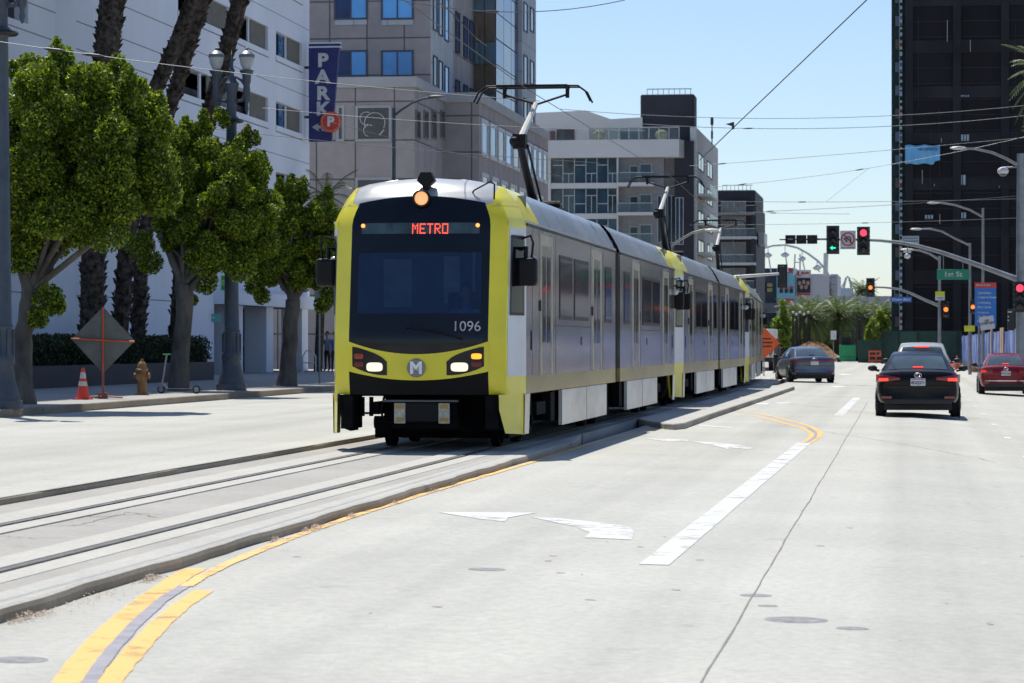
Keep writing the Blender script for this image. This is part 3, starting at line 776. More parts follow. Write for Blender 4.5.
    kn=Vector((-.06,py-1.55,4.86)); 
    m=MB(); m.tube([(0.0,py,3.86),(-.02,py-.3,4.05),kn],[.085,.07,.06],10); m.box(-.16,.06,kn.y-.14,kn.y+.14,4.74,4.98); m.ball((-.12,kn.y-.1,4.86),.1,6); m.tube([(.12,py,3.9),(.08,kn.y,4.8)],.02,6); m.build('lower_arm',T['pant'],pb)
    m=MB(); m.tube([kn,(.05,py-.2,ph-.32)],[.065,.045],8); m.build('upper_arm',T['pantw'],pb)
    m=MB()
    m.tube([(-.5,py-.2,ph-.16),(.06,py-.2,ph-.33),(.6,py-.2,ph-.16)],.02,6)
    for d in (-.17,.17): 
        m.tube([(-1.02,py-.2+d,ph-.30),(-.93,py-.2+d,ph-.12),(-.80,py-.2+d,ph-.025),(-.6,py-.2+d,ph-.02),(.6,py-.2+d,ph-.02),(.80,py-.2+d,ph-.025),(.93,py-.2+d,ph-.12),(1.02,py-.2+d,ph-.30)],.016,6)
        m.box(-.62,.62,py-.2+d-.035,py-.2+d+.035,ph-.045,ph)
    for xx in (-.5,.6): m.tube([(xx,py-.42,ph-.06),(xx,py+.02,ph-.06)],.016,6); m.box(xx-.03,xx+.03,py-.24,py-.16,ph-.22,ph-.05)
    m.build('collector_head',T['pant'],pb)
    return root
tram=tram_unit('tram','nearest light rail car, yellow nose with METRO lit on its sign and headlights on',(TC-.085,38.0,RAILZ),0,'1096')
# driver behind the leading windscreen is a separate thing (below)
pitch=27.45
t2=copy_tree(tram); t2.location=(TC-.085,38+pitch,RAILZ); t2['label']='middle silver light rail car, between the leading car and the last one'
t3=copy_tree(tram); t3.location=(TC-.07,38+2*pitch+.1,RAILZ); t3.rotation_euler=(0,0,R(1.9)); t3['label']='last light rail car, farthest from us beside the end of the traffic island'
fn=text('1096',.19,'fleet_number',T['white'],tram,(.665,0,1.665),(PI/2,0,0),.004,.0,'CENTER',1.0)
for v_ in fn.data.vertices: v_.co.y=nose(TX(v_.co.x),v_.co.z,.0).y-.04
# couplers between cars are part of the units
# ================================================================ plants
PZ=LROAD+.15
def leafcloud(centres, radii, per, size, flat=1.0, seed=1, shell=.35):
    r=np.random.default_rng(seed); P=[]
    for c,rad,n in zip(centres,radii,per):
        d=r.normal(size=(n,3)); d/=np.linalg.norm(d,axis=1,keepdims=True)
        rr=rad*(shell+(1.12-shell)*r.random((n,1))**.55)
        P.append(np.array(c)+d*rr*np.array([1,1,flat]))
    P=np.concatenate(P); n=len(P)
    a=r.normal(size=(n,3)); a/=np.linalg.norm(a,axis=1,keepdims=True)
    b=np.cross(a,r.normal(size=(n,3))); b/=np.linalg.norm(b,axis=1,keepdims=True)
    s=(size*(.6+.8*r.random((n,1))))
    a=a*s; b=b*s*.5
    V=np.stack([P-a,P+b,P+a,P-b],1).reshape(-1,3)
    return V
def leafobj(name,V,mat,parent,org):
    n=len(V)//4; V=V-np.array(org)
    me=bpy.data.meshes.new(name); me.vertices.add(n*4); me.vertices.foreach_set('co',V.astype(np.float32).ravel())
    me.loops.add(n*4); me.loops.foreach_set('vertex_index',np.arange(n*4,dtype=np.int32))
    me.polygons.add(n); me.polygons.foreach_set('loop_start',np.arange(0,n*4,4,dtype=np.int32)); me.polygons.foreach_set('loop_total',np.full(n,4,dtype=np.int32))
    me.materials.append(mat); me.update(); me.validate()
    o=bpy.data.objects.new(name,me); C.objects.link(o); o.parent=parent; return o
def street_tree(label, X, u, crown, rz_, limbs, seed, nblob=85, extra=(), lean=0):
    Y=Yof(u,X); base=Vector((X,Y,PZ)); root=thing('street_tree',label,'tree',base,0,'ficus trees along the left kerb')
    cu,cv,ru,rv=crown; c=aty(cu,cv,Y); Z=Zd(c.x,c.y); rx=ru/F*Z; rz=rv/F*Z
    r=np.random.default_rng(seed); cen=[];rad=[];per=[]
    for i in range(nblob):
        d=r.normal(size=3); d/=np.linalg.norm(d); d[2]=d[2] if d[2]>-.75 else -.75
        k=.62+.34*r.random() if i<nblob*.8 else .2+.4*r.random()
        p=np.array([c.x,c.y,c.z])+d*np.array([rx,rx*.95,rz])*k
        cen.append(p); q=(.26+.26*r.random())*min(rx,2.0)/1.9; q*=.85; rad.append(q); per.append(int(1500*q*q/.16*.5)+120)
        if d[2]>-.1 and i%2==0:   # small upright tufts on the surface
            p2=np.array([c.x,c.y,c.z])+d*np.array([rx,rx*.95,rz])*(.98+.10*r.random()); cen.append(p2); rad.append(.15); per.append(120); cen.append(p2+np.array([0,0,.16])); rad.append(.09); per.append(50)
    for (eu,ev,er) in extra:
        p=aty(eu,ev,Y+r.uniform(-.5,.5)); cen.append(np.array(p)); q=er/F*Z; rad.append(q); per.append(int(1700*q*q/.16*.5)+120)
    per=[int(x*2.0) for x in per]; V=leafcloud(cen,rad,per,.042,1,seed)
    leafobj('crown',V,mt['leaf'],root,base)
    m=MB()
    for pts,rr in limbs:
        P=[];
        for (pu,pv,dy) in pts:
            q=aty(pu,pv,Y+dy)
            P.append(q-base)
        m2=[]
        # subdivide with a little wobble
        Q=[P[0]];RR=[rr[0]]
        for i in range(len(P)-1):
            for k in (1/3,2/3,1):
                w=Vector((random.gauss(0,.02),random.gauss(0,.03),0)) if k<1 else Vector((0,0,0))
                Q.append(P[i].lerp(P[i+1],k)+w); RR.append(rr[i]+(rr[i+1]-rr[i])*k)
        m.tube(Q,RR,10)
    # root flare
    m.build('trunk',mt['bark'],root,smooth=True)
    # branches inside the crown
    m=MB()
    top=Vector((c.x,c.y,c.z))-base
    for i in range(14):
        d=cen[i]-np.array(base); s=Vector(((aty(limbs[0][0][-1][0],limbs[0][0][-1][1],Y))-base))
        e=Vector(d); mid=s.lerp(e,.5)+Vector((random.uniform(-.3,.3),random.uniform(-.3,.3),.2)); m.tube([s,mid,e],[.07,.045,.015],6)
    m.build('branches',mt['bark'],root)
    return root
street_tree('biggest street tree, at the far left, its crown cut by the frame',-18.0,22,(70,160,100,108),0,
  [(((24,408,0),(23,380,0),(24,345,0),(28,312,0),(30,292,0)),(.30,.20,.19,.20,.19)),(((30,295,0),(22,262,-.1),(18,235,0),(5,190,0)),(.17,.13,.11,.05)),(((31,296,0),(40,268,.1),(52,245,0),(70,205,.2)),(.16,.14,.11,.05)),(((33,300,.1),(45,285,.2),(51,262,.3),(46,215,.3),(44,180,.4)),(.11,.08,.07,.06,.04))],3,165,
  extra=((48,300,15),(38,318,10),(20,255,18),(-15,230,28),(56,306,9),(30,68,14),(60,60,13),(98,112,16),(152,170,20),(165,195,16)))
street_tree('middle street tree with a forked trunk between the hydrant and the tall lamp post',-19.0,178,(212,205,62,84),0,
  [(((178,393,0),(180,360,0),(184,320,0),(185,298,0),(184,285,0)),(.30,.25,.22,.24,.24)),(((184,290,0),(176,268,0),(168,250,0),(158,225,0)),(.15,.11,.09,.05)),(((185,292,0),(190,268,.1),(196,245,0),(200,215,0)),(.17,.13,.1,.05)),(((182,290,0),(184,262,.2),(180,240,.2),(178,215,.2)),(.12,.09,.07,.04)),(((186,296,0),(204,270,-.2),(222,245,-.2)),(.10,.07,.04))],5,140,
  extra=((262,225,14),(268,245,12),(240,265,16),(170,150,14),(205,282,12),(140,245,14),(192,300,6),(150,262,12)))
street_tree('farthest street tree, between the tall lamp post and the tram',-18.0,287,(296,242,49,60),0,
  [(((287,389,0),(288,365,0),(290,330,0),(293,300,0)),(.34,.24,.22,.22)),(((293,302,0),(287,280,0),(278,262,0)),(.15,.11,.06)),(((294,302,0),(303,282,0),(312,262,0)),(.16,.11,.06)),(((292,300,0),(293,270,.2),(294,245,.2)),(.12,.08,.05))],8,130,
  extra=((255,285,10),(262,296,8),(335,262,10),(330,296,10),(250,265,10),(322,305,8)))

def frond(length, droop, width, n=26, seed=0, up=.5):
    """one feather frond along +x from the origin: list of quads (verts)"""
    r=random.Random(seed); V=[]; pts=[]
    for i in range(n+1):
        t=i/n; x=length*t*(1-.12*t*droop); z=length*(up*t-droop*t*t*.9); pts.append(Vector((x,0,z)))
    for i in range(1,n):
        t=i/n; w=width*math.sin(PI*min(1,t*.95+.06))**.6; p=pts[i]; d=(pts[i+1]-pts[i-1]).normalized()
        for s in (-1,1):
            e=p+Vector((0,s*w,0))*.86+d*w*.5+Vector((0,0,-w*.35*r.uniform(.6,1.3)))
            hw=d*.028*length/2; V+= [p-hw,e,e+d*.01,p+hw]
    return V,pts
def palm(label,path,radii,crown_r,nfr,seed,boots=True,group='tall palms behind the street trees',name='palm_tree',fw=.42,core=True,full=True):
    base=Vector(path[0]); root=thing(name,label,'palm tree',base,0,group); r=random.Random(seed)
    P=[Vector(p)-base for p in path]
    Q=[P[0]];RR=[radii[0]]
    for i in range(len(P)-1):
        for k in (.25,.5,.75,1): Q.append(P[i].lerp(P[i+1],k)); RR.append(radii[i]+(radii[i+1]-radii[i])*k)
    m=MB(); m.tube(Q,RR,12)
    if boots:
        # ragged leaf bases, pointing up and out
        for i in range(len(Q)-1):
            L_=(Q[i+1]-Q[i]).length; dirv=(Q[i+1]-Q[i]).normalized()
            for k in range(int(L_*46)):
                t=r.random(); a=r.uniform(0,2*PI); c=Q[i].lerp(Q[i+1],t); rad=RR[i]+(RR[i+1]-RR[i])*t
                o=Vector((math.cos(a),math.sin(a),0)); sd=dirv.cross(o); s=r.uniform(.035,.08); h=r.uniform(.07,.20)
                p=c+o*rad*.95; m.add([p-sd*s,p+sd*s,p+o*h*.75+dirv*h*1.2+sd*s*.3,p+o*.02+dirv*h*1.1],[(0,1,2),(0,2,3)])
    m.build('trunk',mt['palmbark'],root)
    top=Q[-1]; V=[]
    mr=MB()
    for i in range(nfr):
        az=2*PI*i*.381966+r.uniform(-.2,.2); k=i/nfr; up=1.25-1.7*k; L_=crown_r*r.uniform(.85,1.1)
        fv,pts=frond(L_,.55+.35*k,fw*r.uniform(.8,1.1)*crown_r/2.4,22,i,up)
        M=Matrix.Translation(top)@Matrix.Rotation(az,4,'Z')
        V+=[tuple(M@v) for v in fv]; mr.tube([M@pts[j] for j in range(0,len(pts),4)],[.022*crown_r/2.4]*len(pts[::4]),4)
    leafobj('fronds',np.array(V),mt['palm'],root,(0,0,0)); mr.build('frond_stems',mt['palm'],root)
    return root
XP=-24.9
def pp(pix,X=XP): 
    return [atx(u,v,X) for u,v in pix]
def tallpalm(label,pix,rad,seed):
    path=pp(pix); path[0].z=PZ; Yc=path[0].y
    return palm(label,path,rad,2.9,34,seed,group='tall palms behind the street trees')
def path_const(pix,Y):
    P=[aty(u,v,Y) for u,v in pix]; P[0].z=PZ; return P
def palmY(label,ub,pix,rad,seed,X=XP):
    Y=Yof(ub,X); P=[Vector((X,Y,PZ))]+[aty(u,v,Y) for u,v in pix]
    return palm(label,P,rad,2.9,34,seed)
palmY('thickest palm trunk, nearly upright, rising behind the biggest street tree',91,((93,260),(100,110),(108,40),(118,-55),(130,-190)),(.38,.37,.36,.38,.42,.40),11)
palmY('leaning palm trunk, second from the left, crossing just in front of another leaning trunk',117,((126,250),(146,110),(178,40),(222,-80),(262,-215)),(.26,.26,.25,.25,.26,.25),12)
palmY('leaning palm trunk half hidden behind its neighbour, third from the left',136,((142,250),(166,120),(186,55),(222,-60),(262,-200)),(.25,.24,.24,.24,.25,.24),13,X=-25.6)
palmY('leaning palm trunk passing behind the globes of the tall lamp post',175,((184,240),(206,125),(222,70),(250,-40),(300,-200)),(.30,.30,.28,.27,.29,.28),14,X=-24.6)
palm('small palm top poking out under the blue parking sign',[Vector((-26.2,Yof(318,-26.2),PZ)),atx(326,196,-26.2)],[.2,.16],1.9,16,15,group='background palms',boots=False)
# hedge and planter
hy0,hy1=Yof(30,-23.7),Yof(214,-23.7)
root=thing('hedge','low dark clipped hedge in a black planter along the white wall','hedge',(-24.2,(hy0+hy1)/2,PZ))
m=MB(); m.box(-24.75,-23.7,hy0-12,hy1,PZ-.05,PZ+.62); m.build('planter',M_('planter_dark',(.035,.04,.05),.6),root,world=True)
cen=[];rad=[];per=[]
y=hy0-12
while y<hy1:
    for xx in (-24.45,-24.0):
        for zz in (.85,1.2): cen.append((xx+random.gauss(0,.03),y,PZ+zz)); rad.append(.30); per.append(150)
    y+=.34
leafobj('foliage',leafcloud(cen,rad,per,.05,1,4),mt['hedge'],root,root.location)

# ================================================================ street furniture, left
def acorn_lamp(label,X,Y,z0,h,arms=True,ang=0.0):
    root=thing('street_lamp',label,'street lamp',(X,Y,z0),ang,'ornate twin globe street lamps')
    m=MB()
    m.prism([(.42*math.cos(2*PI*k/8+PI/8),.42*math.sin(2*PI*k/8+PI/8)) for k in range(8)],0,.16,'z')
    m.lathe([(.36,.16),(.34,.30),(.27,.55),(.235,.8),(.26,.86),(.26,1.0),(.225,1.05),(.22,1.5),(.235,1.55),(.205,1.62),(.19,2.4),(.165,h*.55),(.135,h-2.05),(.15,h-2.0),(.2,h-1.95),(.22,h-1.88),(.13,h-1.8),(.13,h-1.2),(.17,h-1.1),(.20,h-.95),(.12,h-.85),(.06,h-.7),(.09,h-.6),(.04,h-.5),(.05,h-.4),(.02,h-.25),(0,h-.05)],16)
    for k in range(8):
        a=2*PI*k/8; m.box(.235*math.cos(a)-.02,.235*math.cos(a)+.02,.235*math.sin(a)-.02,.235*math.sin(a)+.02,.8,1.5)
    m.build('post',mt['lamp_grey'],root,smooth=True)
    # ring with hanging ornament at the neck
    m=MB(); m.lathe([(.30,h-1.98),(.34,h-1.94),(.30,h-1.90),(.2,h-1.94)],16); m.build('collar',mt['black'],root)
    for s in (-1,1):
        x=s*.40
        m=MB(); m.tube([(0,0,h-1.25),(s*.15,0,h-1.42),(s*.28,0,h-1.40),(x,0,h-1.15)],[.05,.05,.05,.05],8)
        m.tube([(0,0,h-.95),(s*.12,0,h-.78),(s*.26,0,h-.86),(x,0,h-1.05)],[.04,.04,.04,.03],8)
        m.lathe([(.02,h-1.75),(.06,h-1.62),(.045,h-1.5),(.075,h-1.4),(.10,h-1.2),(.085,h-.98),(.11,h-.9),(.12,h-.72),(.17,h-.66),(.19,h-.6),(.10,h-.58)],12,(x,0,0)); a=m.build('arm',mt['lamp_grey'],root,smooth=True)
        m=MB(); m.lathe([(.10,h-.58),(.17,h-.42),(.20,h-.24),(.19,h-.20)],16,(x,0,0)); m.build('globe',mt['globe'],a,smooth=True)
        m=MB(); m.lathe([(.215,h-.26),(.205,h-.18),(.12,h-.10),(.04,h-.07),(.035,h-.02),(0,h+.02)],16,(x,0,0)); m.build('cap',M_('lamp_cap_metal',(.16,.17,.18),.45,.5),a,smooth=True)
    return root
mt['globe']=M_('frosted_globe',(.40,.42,.43),.25,0,.1,5)
Yl=Yof(231.5,-17.8)
acorn_lamp('tall ornate twin globe lamp post between the middle and farthest street trees',-17.8,Yl,PZ,9.05,ang=R(9))
acorn_lamp('near ornate lamp post cut off by the left edge of the frame',-17.1,Yof(1,-17.1),PZ,9.05,ang=R(9))
# diamond sign seen from behind
Y=Yof(103,-18.0); base=Vector((-18.0,Y,PZ)); root=thing('roadwork_sign','grey back of a diamond roadwork sign with orange crossed braces on a stand','road sign',base,R(9))
s=63/2/F*Zd(-18,Y); zc=zat(340,-18,Y)-PZ
m=MB(); m.prism([(0,zc+s*1.06),(s,zc-.02),(0,zc-s*1.06),(-s,zc+.02)],.02,.03,'y'); m.build('sign_panel',M_('sign_back_grey',(.13,.14,.13),.7,0,.2,2),root)
orr=M_('sign_brace_orange',(.55,.10,.03),.6)
m=MB(); m.tube([(0,-.01,zc+s*1.04),(0,-.01,zc-s)],.022,6); m.build('upright_brace',orr,root)
m=MB(); m.tube([(-s*1.0,-.03,zc+.03),(s*1.0,-.03,zc-.04)],.022,6); m.build('cross_brace',orr,root)
m=MB(); m.tube([(0,0,0.02),(0,0,zc-s*.2)],.028,8); m.tube([(0,0,.05),(.45,-.1,.03)],.02,6); m.tube([(0,0,.05),(-.5,-.1,.03)],.02,6); m.tube([(0,0,.05),(.1,.6,.03)],.02,6); m.tube([(0,0,.05),(-.1,-.55,.03)],.02,6); m.box(-.1,.1,-.1,.1,0,.13); m.build('stand',M_('stand_steel_orange',(.30,.10,.06),.6),root)
# cone
Y=Yof(83,-18.1); root=thing('traffic_cone','red orange traffic cone with two white bands beside the diamond sign','traffic cone',(-18.1,Y,PZ))
m=MB(); m.box(-.18,.18,-.18,.18,0,.035,0); m.lathe([(.145,.035),(.03,.70),(0,.70)],20,m=0); m.build('cone_body',M_('cone_orange',(.75,.055,.025),.5,0,.1,4),root)
for z0,z1,n_ in ((.30,.40,'reflective_band'),(.47,.60,'reflective_band')):
    f=lambda z:.145-(z-.035)*.115/.665+.003
    m=MB(); m.lathe([(f(z0),z0),(f(z1),z1)],20); m.build(n_,mt['white'],root)
# hydrant
Y=Yof(142,-18.3); root=thing('fire_hydrant','ochre painted fire hydrant between the diamond sign and the middle tree','fire hydrant',(-18.3,Y,PZ))
hy=M_('hydrant_ochre',(.27,.125,.035),.5,0,.15,5)
m=MB(); m.lathe([(.17,0),(.17,.04),(.115,.06),(.11,.55),(.15,.57),(.15,.62),(.12,.64),(.115,.70),(.08,.78),(.03,.82),(.03,.88),(0,.88)],16); m.build('barrel',hy,root,smooth=True)
for s in (-1,1):
    m=MB(); m.lathe([(.06,.09),(.06,.15),(.075,.15),(.075,.19),(0,.20)] if s>0 else [(.06,-.09),(.06,-.15),(.075,-.15),(.075,-.19),(0,-.20)],12,(0,0,.46),axis='x'); m.build('outlet_cap',hy,root)
m=MB(); m.lathe([(.08,-.09),(.08,-.16),(.09,-.16),(.09,-.2),(0,-.2)],12,(0,0,.42),axis='y'); m.build('outlet_cap',hy,root)
# e-scooter leaning on the tree
Y=Yof(163,-18.3); root=thing('electric_scooter','white wheeled electric scooter with a green handlebar standing against the middle tree','scooter',(-18.3,Y,PZ),R(78))
root.scale=(.85,.85,.85); sc=M_('scooter_grey',(.22,.24,.26),.4); gr=M_('scooter_green',(.02,.22,.08),.5)
m=MB(); m.box(-.08,.08,-1.0,-.15,.10,.15); m.build('deck',mt['black'],root,bevel=.01)
for yy in (-1.08,.05):
    m=MB(); m.lathe([(.11,-.025),(.125,-.02),(.125,.02),(.11,.025)],18,(0,yy,.125),axis='x'); w=m.build('wheel',mt['black'],root)
    m=MB(); m.lathe([(.08,-.03),(.08,.03),(0,.03)],14,(0,yy,.125),axis='x'); m.build('hub',sc,w)
m=MB(); m.tube([(0,.05,.22),(0,-.02,.55),(0,-.12,1.15)],.028,8); m.box(-.06,.06,-.02,.14,.2,.30); m.tube([(0,-.15,.13),(0,.03,.3)],.03,8); m.build('stem',sc,root)
m=MB(); m.tube([(-.25,-.12,1.14),(.25,-.12,1.14)],.02,8); m.build('handlebar',gr,root)
# thin sign pole by the tram
Y=Yof(319.5,-18.2); root=thing('sign_pole','thin grey kerbside sign pole just left of the tram','sign pole',(-18.2,Y,PZ))
m=MB(); m.tube([(0,0,0),(0,0,3.2)],.03,8); m.build('pole',mt['galv'],root); m=MB(); m.box(-.15,.15,-.04,-.03,2.6,3.15); m.build('sign_plate',M_('sign_plate_back',(.2,.21,.22),.5),root)
# bike hoop rack
Y=118; root=thing('bike_rack','pale metal hoop rack in front of the shop entrance','bike rack',(Xof(311,Y),Y,PZ))
m=MB(); m.tube([(-.35,0,0),(-.35,0,.7),(-.2,0,.95),(.05,0,.95),(.2,0,.7),(.2,0,0)],.03,8); m.tube([(-.35,0,.45),(.2,0,.45)],.025,8); m.build('hoop',M_('rack_white',(.55,.58,.6),.4,.3),root)

# ================================================================ white parking building
BX=-27.7
wht=M_('white_render',(.68,.72,.79),.75,0,.05,.25,streak=(1,1,.4))
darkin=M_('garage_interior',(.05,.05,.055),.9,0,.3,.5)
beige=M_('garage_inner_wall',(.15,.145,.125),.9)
Yend=Yof(309.5,BX); gar=thing('parking_garage','white multi storey parking building with dark open bays along the left side','building',(BX,Yend,0))
zt=42.3
rows=[]
Yr=Yof(289,BX)
z1top=zat(37,BX,Yr); z1bot=zat(60.5,BX,Yr); pitch_=(zat(37,BX,Yr)-zat(106,BX,Yr))
for k in (1,0,-1,-2): rows.append((z1bot+pitch_*k, z1top+pitch_*k))
rows.sort()
cols=[(Yof(178,BX),Yof(229,BX)),(Yof(236,BX),Yof(268,BX)),(Yof(276,BX),Yof(302,BX))]
Yshop=Yof(214,BX)
m=MB(); th=.45
def wallcells(m,y0,y1,z0,z1,holes):
    ysx=sorted({y0,y1}|{h[i] for h in holes for i in (0,1)}); zsx=sorted({z0,z1}|{h[i] for h in holes for i in (2,3)})
    for a,b in zip(ysx[:-1],ysx[1:]):
        run=None
        for c,d in zip(zsx[:-1],zsx[1:]):
            inside=any(h[0]-1e-6<=a and b<=h[1]+1e-6 and h[2]-1e-6<=c and d<=h[3]+1e-6 for h in holes)
            if inside:
                if run: m.box(BX-th,BX,a,b,run[0],run[1]); run=None
            else: run=(run[0],d) if run else (c,d)
        if run: m.box(BX-th,BX,a,b,run[0],run[1])
ybig0,ybig1=Yof(-200,BX),Yof(28,BX)
holes=[(c0,c1,r0,r1) for c0,c1 in cols for r0,r1 in rows]
zb_=zat(24,BX,Yof(28,BX))
holes+=[(Yof(-60,BX),ybig1,zb_,zb_+3.0)]
zst=zat(293,BX,Yof(250,BX)); zsb=zat(306,BX,Yof(250,BX))
wallcells(m,Yof(-200,BX),Yshop,PZ-.1,zt,[h for h in holes if h[0]<Yshop and h[1]<=Yshop]+[(a,min(b,Yshop),c,d) for a,b,c,d in holes if a<Yshop<b])
wallcells(m,Yshop,Yend,zsb,zt,[(max(a,Yshop),b,c,d) for a,b,c,d in holes if b>Yshop])
m.box(-50,BX-th,Yend-.4,Yend,zsb,zt)
m.box(-50,BX-th,Yof(-200,BX),Yend-.4,zt-.3,zt)
m.build('wall',wht,gar,world=True)
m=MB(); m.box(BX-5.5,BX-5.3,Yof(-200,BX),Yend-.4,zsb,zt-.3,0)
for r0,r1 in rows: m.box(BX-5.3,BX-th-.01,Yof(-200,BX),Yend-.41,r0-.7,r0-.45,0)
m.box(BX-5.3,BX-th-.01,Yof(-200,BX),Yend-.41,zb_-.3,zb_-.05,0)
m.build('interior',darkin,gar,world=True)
for ci,(c0,c1) in enumerate(cols):
    for ri,(r0,r1) in enumerate(rows):
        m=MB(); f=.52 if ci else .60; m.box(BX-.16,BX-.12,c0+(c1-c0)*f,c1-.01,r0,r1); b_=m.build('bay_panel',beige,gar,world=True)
        m=MB(); m.box(BX-.02,BX+.012,c0-.05,c1+.12,r0-.30,r0-.25); m.box(BX-.02,BX+.012,c0-.05,c0-.01,r0-.25,r0); m.build('sill',M_('sill_shadow_joint',(.22,.23,.25),.7),gar,world=True)
        if ci==2 and ri>=1:
            m=MB(); m.box(BX-.24,BX-.20,c0+(c1-c0)*.26,c0+(c1-c0)*.42,r0,r1); m.build('bay_glass',M_('bay_blue_glass',(.05,.16,.34),.1),gar,world=True)
        m=MB(); m.box(BX-.2,BX-.12,c0+(c1-c0)*.46,c0+(c1-c0)*.49,r0,r1); m.build('bay_mullion',wht,gar,world=True)
# panel joints on the plain part
m=MB(); y0,y1=Yof(-200,BX),Yof(176,BX)
zs_=[zat(298,BX,Yof(120,BX)),zat(64,BX,Yof(120,BX)),zat(-4,BX,Yof(100,BX))+0,zat(34,BX,Yof(110,BX))]
for z in zs_: m.box(BX,BX+.003,y0,y1,z-.02,z+.02)
for r0,r1 in rows: m.box(BX,BX+.003,Yof(176,BX),Yend,r1+.75,r1+.78)
m.build('panel_joint',M_('joint_grey',(.22,.23,.25),.8),gar,world=True)
# big rounded pier at the left
m=MB(); cy=Yof(48,BX); m.lathe([(1.5,PZ-.1),(1.5,zt)],40,(BX-1.15,Yof(64,BX),0)); m.build('rounded_pier',wht,gar,world=True,smooth=True)
# shop front
m=MB(); m.box(BX-.5,BX+.6,Yshop,Yend,zsb,zst,0); m.build('canopy',wht,gar,world=True)
yA=Yof(266,BX); ycols=[yA,Yof(301.5,BX),Yof(235,BX)]
for yy in ycols:
    m=MB(); m.box(BX-.95,BX+.02,yy,yy+1.35,PZ,zsb-.003); m.build('column',wht,gar,world=True)
m=MB(); m.box(BX-2.0,BX-1.9,Yshop,Yend,PZ,zsb,0); m.build('shop_window',M_('shop_dark_glass',(.03,.035,.045),.12),gar,world=True)
m=MB(); yy=Yshop
while yy<Yend: m.box(BX-1.9,BX-1.85,yy,yy+.08,PZ,zsb-.05); yy+=1.9
m.box(BX-1.9,BX-1.86,Yshop,Yend,PZ+1.2,PZ+1.26); m.build('window_mullion',M_('mullion_dark',(.06,.065,.07),.4),gar,world=True)
m=MB(); m.box(BX-1.8,BX-.8,Yshop-.0,Yof(233,BX),PZ,PZ+3.0); m.build('entrance_block',M_('entrance_grey',(.20,.22,.26),.7),gar,world=True)
# green shop signs
p=aty(209,286,Yof(214,BX)-.3); pz=p.z
root=thing('shop_sign','bright green shop sign panel above the canopy behind the middle tree','sign',(BX+.62,Yof(222,BX),zst))
w=26/F*Zd(BX,Yof(222,BX)); 
m=MB(); m.box(-w,0,-.12,0,.0,.62); m.build('sign_board',M_('sign_green',(.03,.38,.09),.5),root)
text('PIZZA KITCHEN',.30,'sign_lettering',M_('sign_yellow',(.55,.75,.15),.5),root,(-w/2,-.125,.32),(PI/2,0,0),.003,.006,'CENTER',.9*w/2.3)
root=thing('hanging_sign','small teal hanging sign under the canopy','sign',(BX-.2,Yof(214,BX)-.4,zat(322,BX,Yof(214,BX))))
m=MB(); m.box(-.35,.55,-.04,0,.0,.32); m.build('sign_board',M_('sign_teal',(.12,.42,.36),.5),root); m=MB(); m.box(-.15,.35,-.045,-.04,.14,.19); m.build('sign_lettering',wht,root)
root=thing('blue_wall_sign','small blue square sign high beside the tall lamp post','sign',(BX+.3,Yof(238,BX),zat(281,BX,Yof(238,BX))))
m=MB(); m.box(-.3,.25,-.05,0,.0,.75); m.build('sign_board',M_('sign_blue',(.03,.05,.30),.5),root); m=MB(); m.prism([(-.15,.35),(.05,.55),(.05,.42),(.15,.42),(.15,.30),(.05,.30),(.05,.18)],-.055,-.051,'y'); m.build('sign_arrow',wht,root)
# PARK blade sign
Y=Yend-1.0; Zp=Zd(Xof(325,Y),Y); X0,X1=Xof(309.8,Y),Xof(341,Y); zt_,zb2=zat(43,X0,Y),zat(142,X0,Y)
root=thing('parking_sign','tall navy blade sign reading PARK with an arrow, on the corner of the white building','sign',(X0,Y,zb2))
H=zt_-zb2; W=X1-X0; navy=M_('sign_navy',(.025,.03,.15),.4)
m=MB(); m.prism([(0,0),(W*.72,0),(W*.97,H*.94),(W,H*.94),(W,H),(0,H)],-.25,0,'y'); m.build('sign_board',navy,root)
m=MB(); m.box(-.02,W+.02,-.27,.02,H*.945,H*.96); m.box(-.02,W+.02,-.27,.02,H*.985,H*1.0); m.build('sign_trim',wht,root)
for ch,v in (('P',61.5),('A',78),('R',94.5),('K',110)): text(ch,H*.185,'sign_lettering',M_('sign_white',(.62,.62,.62),.5),root,(W*.45,-.256,zat(v,X0,Y)-zb2-(.1 if 0 else 0)),(PI/2,0,0),.003,.035,'CENTER',1.12)
m=MB(); z=zat(128,X0,Y)-zb2; m.prism([(.15,z+.02),(.5,z+.22),(.43,z+.10),(W*.62,z+.10),(W*.60,z-.22),(.58,z-.14),(.62,z-.04),(.45,z-.05),(.5,z-.2)],-.256,-.252,'y'); m.build('sign_arrow',M_('arrow_white',(.5,.5,.52),.5),root)
for zz in (.25,.75):
    m=MB(); m.tube([(-.35,-.1,H*zz),(0.02,-.1,H*zz)],.06,6); m.build('bracket',mt['black'],root)
r_=10.5/F*Zp; cx=Xof(331,Y-.5); zc=zat(122,cx,Y-.5)
root=thing('round_parking_sign','round red parking sign with a white P in front of the blade sign','sign',(cx,Y-.5,zc))
m=MB(); m.lathe([(r_,0),(r_,-.12),(0,-.12)],32,axis='y'); m.build('sign_disc',M_('sign_red',(.62,.07,.035),.45),root)
m=MB(); m.tube([(r_*.86*math.cos(2*PI*k/28),-.122,r_*.86*math.sin(2*PI*k/28)) for k in range(29)],.03,4,cap=False); m.build('sign_ring',M_('sign_red_light',(.75,.22,.16),.45),root)
text('P',r_*1.25,'sign_lettering',M_('sign_white2',(.7,.7,.7),.5),root,(0,-.127,0),(PI/2,0,0),.003,.03)

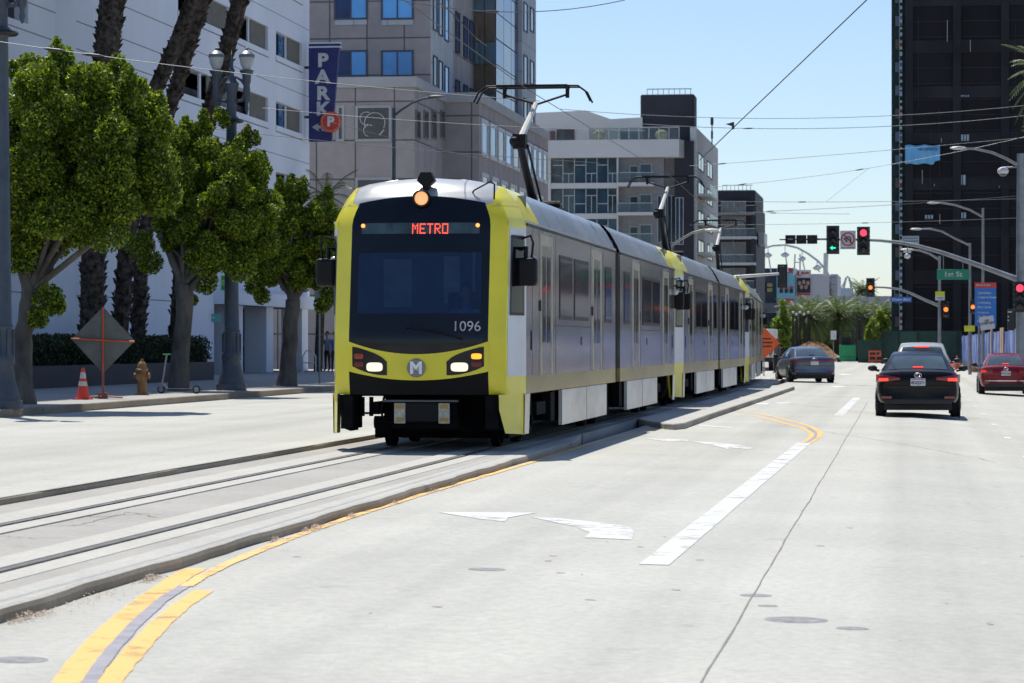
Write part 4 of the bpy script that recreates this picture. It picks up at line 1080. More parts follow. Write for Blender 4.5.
# ================================================================ people near the shop entrance
def person(label,loc,rz,pose='stand',shirt=(.2,.25,.35),legs=(.03,.03,.04),skin=(.35,.2,.13),hair=(.02,.015,.01),s=1.0,name='person'):
    root=thing(name,label,'person',loc,rz)
    if pose=='stand':
        J={'pel':(0,0,.95),'ch':(0,0,1.25),'nk':(0,0,1.47),'nk2':(0,.01,1.53),'shl':(-.18,0,1.42),'ell':(-.25,.03,1.14),'hal':(-.22,.12,.90),'shr':(.18,0,1.42),'elr':(.26,.0,1.15),'har':(.24,.15,.95),'hl':(-.09,0,.90),'kl':(-.11,.03,.50),'al':(-.11,0,.09),'tl':(-.12,.16,.04),'hr':(.09,0,.90),'kr':(.11,-.02,.50),'ar':(.12,-.03,.09),'tr':(.13,.13,.04)}
    else:
        J={'pel':(0,0,.55),'ch':(0,.05,.85),'nk':(0,.05,1.07),'nk2':(0,.06,1.13),'shl':(-.18,.05,1.02),'ell':(-.25,.18,.78),'hal':(-.16,.38,.72),'shr':(.18,.05,1.02),'elr':(.26,.18,.78),'har':(.18,.38,.72),'hl':(-.09,0,.53),'kl':(-.12,.42,.55),'al':(-.12,.45,.12),'tl':(-.12,.62,.05),'hr':(.09,0,.53),'kr':(.12,.42,.55),'ar':(.12,.45,.12),'tr':(.12,.62,.05)}
    Rr={'pel':.15,'ch':.16,'nk':.07,'nk2':.055,'shl':.075,'ell':.048,'hal':.032,'shr':.075,'elr':.048,'har':.032,'hl':.10,'kl':.062,'al':.042,'tl':.035,'hr':.10,'kr':.062,'ar':.042,'tr':.035}
    E=[('pel','ch'),('ch','nk'),('nk','nk2'),('ch','shl'),('shl','ell'),('ell','hal'),('ch','shr'),('shr','elr'),('elr','har'),('pel','hl'),('hl','kl'),('kl','al'),('al','tl'),('pel','hr'),('hr','kr'),('kr','ar'),('ar','tr')]
    ks=list(J); me=bpy.data.meshes.new('body'); me.from_pydata([Vector(J[k])*s for k in ks],[(ks.index(a),ks.index(b)) for a,b in E],[])
    o=bpy.data.objects.new('body',me); C.objects.link(o); o.parent=root
    o.modifiers.new('k','SKIN'); sv=me.skin_vertices[0].data
    for i,k in enumerate(ks): sv[i].radius=(Rr[k]*s,Rr[k]*s*(.72 if k in('ch','pel') else 1)); sv[i].use_root=(k=='pel')
    sb=o.modifiers.new('s','SUBSURF'); sb.levels=1; sb.render_levels=1
    m,nt,b=nm('clothing'); t=nt.nodes.new('ShaderNodeTexCoord'); sp=nt.nodes.new('ShaderNodeSeparateXYZ'); L(nt,t.outputs['Object'],sp.inputs[0])
    zc_=.93*s if pose=='stand' else .62*s
    r=ramp(nt,sp.outputs[2],[(0,legs),(1,shirt)]); r.color_ramp.interpolation='CONSTANT'; r.color_ramp.elements[1].position=min(.99,zc_)
    L(nt,r.outputs[0],b.inputs['Base Color']); b.inputs['Roughness'].default_value=.9
    me.materials.append(m)
    hz=J['nk2'][2]+.13; hy_=J['nk2'][1]+.015
    sk=M_('skin',skin,.6)
    mb=MB(); mb.ball((0,hy_*s,hz*s),.105*s,8,0,(.78,.95,1.18)); mb.ball((0,(hy_+.10)*s,(hz-.02)*s),.018*s,4,0,(.7,1,1.3))
    for sd in (-1,1): mb.ball((sd*.083*s,hy_*s,(hz-.01)*s),.022*s,4,0,(.4,.8,1.3))
    mb.tube([(0,J['nk'][1]*s,(J['nk'][2])*s),(0,hy_*s,(hz-.05)*s)],.05*s,8)
    hd=mb.build('head',sk,root,smooth=True)
    mb=MB(); 
    for sd in (-1,1): mb.ball((sd*.032*s,(hy_+.088)*s,(hz+.015)*s),.012*s,4)
    mb.box(-.025*s,.025*s,(hy_+.085)*s,(hy_+.097)*s,(hz-.065)*s,(hz-.055)*s); mb.build('face_features',mt['black'],hd)
    mb=MB(); mb.ball((0,(hy_-.018)*s,(hz+.035)*s),.108*s,8,0,(.82,.95,1.05)); mb.build('hair',M_('hair',hair,.8),hd,smooth=True)
    for k,kk in (('hal','ell'),('har','elr')):
        h=Vector(J[k])*s; d=(h-Vector(J[kk])*s).normalized(); sd=Vector((1,0,0)); mb=MB()
        mb.tube([h-d*.03,h+d*.06*s],[.03*s,.036*s],8)
        for f in range(4): a=h+d*.05*s+sd*(f-1.5)*.018*s; mb.tube([a,a+d*.04*s+Vector((0,0,-.004)),a+d*(.075-.01*abs(f-1.5))*s+Vector((0,0,-.015))],.0085*s,5)
        a=h+sd*.03*s; mb.tube([a,a+d*.03*s+sd*.02*s,a+d*.055*s+sd*.022*s],.009*s,5)
        mb.build('hand',sk,root)
    return root
Yp=Yof(334,-27.3)-20
for (u,Yq,lab,sh,rz) in ((327.5,128,'person in pale grey clothes standing at the shop entrance, left of the other','',160),(335,125,'person in a light blue shirt beside the tram at the shop entrance','',200)):
    Xq=Xof(u,Yq); person(lab,(Xq,Yq,PZ),R(rz),'stand',(.28,.30,.36) if u<330 else (.12,.17,.32),(.03,.03,.04))
# tram driver (seated inside the leading cab)
person('tram driver in dark jacket and pale shirt seated behind the windscreen',(TC+.40,38+1.28,RAILZ+.88),R(180),'sit',(.22,.28,.42),(.02,.02,.03),(.42,.25,.17))
# ================================================================ buildings behind
def fbox(m,u0,u1,v0,v1,Y,d0,d1,k=0):
    """box on the plane y=Y facing the camera (d0..d1 = distance in front)"""
    x0,x1=Xof(u0,Y),Xof(u1,Y); uc=(u0+u1)/2; X_=Xof(uc,Y)
    m.box(x0,x1,Y-d1,Y-d0,zat(v1,X_,Y),zat(v0,X_,Y),k)
def sbox(m,u0,u1,v0,v1,X_,d0,d1,k=0,slope=0):
    """box on plane x=X facing +x; v at u0"""
    y0,y1=Yof(u0,X_),Yof(u1,X_); m.box(X_+d0,X_+d1,y0,y1,zat(v1,X_,y0),zat(v0,X_,y0),k)
stone=panel('mauve_stone',(.31,.285,.285),(.35,.32,.315),2.1,2.05,.35,.7,.045)
stonel=panel('pale_stone',(.42,.46,.48),(.46,.50,.52),1.9,1.9,.6,.6,.03)
cop=M_('stone_coping',(.36,.37,.38),.7,0,.08,.4)
blueg=M_('sky_reflection_glass',(.10,.36,.74),.08,.0,.35,.12,.35)  # lighter blue base colour holds the sky mirrored in the panes
blued=M_('deep_blue_glass',(.012,.04,.13),.08,0,.4,.2,.3)
frameb=M_('blue_frame',(.03,.05,.10),.4)
whitef=M_('white_frame',(.60,.62,.63),.5)
B=thing('office_building','mauve stone office block with blue windows behind the parking sign, tower over a lower podium','building',(-27,151,0))
Y1,Y2=151.0,161.0; Xa=Xof(414.5,Y1); Xb=Xof(479,Y2); Y3=Yof(548,Xb)
zc1=zat(76.5,Xa,Y1); zc2=zat(97,Xb,Y2)
m=MB(); m.box(-60,Xa,Y1,Y2,-.1,zc1-.55); m.box(-60,Xb,Y2,Y3,-.1,zc1-.551); m.build('podium',stone,B,world=True)
m=MB(); m.box(-60,Xa+.12,Y1-.12,Y2-.13,zc1-.55,zc1); m.box(-60,Xb+.12,Y2-.12,Y3+.1,zc1-.551,zc1+.002); m.build('podium_coping',cop,B,world=True)
def win_front(parent,u0,u1,v0,v1,Y,glass,fr,n=2,fm=.12,kids=True):
    m=MB(); x0,x1=Xof(u0,Y),Xof(u1,Y); X_=(x0+x1)/2; z0,z1=zat(v1,X_,Y),zat(v0,X_,Y)
    m.box(x0-fm,x1+fm,Y-.07,Y-.01,z1,z1+fm); m.box(x0-fm,x1+fm,Y-.10,Y-.01,z0-fm,z0); m.box(x0-fm,x0,Y-.07,Y-.01,z0,z1); m.box(x1,x1+fm,Y-.07,Y-.01,z0,z1)
    for i in range(1,n): xx=x0+(x1-x0)*i/n; m.box(xx-.04,xx+.04,Y-.06,Y-.01,z0,z1)
    w=m.build('window',fr,parent,world=True)
    gl=glass if isinstance(glass,list) else [glass]
    m=MB()
    for i in range(n): m.box(x0+(x1-x0)*i/n,x0+(x1-x0)*(i+1)/n-.001,Y-.03,Y-.012,z0,z1,i%len(gl))
    m.build('pane',gl,w,world=True); return w
def win_side(parent,u0,u1,v0,v1,X_,glass,fr,n=1,fm=.1):
    y0,y1=Yof(u0,X_),Yof(u1,X_); z0,z1=zat(v1,X_,y0),zat(v0,X_,y0); m=MB()
    m.box(X_+.01,X_+.08,y0-fm,y1+fm,z1,z1+fm); m.box(X_+.01,X_+.1,y0-fm,y1+fm,z0-fm,z0); m.box(X_+.01,X_+.07,y0-fm,y0,z0,z1); m.box(X_+.01,X_+.07,y1,y1+fm,z0,z1)
    for i in range(1,n): yy=y0+(y1-y0)*i/n; m.box(X_+.01,X_+.06,yy-.04,yy+.04,z0,z1)
    w=m.build('window',fr,parent,world=True); m=MB(); m.box(X_+.012,X_+.03,y0,y1,z0,z1); m.build('pane',glass,w,world=True)
win_front(B,358,389,108,139,Y1,glassy('dark_pane',(.02,.03,.04)),cop,1,.14)
win_front(B,339,342,108,139,Y1,glassy('dark_pane2',(.02,.03,.04)),cop,1,.14)
win_front(B,358,389,180,212,Y1,mt['glass'],cop,1,.14)
# white circular neon pattern in the big pane
m=MB(); X_=Xof(373,Y1); zc=zat(124,X_,Y1)
def ringpts(cx,cz,r,a0=0,a1=2*PI): return [(cx+r*math.cos(a0+(a1-a0)*k/16),Y1-.05,cz+r*math.sin(a0+(a1-a0)*k/16)) for k in range(17)]
for a in (ringpts(X_-.35,zc+.3,.34,1,5),ringpts(X_+.1,zc+.05,.55,-.5,3.6),ringpts(X_-.2,zc-.35,.3,1,4.6)): m.tube(a,.02,4)
m.tube([(X_+.35,Y1-.05,zc-.6),(X_+.6,Y1-.05,zc-.3)],.03,4); m.build('window_decoration',whitef,B,world=True)
for u0 in (415.5,423.5,431.5,440): win_side(B,u0,u0+4,111,137,Xa,mt['glass'],M_('mauve_frame',(.2,.17,.17),.6),1,.06)
for u in (481.5,490,498,505.5,513,521.5,527.5,533,538,543): win_side(B,u,u+(5.2 if u<515 else 3.4),zat_v(0) if False else (344-(344-122)*(912-u)/(912-481.5)),344-(344-152)*(912-u)/(912-481.5),Xb,blueg if int(u)%3 else blued,whitef,1,.22)
for u in (482,492,501,510,519,528,537): win_side(B,u,u+5.2,344-(344-176)*(912-u)/(912-481.5),344-(344-206)*(912-u)/(912-481.5),Xb,mt['glass'],whitef,1,.22)
# tower
Y4=158.0; Xc=Xof(431,Y4); Yt5=Yof(453,Xc); Yt6=Yof(474,Xc); zT=36
Xd=Xof(500,Yt6); Yt7=Yof(522,Xd); Yt8=Yof(536,Xd)
m=MB(); m.box(-60,Xc-.02,Y4,Yt6,zc1-.6,zT); m.build('tower',stone,B,world=True)
m=MB(); m.box(Xc-.02,Xc,Y4,Yt5,zc1,zT); m.build('pale_cladding',stonel,B,world=True); m=MB(); m.box(Xd-3,Xd,Yt7,Yt8,zc1,zT); m.build('pale_cladding',stonel,B,world=True)
m=MB(); m.box(-45,Xd-.3,Yt6+.0,Yt7,zc1,zT-.5,0); m.build('glass_bay',M_('bay_core',(.05,.05,.06),.6),B,world=True)
# tinted curtain wall facing us, deep blue on the side
pit=3.15; zbase=zc1-.3
tealb=M_('teal_glass',(.09,.14,.17),.1,0,.3,.3,.8); brn=M_('bronze_glass',(.115,.085,.055),.12,0,.3,.3,.8)
x0,x1=Xof(474,Yt6),Xd-.3
m=MB(); z=zbase;i=0
while z<zT-1:
    for a,b in ((x0,(x0+x1)/2-.03),((x0+x1)/2+.03,x1)):
        m.box(a,b,Yt6-.05,Yt6-.01,z,z+1.3,0); m.box(a,b,Yt6-.05,Yt6-.01,z+1.34,z+pit-.04,1)
    z+=pit
m.build('curtain_wall',[tealb,brn],B,world=True)
m=MB(); z=zbase
n=3
while z<zT-1:
    for k in range(n):
        a=Yt6+(Yt7-Yt6)*k/n; b=Yt6+(Yt7-Yt6)*(k+1)/n; m.box(Xd-.3,Xd-.24,a+.07,b-.07,z,z+1.5,(k+int(z))%2); m.box(Xd-.3,Xd-.24,a+.07,b-.07,z+1.58,z+pit-.06,(k+1)%2 if int(z)%3 else 1)
    z+=pit
m.build('blue_curtain_wall',[M_('curtain_blue_glass',(.04,.15,.38),.1,0,.4,.3,.15),blued],B,world=True)
for vt,vb in ((-8,18),(52,75)):
    win_front(B,336,366,vt,vb,Y4,[blued,blueg],frameb,2,.1)
    win_front(B,383,412,vt,vb,Y4,[blueg],frameb,2,.1)
    m=MB()
    for (a,b) in ((335,367),(382,413)): fbox(m,a,b,vb+1,vb+7,Y4,0,.06)
    m.build('window_sill',stonel,B,world=True)
for k,(vt,vb) in enumerate(((-12,29),(56,89),)):
    for u in (433,438.5,444.5): win_side(B,u,u+3.4,vt+(u-433)*.9,vb+(u-433)*.9-(4 if k else 0),Xc,blued if u<440 else blueg,frameb,1,.05)
    for u in (455.5,463.5,469.5): win_side(B,u,u+3.6,vt+10+(u-433)*.62,vb+8+(u-433)*.62,Xc,blued,frameb,1,.05)
for v in (2,55,98):
    for u in (523.5,530): win_side(B,u,u+3.2,v+(u-523)*.8,v+28,Xd,blued,frameb,1,.05)
# ---------------------------------------------------------------- white terraced apartments
wr=M_('apartment_render',(.66,.65,.64),.8,0,.06,.15); wl=M_('apartment_render_side',(.60,.59,.575),.8,0,.06,.15)
dk=M_('charcoal_cladding',(.028,.03,.042),.7,0,.2,.3)
tg=M_('apartment_glass',(.06,.12,.14),.07,0,.55,.35,.9); tg2=M_('apartment_glass_blue',(.03,.075,.11),.07,0,.4,.5,.9)
grayw=M_('recess_grey',(.27,.27,.285),.8); rail_=M_('rail_white',(.55,.57,.58),.5); glr=seethru('balcony_glass',(.8,.88,.9),.72,(.25,.3,.32))
B=thing('apartment_building','white terraced apartment block with glass walls and a charcoal stair tower, centre background','apartment building',(-25,285,0))
Y5=285.0; Xe=Xof(695,Y5); Ye=Yof(718,Xe); Xl=Xof(530,Y5)
def ZF(v,u=620,Y=Y5): return zat(v,Xof(u,Y),Y)
XF=Xof(687,Y5-1.2)
m=MB()
m.box(Xl,Xof(664,Y5),Y5,Y5+22,-.2,ZF(158),0)                         # main core
m.box(Xof(640,Y5),Xof(664,Y5),Y5+.02,Y5+2.9,ZF(158),ZF(143),0)
m.build('core_wall',grayw,B,world=True)
m=MB()   # terrace parapet band and floor bands
m.box(Xof(548,Y5),Xof(664,Y5),Y5-1.2,Y5,ZF(158),ZF(140.5)); m.prism([(Xof(664,Y5),Y5-1.2),(Xof(680,Y5),Y5-1.2),(Xof(689,Y5)+0,Y5+4),(Xof(689,Y5),Y5+8),(Xof(664,Y5),Y5+8)],ZF(158),ZF(140.5),'z')
for v0,v1 in ((183,188.5),(213.5,219),(244,249)): m.box(Xof(548,Y5),Xof(618.5,Y5),Y5-.6,Y5,ZF(v1),ZF(v0))
for v0,v1 in ((183.5,187),(213,216)): m.box(Xof(619,Y5),Xof(655,Y5),Y5-1.8,Y5,ZF(v1),ZF(v0))
m.box(Xof(547,Y5),Xof(551.5,Y5),Y5-.7,Y5-.01,-.1,ZF(158)); m.box(Xof(617.5,Y5),Xof(619,Y5),Y5-.7,Y5-.01,ZF(244),ZF(158))
m.build('floor_band',wr,B,world=True)
m=MB(); m.prism([(Xl,ZF(141)),(Xl,ZF(110)),(Xof(583,Y5),ZF(108)),(Xof(608,Y5),ZF(117)),(Xof(640,Y5),ZF(115.5)),(Xof(640,Y5),ZF(141))],Y5+2.5,Y5+16,'y'); m.build('penthouse',wr,B,world=True)
win_front(B,558.5,573,131,141,Y5+2.4,tg,M_('bronze_frame',(.1,.05,.04),.5),2,.15)
win_front(B,621,641,132,141,Y5+2.4,tg,grayw,2,.1)
m=MB(); m.box(Xof(547,Y5),Xof(552,Y5),Y5+1.9,Y5+2.4,ZF(141),ZF(129)); m.build('brick_panel',M_('bronze_wall',(.14,.09,.085),.7),B,world=True)
# stair tower with rounded corners
m=MB(); m.box(Xof(637.5,Y5),Xof(692,Y5),Y5+3.0,Y5+6.5,ZF(141),ZF(92)); tw=m.build('stair_tower',dk,B,world=True,bevel=.18)
m=MB()
for k in range(9): x=Xof(644+5.5*k,Y5); m.box(x-.03,x+.03,Y5+3.4,Y5+3.46,ZF(92),ZF(86.5))
m.box(Xof(644,Y5),Xof(689,Y5),Y5+3.4,Y5+3.46,ZF(87),ZF(86)); m.build('roof_railing',rail_,B,world=True)
m=MB(); m.box(Xof(674,Y5),Xof(693,Y5),Y5+.8,Y5+6.4,-.1,ZF(141)); m.build('tower_shaft',dk,B,world=True)
m=MB(); m.box(Xof(662,Y5),Xof(674,Y5)-.01,Y5+1.4,Y5+6.4,-.1,ZF(157)); m.build('recess_wall',grayw,B,world=True)
# terrace railing and parasols/planters
m=MB(); m.box(Xof(590,Y5),Xof(679,Y5),Y5-1.15,Y5-1.12,ZF(140),ZF(129)); m.build('balcony_glass',glr,B,world=True)
m=MB(); m.box(Xof(590,Y5),Xof(680,Y5),Y5-1.2,Y5-1.1,ZF(129),ZF(128))
for k in range(10): x=Xof(590+10*k,Y5); m.box(x-.04,x+.04,Y5-1.2,Y5-1.16,ZF(140),ZF(128.5))
m.build('terrace_rail',rail_,B,world=True)
for u in (599,661.5):
    c=aty(u,135,Y5+1.0); m=MB(); m.ball((c.x,c.y,c.z),.62,8,0,(1.05,1,.85)); o=m.build('round_shrub',M_('pale_yellow_shrub',(.50,.45,.22),.9,0,.3,6,bmp=.5),None,smooth=True); tag(o,'round pale yellow bush on the roof terrace, %s'%('left one' if u<620 else 'right one by the charcoal tower'),'bush','terrace bushes')
# glass walls: each bay of each storey a window
rws=[(158.5,183),(189,213.3),(219.3,243.8),(249.5,274)]
for r,(v0,v1) in enumerate(rws):
    us=[552,563,574.5,586,597,608,617]
    for i in range(6):
        u0,u1=us[i]+.5,us[i+1]-.4; m=MB(); Y=Y5-.3; gl=[tg,tg2][(i*3+r*2+(i*i)%3)%2]
        x0,x1=Xof(u0,Y),Xof(u1,Y); z0,z1=ZF(v1),ZF(v0)
        w=MB(); w.box(x0,x1,Y,Y+.05,z0,z1); wo=w.build('window',gl,B,world=True)
        k=.38 if (i+r)%2 else .72; zz=z0+(z1-z0)*k
        f=MB(); f.box(x1-.0,x1+.07,Y-.05,Y+.05,z0,z1); f.box(x0,x1,Y-.05,Y-.003,zz,zz+.07)
        if i%2: f.box((x0+x1)/2-.03,(x0+x1)/2+.03,Y-.05,Y-.003,z0,zz)
        f.build('window_frame',rail_,wo,world=True)
# recessed balconies in the middle
for r,(v0,v1) in enumerate(rws[:3]):
    win_front(B,630.5,637.5,v0+8,v1,Y5,tg,M_('pale_frame',(.4,.42,.36),.5),1,.1); win_front(B,640.5,651,v0+6,v1,Y5,[tealb],M_('pale_frame_b',(.42,.44,.40),.5),1,.1)
    m=MB(); m.box(Xof(619.5,Y5),Xof(655,Y5),Y5-1.75,Y5-1.72,ZF(v1),ZF(v1-9)); m.build('balcony_glass',glr,B,world=True)
    m=MB(); m.box(Xof(619.5,Y5),Xof(655,Y5),Y5-1.78,Y5-1.7,ZF(v1-9),ZF(v1-9.6)); m.build('balcony_rail',rail_,B,world=True)
for (u,v) in ((658,196),(668,196),(676,198)):
    win_front(B,u,u+7,v,v+46,Y5+ (.78 if u>670 else (1.38 if u>664 else -.01)),tg2,rail_,2,.06)
# side wing facing the street
zS=lambda v:zat(v,Xe,Y5)
m=MB(); m.prism([(Y5+1.5,-.1),(Y5+1.5,zS(126)),(Ye,zS(126)),(Ye,-.1)],Xe-.6,Xe,'x'); m.box(Xe-9,Xe-.61,Y5+7,Ye-.1,-.1,zS(126)); m.build('side_wing',wl,B,world=True)
m=MB(); m.box(Xe-.5,Xe+.05,Y5+1.2,Y5+1.6,-.1,zS(126)); m.build('corner_trim',rail_,B,world=True)
for k in range(4):
    for j in range(2): win_side(B,698+j*9,703.5+j*8.5,344-(344-153-29*k)*(912-698-j*9)/(912-698),344-(344-168-29*k)*(912-698-j*9)/(912-698),Xe,tg,grayw,2,.1)
    if k:
        zb=zat(165+29.5*k,Xe,Y5); m=MB(); m.box(Xe,Xe+1.3,Y5+3,Y5+14,zb,zb+.25); m.build('balcony_slab',rail_,B,world=True); m=MB(); m.box(Xe+1.25,Xe+1.28,Y5+3,Y5+14,zb+.25,zb+1.2); m.build('balcony_glass',glr,B,world=True)
# ---------------------------------------------------------------- dark apartment block
B=thing('apartment_building','dark charcoal balcony block just right of the white terraced apartments','apartment building',(-24,350,0)); Y6=350.0
Z6=lambda v,u=738:zat(v,Xof(u,Y6),Y6)
m=MB(); m.box(Xof(700,Y6),Xof(756,Y6),Y6,Y6+22,-.1,Z6(205)); m.box(Xof(700,Y6),Xof(755,Y6),Y6+1,Y6+20,Z6(205),Z6(189.5)); m.build('wall',dk,B,world=True,bevel=.2)
m=MB()
for k in range(8): x=Xof(722+4*k,Y6); m.box(x-.03,x+.03,Y6+1.2,Y6+1.26,Z6(190),Z6(184.5))
m.box(Xof(722,Y6),Xof(752,Y6),Y6+1.2,Y6+1.26,Z6(185),Z6(184.3)); m.build('roof_railing',rail_,B,world=True)
for k,(v,u1) in enumerate(((212,755),(236,757),(262,756),(288,756))):
    m=MB(); m.box(Xof(716,Y6),Xof(u1,Y6),Y6-2.0,Y6-.002,Z6(v+3.5),Z6(v+1)); m.build('balcony_slab',whitef if k else grayw,B,world=True)
    if k: 
        m=MB(); m.box(Xof(719,Y6),Xof(u1-1,Y6),Y6-1.95,Y6-1.92,Z6(v+1),Z6(v-6.5)); m.build('balcony_glass',glr,B,world=True)
        m=MB(); m.box(Xof(719,Y6),Xof(u1-1,Y6),Y6-2.0,Y6-1.9,Z6(v-6.5),Z6(v-7.2)); m.build('balcony_rail',rail_,B,world=True)
    for u0,u2 in ((722,733),(735,745)): win_front(B,u0,u2,v-19 if k else v-10,v+1,Y6,tg,grayw,2,.12)
m=MB(); m.box(Xof(757.5,Y6),Xof(763.5,Y6),Y6+2,Y6+9,Z6(244),Z6(232)); m.build('side_balcony',rail_,B,world=True)
m=MB(); m.box(Xof(752,Y6),Xof(755,Y6),Y6-1.9,Y6-1.6,-.1,Z6(207)); m.build('balcony_post',dk,B,world=True)

# ---------------------------------------------------------------- entertainment complex, arch and overpass
Y7=430.0; Z7=lambda v,u=790:zat(v,Xof(u,Y7),Y7)
B=thing('entertainment_building','pale building with tall poster panels under the white arch, far behind the tram','building',(Xof(790,Y7),Y7,0))
pale=M_('pale_wall',(.46,.47,.50),.8,0,.05,.05)
m=MB(); m.box(Xof(795,Y7),Xof(829,Y7),Y7,Y7+30,0,Z7(274)); m.box(Xof(829,Y7),Xof(836,Y7),Y7+8,Y7+30,0,Z7(273)); m.build('wall',pale,B,world=True)
m=MB(); m.box(Xof(744,Y7),Xof(778,Y7),Y7+1,Y7+30,0,Z7(268)); m.build('dark_hall',M_('hall_navy',(.03,.045,.07),.5,0,.6,.1),B,world=True)
m=MB(); m.box(Xof(777,Y7),Xof(795.2,Y7),Y7-1,Y7+20,0,Z7(268)); m.build('teal_panel',M_('panel_teal',(.16,.42,.52),.5),B,world=True)
cols_=[('poster_red',(.45,.04,.06)),('poster_dark',(.02,.02,.03)),('poster_skin',(.40,.24,.20)),('poster_white',(.6,.58,.58))]
pm={n:M_(n,c,.6) for n,c in cols_}
def pbox(nm_,u0,u1,v0,v1,mat,d=0,par=None):
    m=MB(); m.box(Xof(u0,Y7),Xof(u1,Y7),Y7-1.08-d,Y7-1.0-d,Z7(v1),Z7(v0)); return m.build(nm_,mat,par or B,world=True)
pbox('poster_panel',779,786,268,283.5,pm['poster_dark'],.02); pbox('poster_panel',786.5,793,268.5,273,pm['poster_red'],.02); pbox('poster_panel',778,794,299,303,pm['poster_red'],.02)
for u in (780,785,790): pbox('poster_panel',u,u+3.2,286.5,289,pm['poster_red'],.02); pbox('poster_panel',u,u+3.2,289.1,293,pm['poster_dark'],.02)
m=MB(); m.box(Xof(796,Y7),Xof(811,Y7),Y7-.2,Y7-.02,Z7(296),Z7(270)); ps=m.build('poster',pm['poster_white'],B,world=True)
m=MB(); m.box(Xof(797,Y7),Xof(810.5,Y7),Y7-.3,Y7-.21,Z7(293),Z7(278)); m.build('poster_figures',pm['poster_dark'],ps,world=True)
m=MB()
for i,(u,v) in enumerate(((799.5,283),(803.7,282),(808,283),(801.5,287),(806,287))): c=aty(u,v,Y7-.35); m.ball((c.x,c.y,c.z),.26,5,0,(1,.2,1.3))
m.build('poster_faces',pm['poster_skin'],ps,world=True)
m=MB(); m.box(Xof(797,Y7),Xof(810.5,Y7),Y7-.3,Y7-.21,Z7(295.5),Z7(293.6)); c=aty(799.5,273.5,Y7-.3); m.ball((c.x,c.y,c.z),.36,6,0,(1,.15,1)); m.build('poster_emblem',pm['poster_red'],ps,world=True); m=MB(); m.box(Xof(802,Y7),Xof(809,Y7),Y7-.3,Y7-.21,Z7(274),Z7(272.5)); m.build('poster_lettering',pm['poster_red'],ps,world=True)
m=MB()
for k in range(6): c=aty(757+5.5*(k%3),285+5*(k//3),Y7); m.box(c.x-1.0,c.x+.6,Y7+.85,Y7+.99,c.z-.25,c.z+.3,k%3)
m.build('light_streaks',[M_('neon_a',(.35,.12,.1),.5),M_('neon_b',(.08,.22,.25),.5),M_('neon_c',(.32,.28,.1),.5)],B,world=True)
m=MB()
for k in range(5): c=aty(829+.9*k,276+6*k,Y7); m.tube([(c.x,Y7+2,0),(c.x,Y7+2,c.z)],.12,5)
for v in (277,284,291,298): m.box(Xof(828,Y7),Xof(836-(v-277)*.12,Y7),Y7+1.8,Y7+2.2,Z7(v+.7),Z7(v))
m.build('steel_canopy',M_('canopy_steel',(.25,.23,.24),.6),B,world=True)
# arch with hanging dishes
root=thing('light_arch','thin white arch carrying saucer shaped lamps, far above the poster building','arch',(Xof(790,Y7-6),Y7-6,0))
am=M_('arch_white',(.60,.62,.63),.5); Ya=Y7-6
P=[aty(u,v,Ya) for u,v in ((735,272),(745,262),(752,256),(762,248.5),(773,245.5),(785,244.8),(797,247.5),(808,253.5),(818,261),(826,270),(829,276))]
m=MB(); m.tube(P,.17,8); m.build('arch_tube',am,root,world=True)
for u,v0,v1,w in ((768,247,255.5,4.2),(785,245,255,4.5),(802,249,259,4),(817,260,268,4.6)):
    c=aty(u,v1,Ya); r_=w/F*Zd(c.x,c.y); m=MB(); m.lathe([(r_*.3,.45),(r_,.12),(r_,.0),(r_*.5,-.3),(0,-.35)],14,tuple(c)); t=aty(u,v0,Ya); m.tube([(c.x,c.y,c.z+.4),t],.06,5)
    b=aty(u+3,272,Ya); m.tube([c+Vector((.1,0,-.3)),b],.10,5); m.build('saucer_lamp',am,root,world=True)
m=MB(); a=aty(826,253,Ya); b=aty(825.5,276,Ya); m.tube([a,b],.35,6); m.build('pier',am,root,world=True); m=MB(); m.tube([aty(795,254,Ya),aty(794,275,Ya)],.12,5); m.tube([aty(800,254,Ya),aty(800,275,Ya)],.12,5); m.box(Xof(794,Ya),Xof(801,Ya),Ya-.1,Ya+.1,Z7(264),Z7(263)); m.build('mast',am,root,world=True)
# overpass wall
Yo=400.0
root=thing('overpass','long pale grey concrete overpass wall crossing behind the palms','overpass',(Xof(860,Yo),Yo,0))
m=MB(); m.box(Xof(836,Yo),Xof(905,Yo),Yo,Yo+8,0,zat(296,Xof(880,Yo),Yo)); m.build('wall',pale,root,world=True)
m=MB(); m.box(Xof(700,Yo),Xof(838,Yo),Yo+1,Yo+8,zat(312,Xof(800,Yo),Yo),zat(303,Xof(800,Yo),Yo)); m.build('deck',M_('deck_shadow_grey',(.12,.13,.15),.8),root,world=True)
m=MB()
for u in range(840,905,9): fbox(m,u,u+.5,296,330,Yo,0,.1)
m.build('pilaster',M_('pilaster_grey',(.38,.39,.41),.8),root,world=True)
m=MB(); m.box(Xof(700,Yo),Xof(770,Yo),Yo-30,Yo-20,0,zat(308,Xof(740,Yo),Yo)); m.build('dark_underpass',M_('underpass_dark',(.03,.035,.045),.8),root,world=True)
# bridge towers far away
Yb=900.0; root=thing('cable_bridge','faint blue bridge pylons on the skyline left of the small signal','bridge',(Xof(847,Yb),Yb,0))
fb=M_('far_blue',(.40,.47,.55),.9)
m=MB()
for u in (846,849): m.tube([aty(u,277.5,Yb),aty(u-4+ (8 if u>847 else 0),296,Yb)],.35,5); 
m.tube([aty(847.5,276,Yb),aty(858,294,Yb)],.2,4); m.tube([aty(847.5,276,Yb),aty(838,294,Yb)],.2,4); m.build('pylon',fb,root,world=True)
m=MB(); m.box(Xof(838,Yb),Xof(853,Yb),Yb,Yb+5,0,zat(288,Xof(845,Yb),Yb)); m.build('deck',fb,root,world=True)
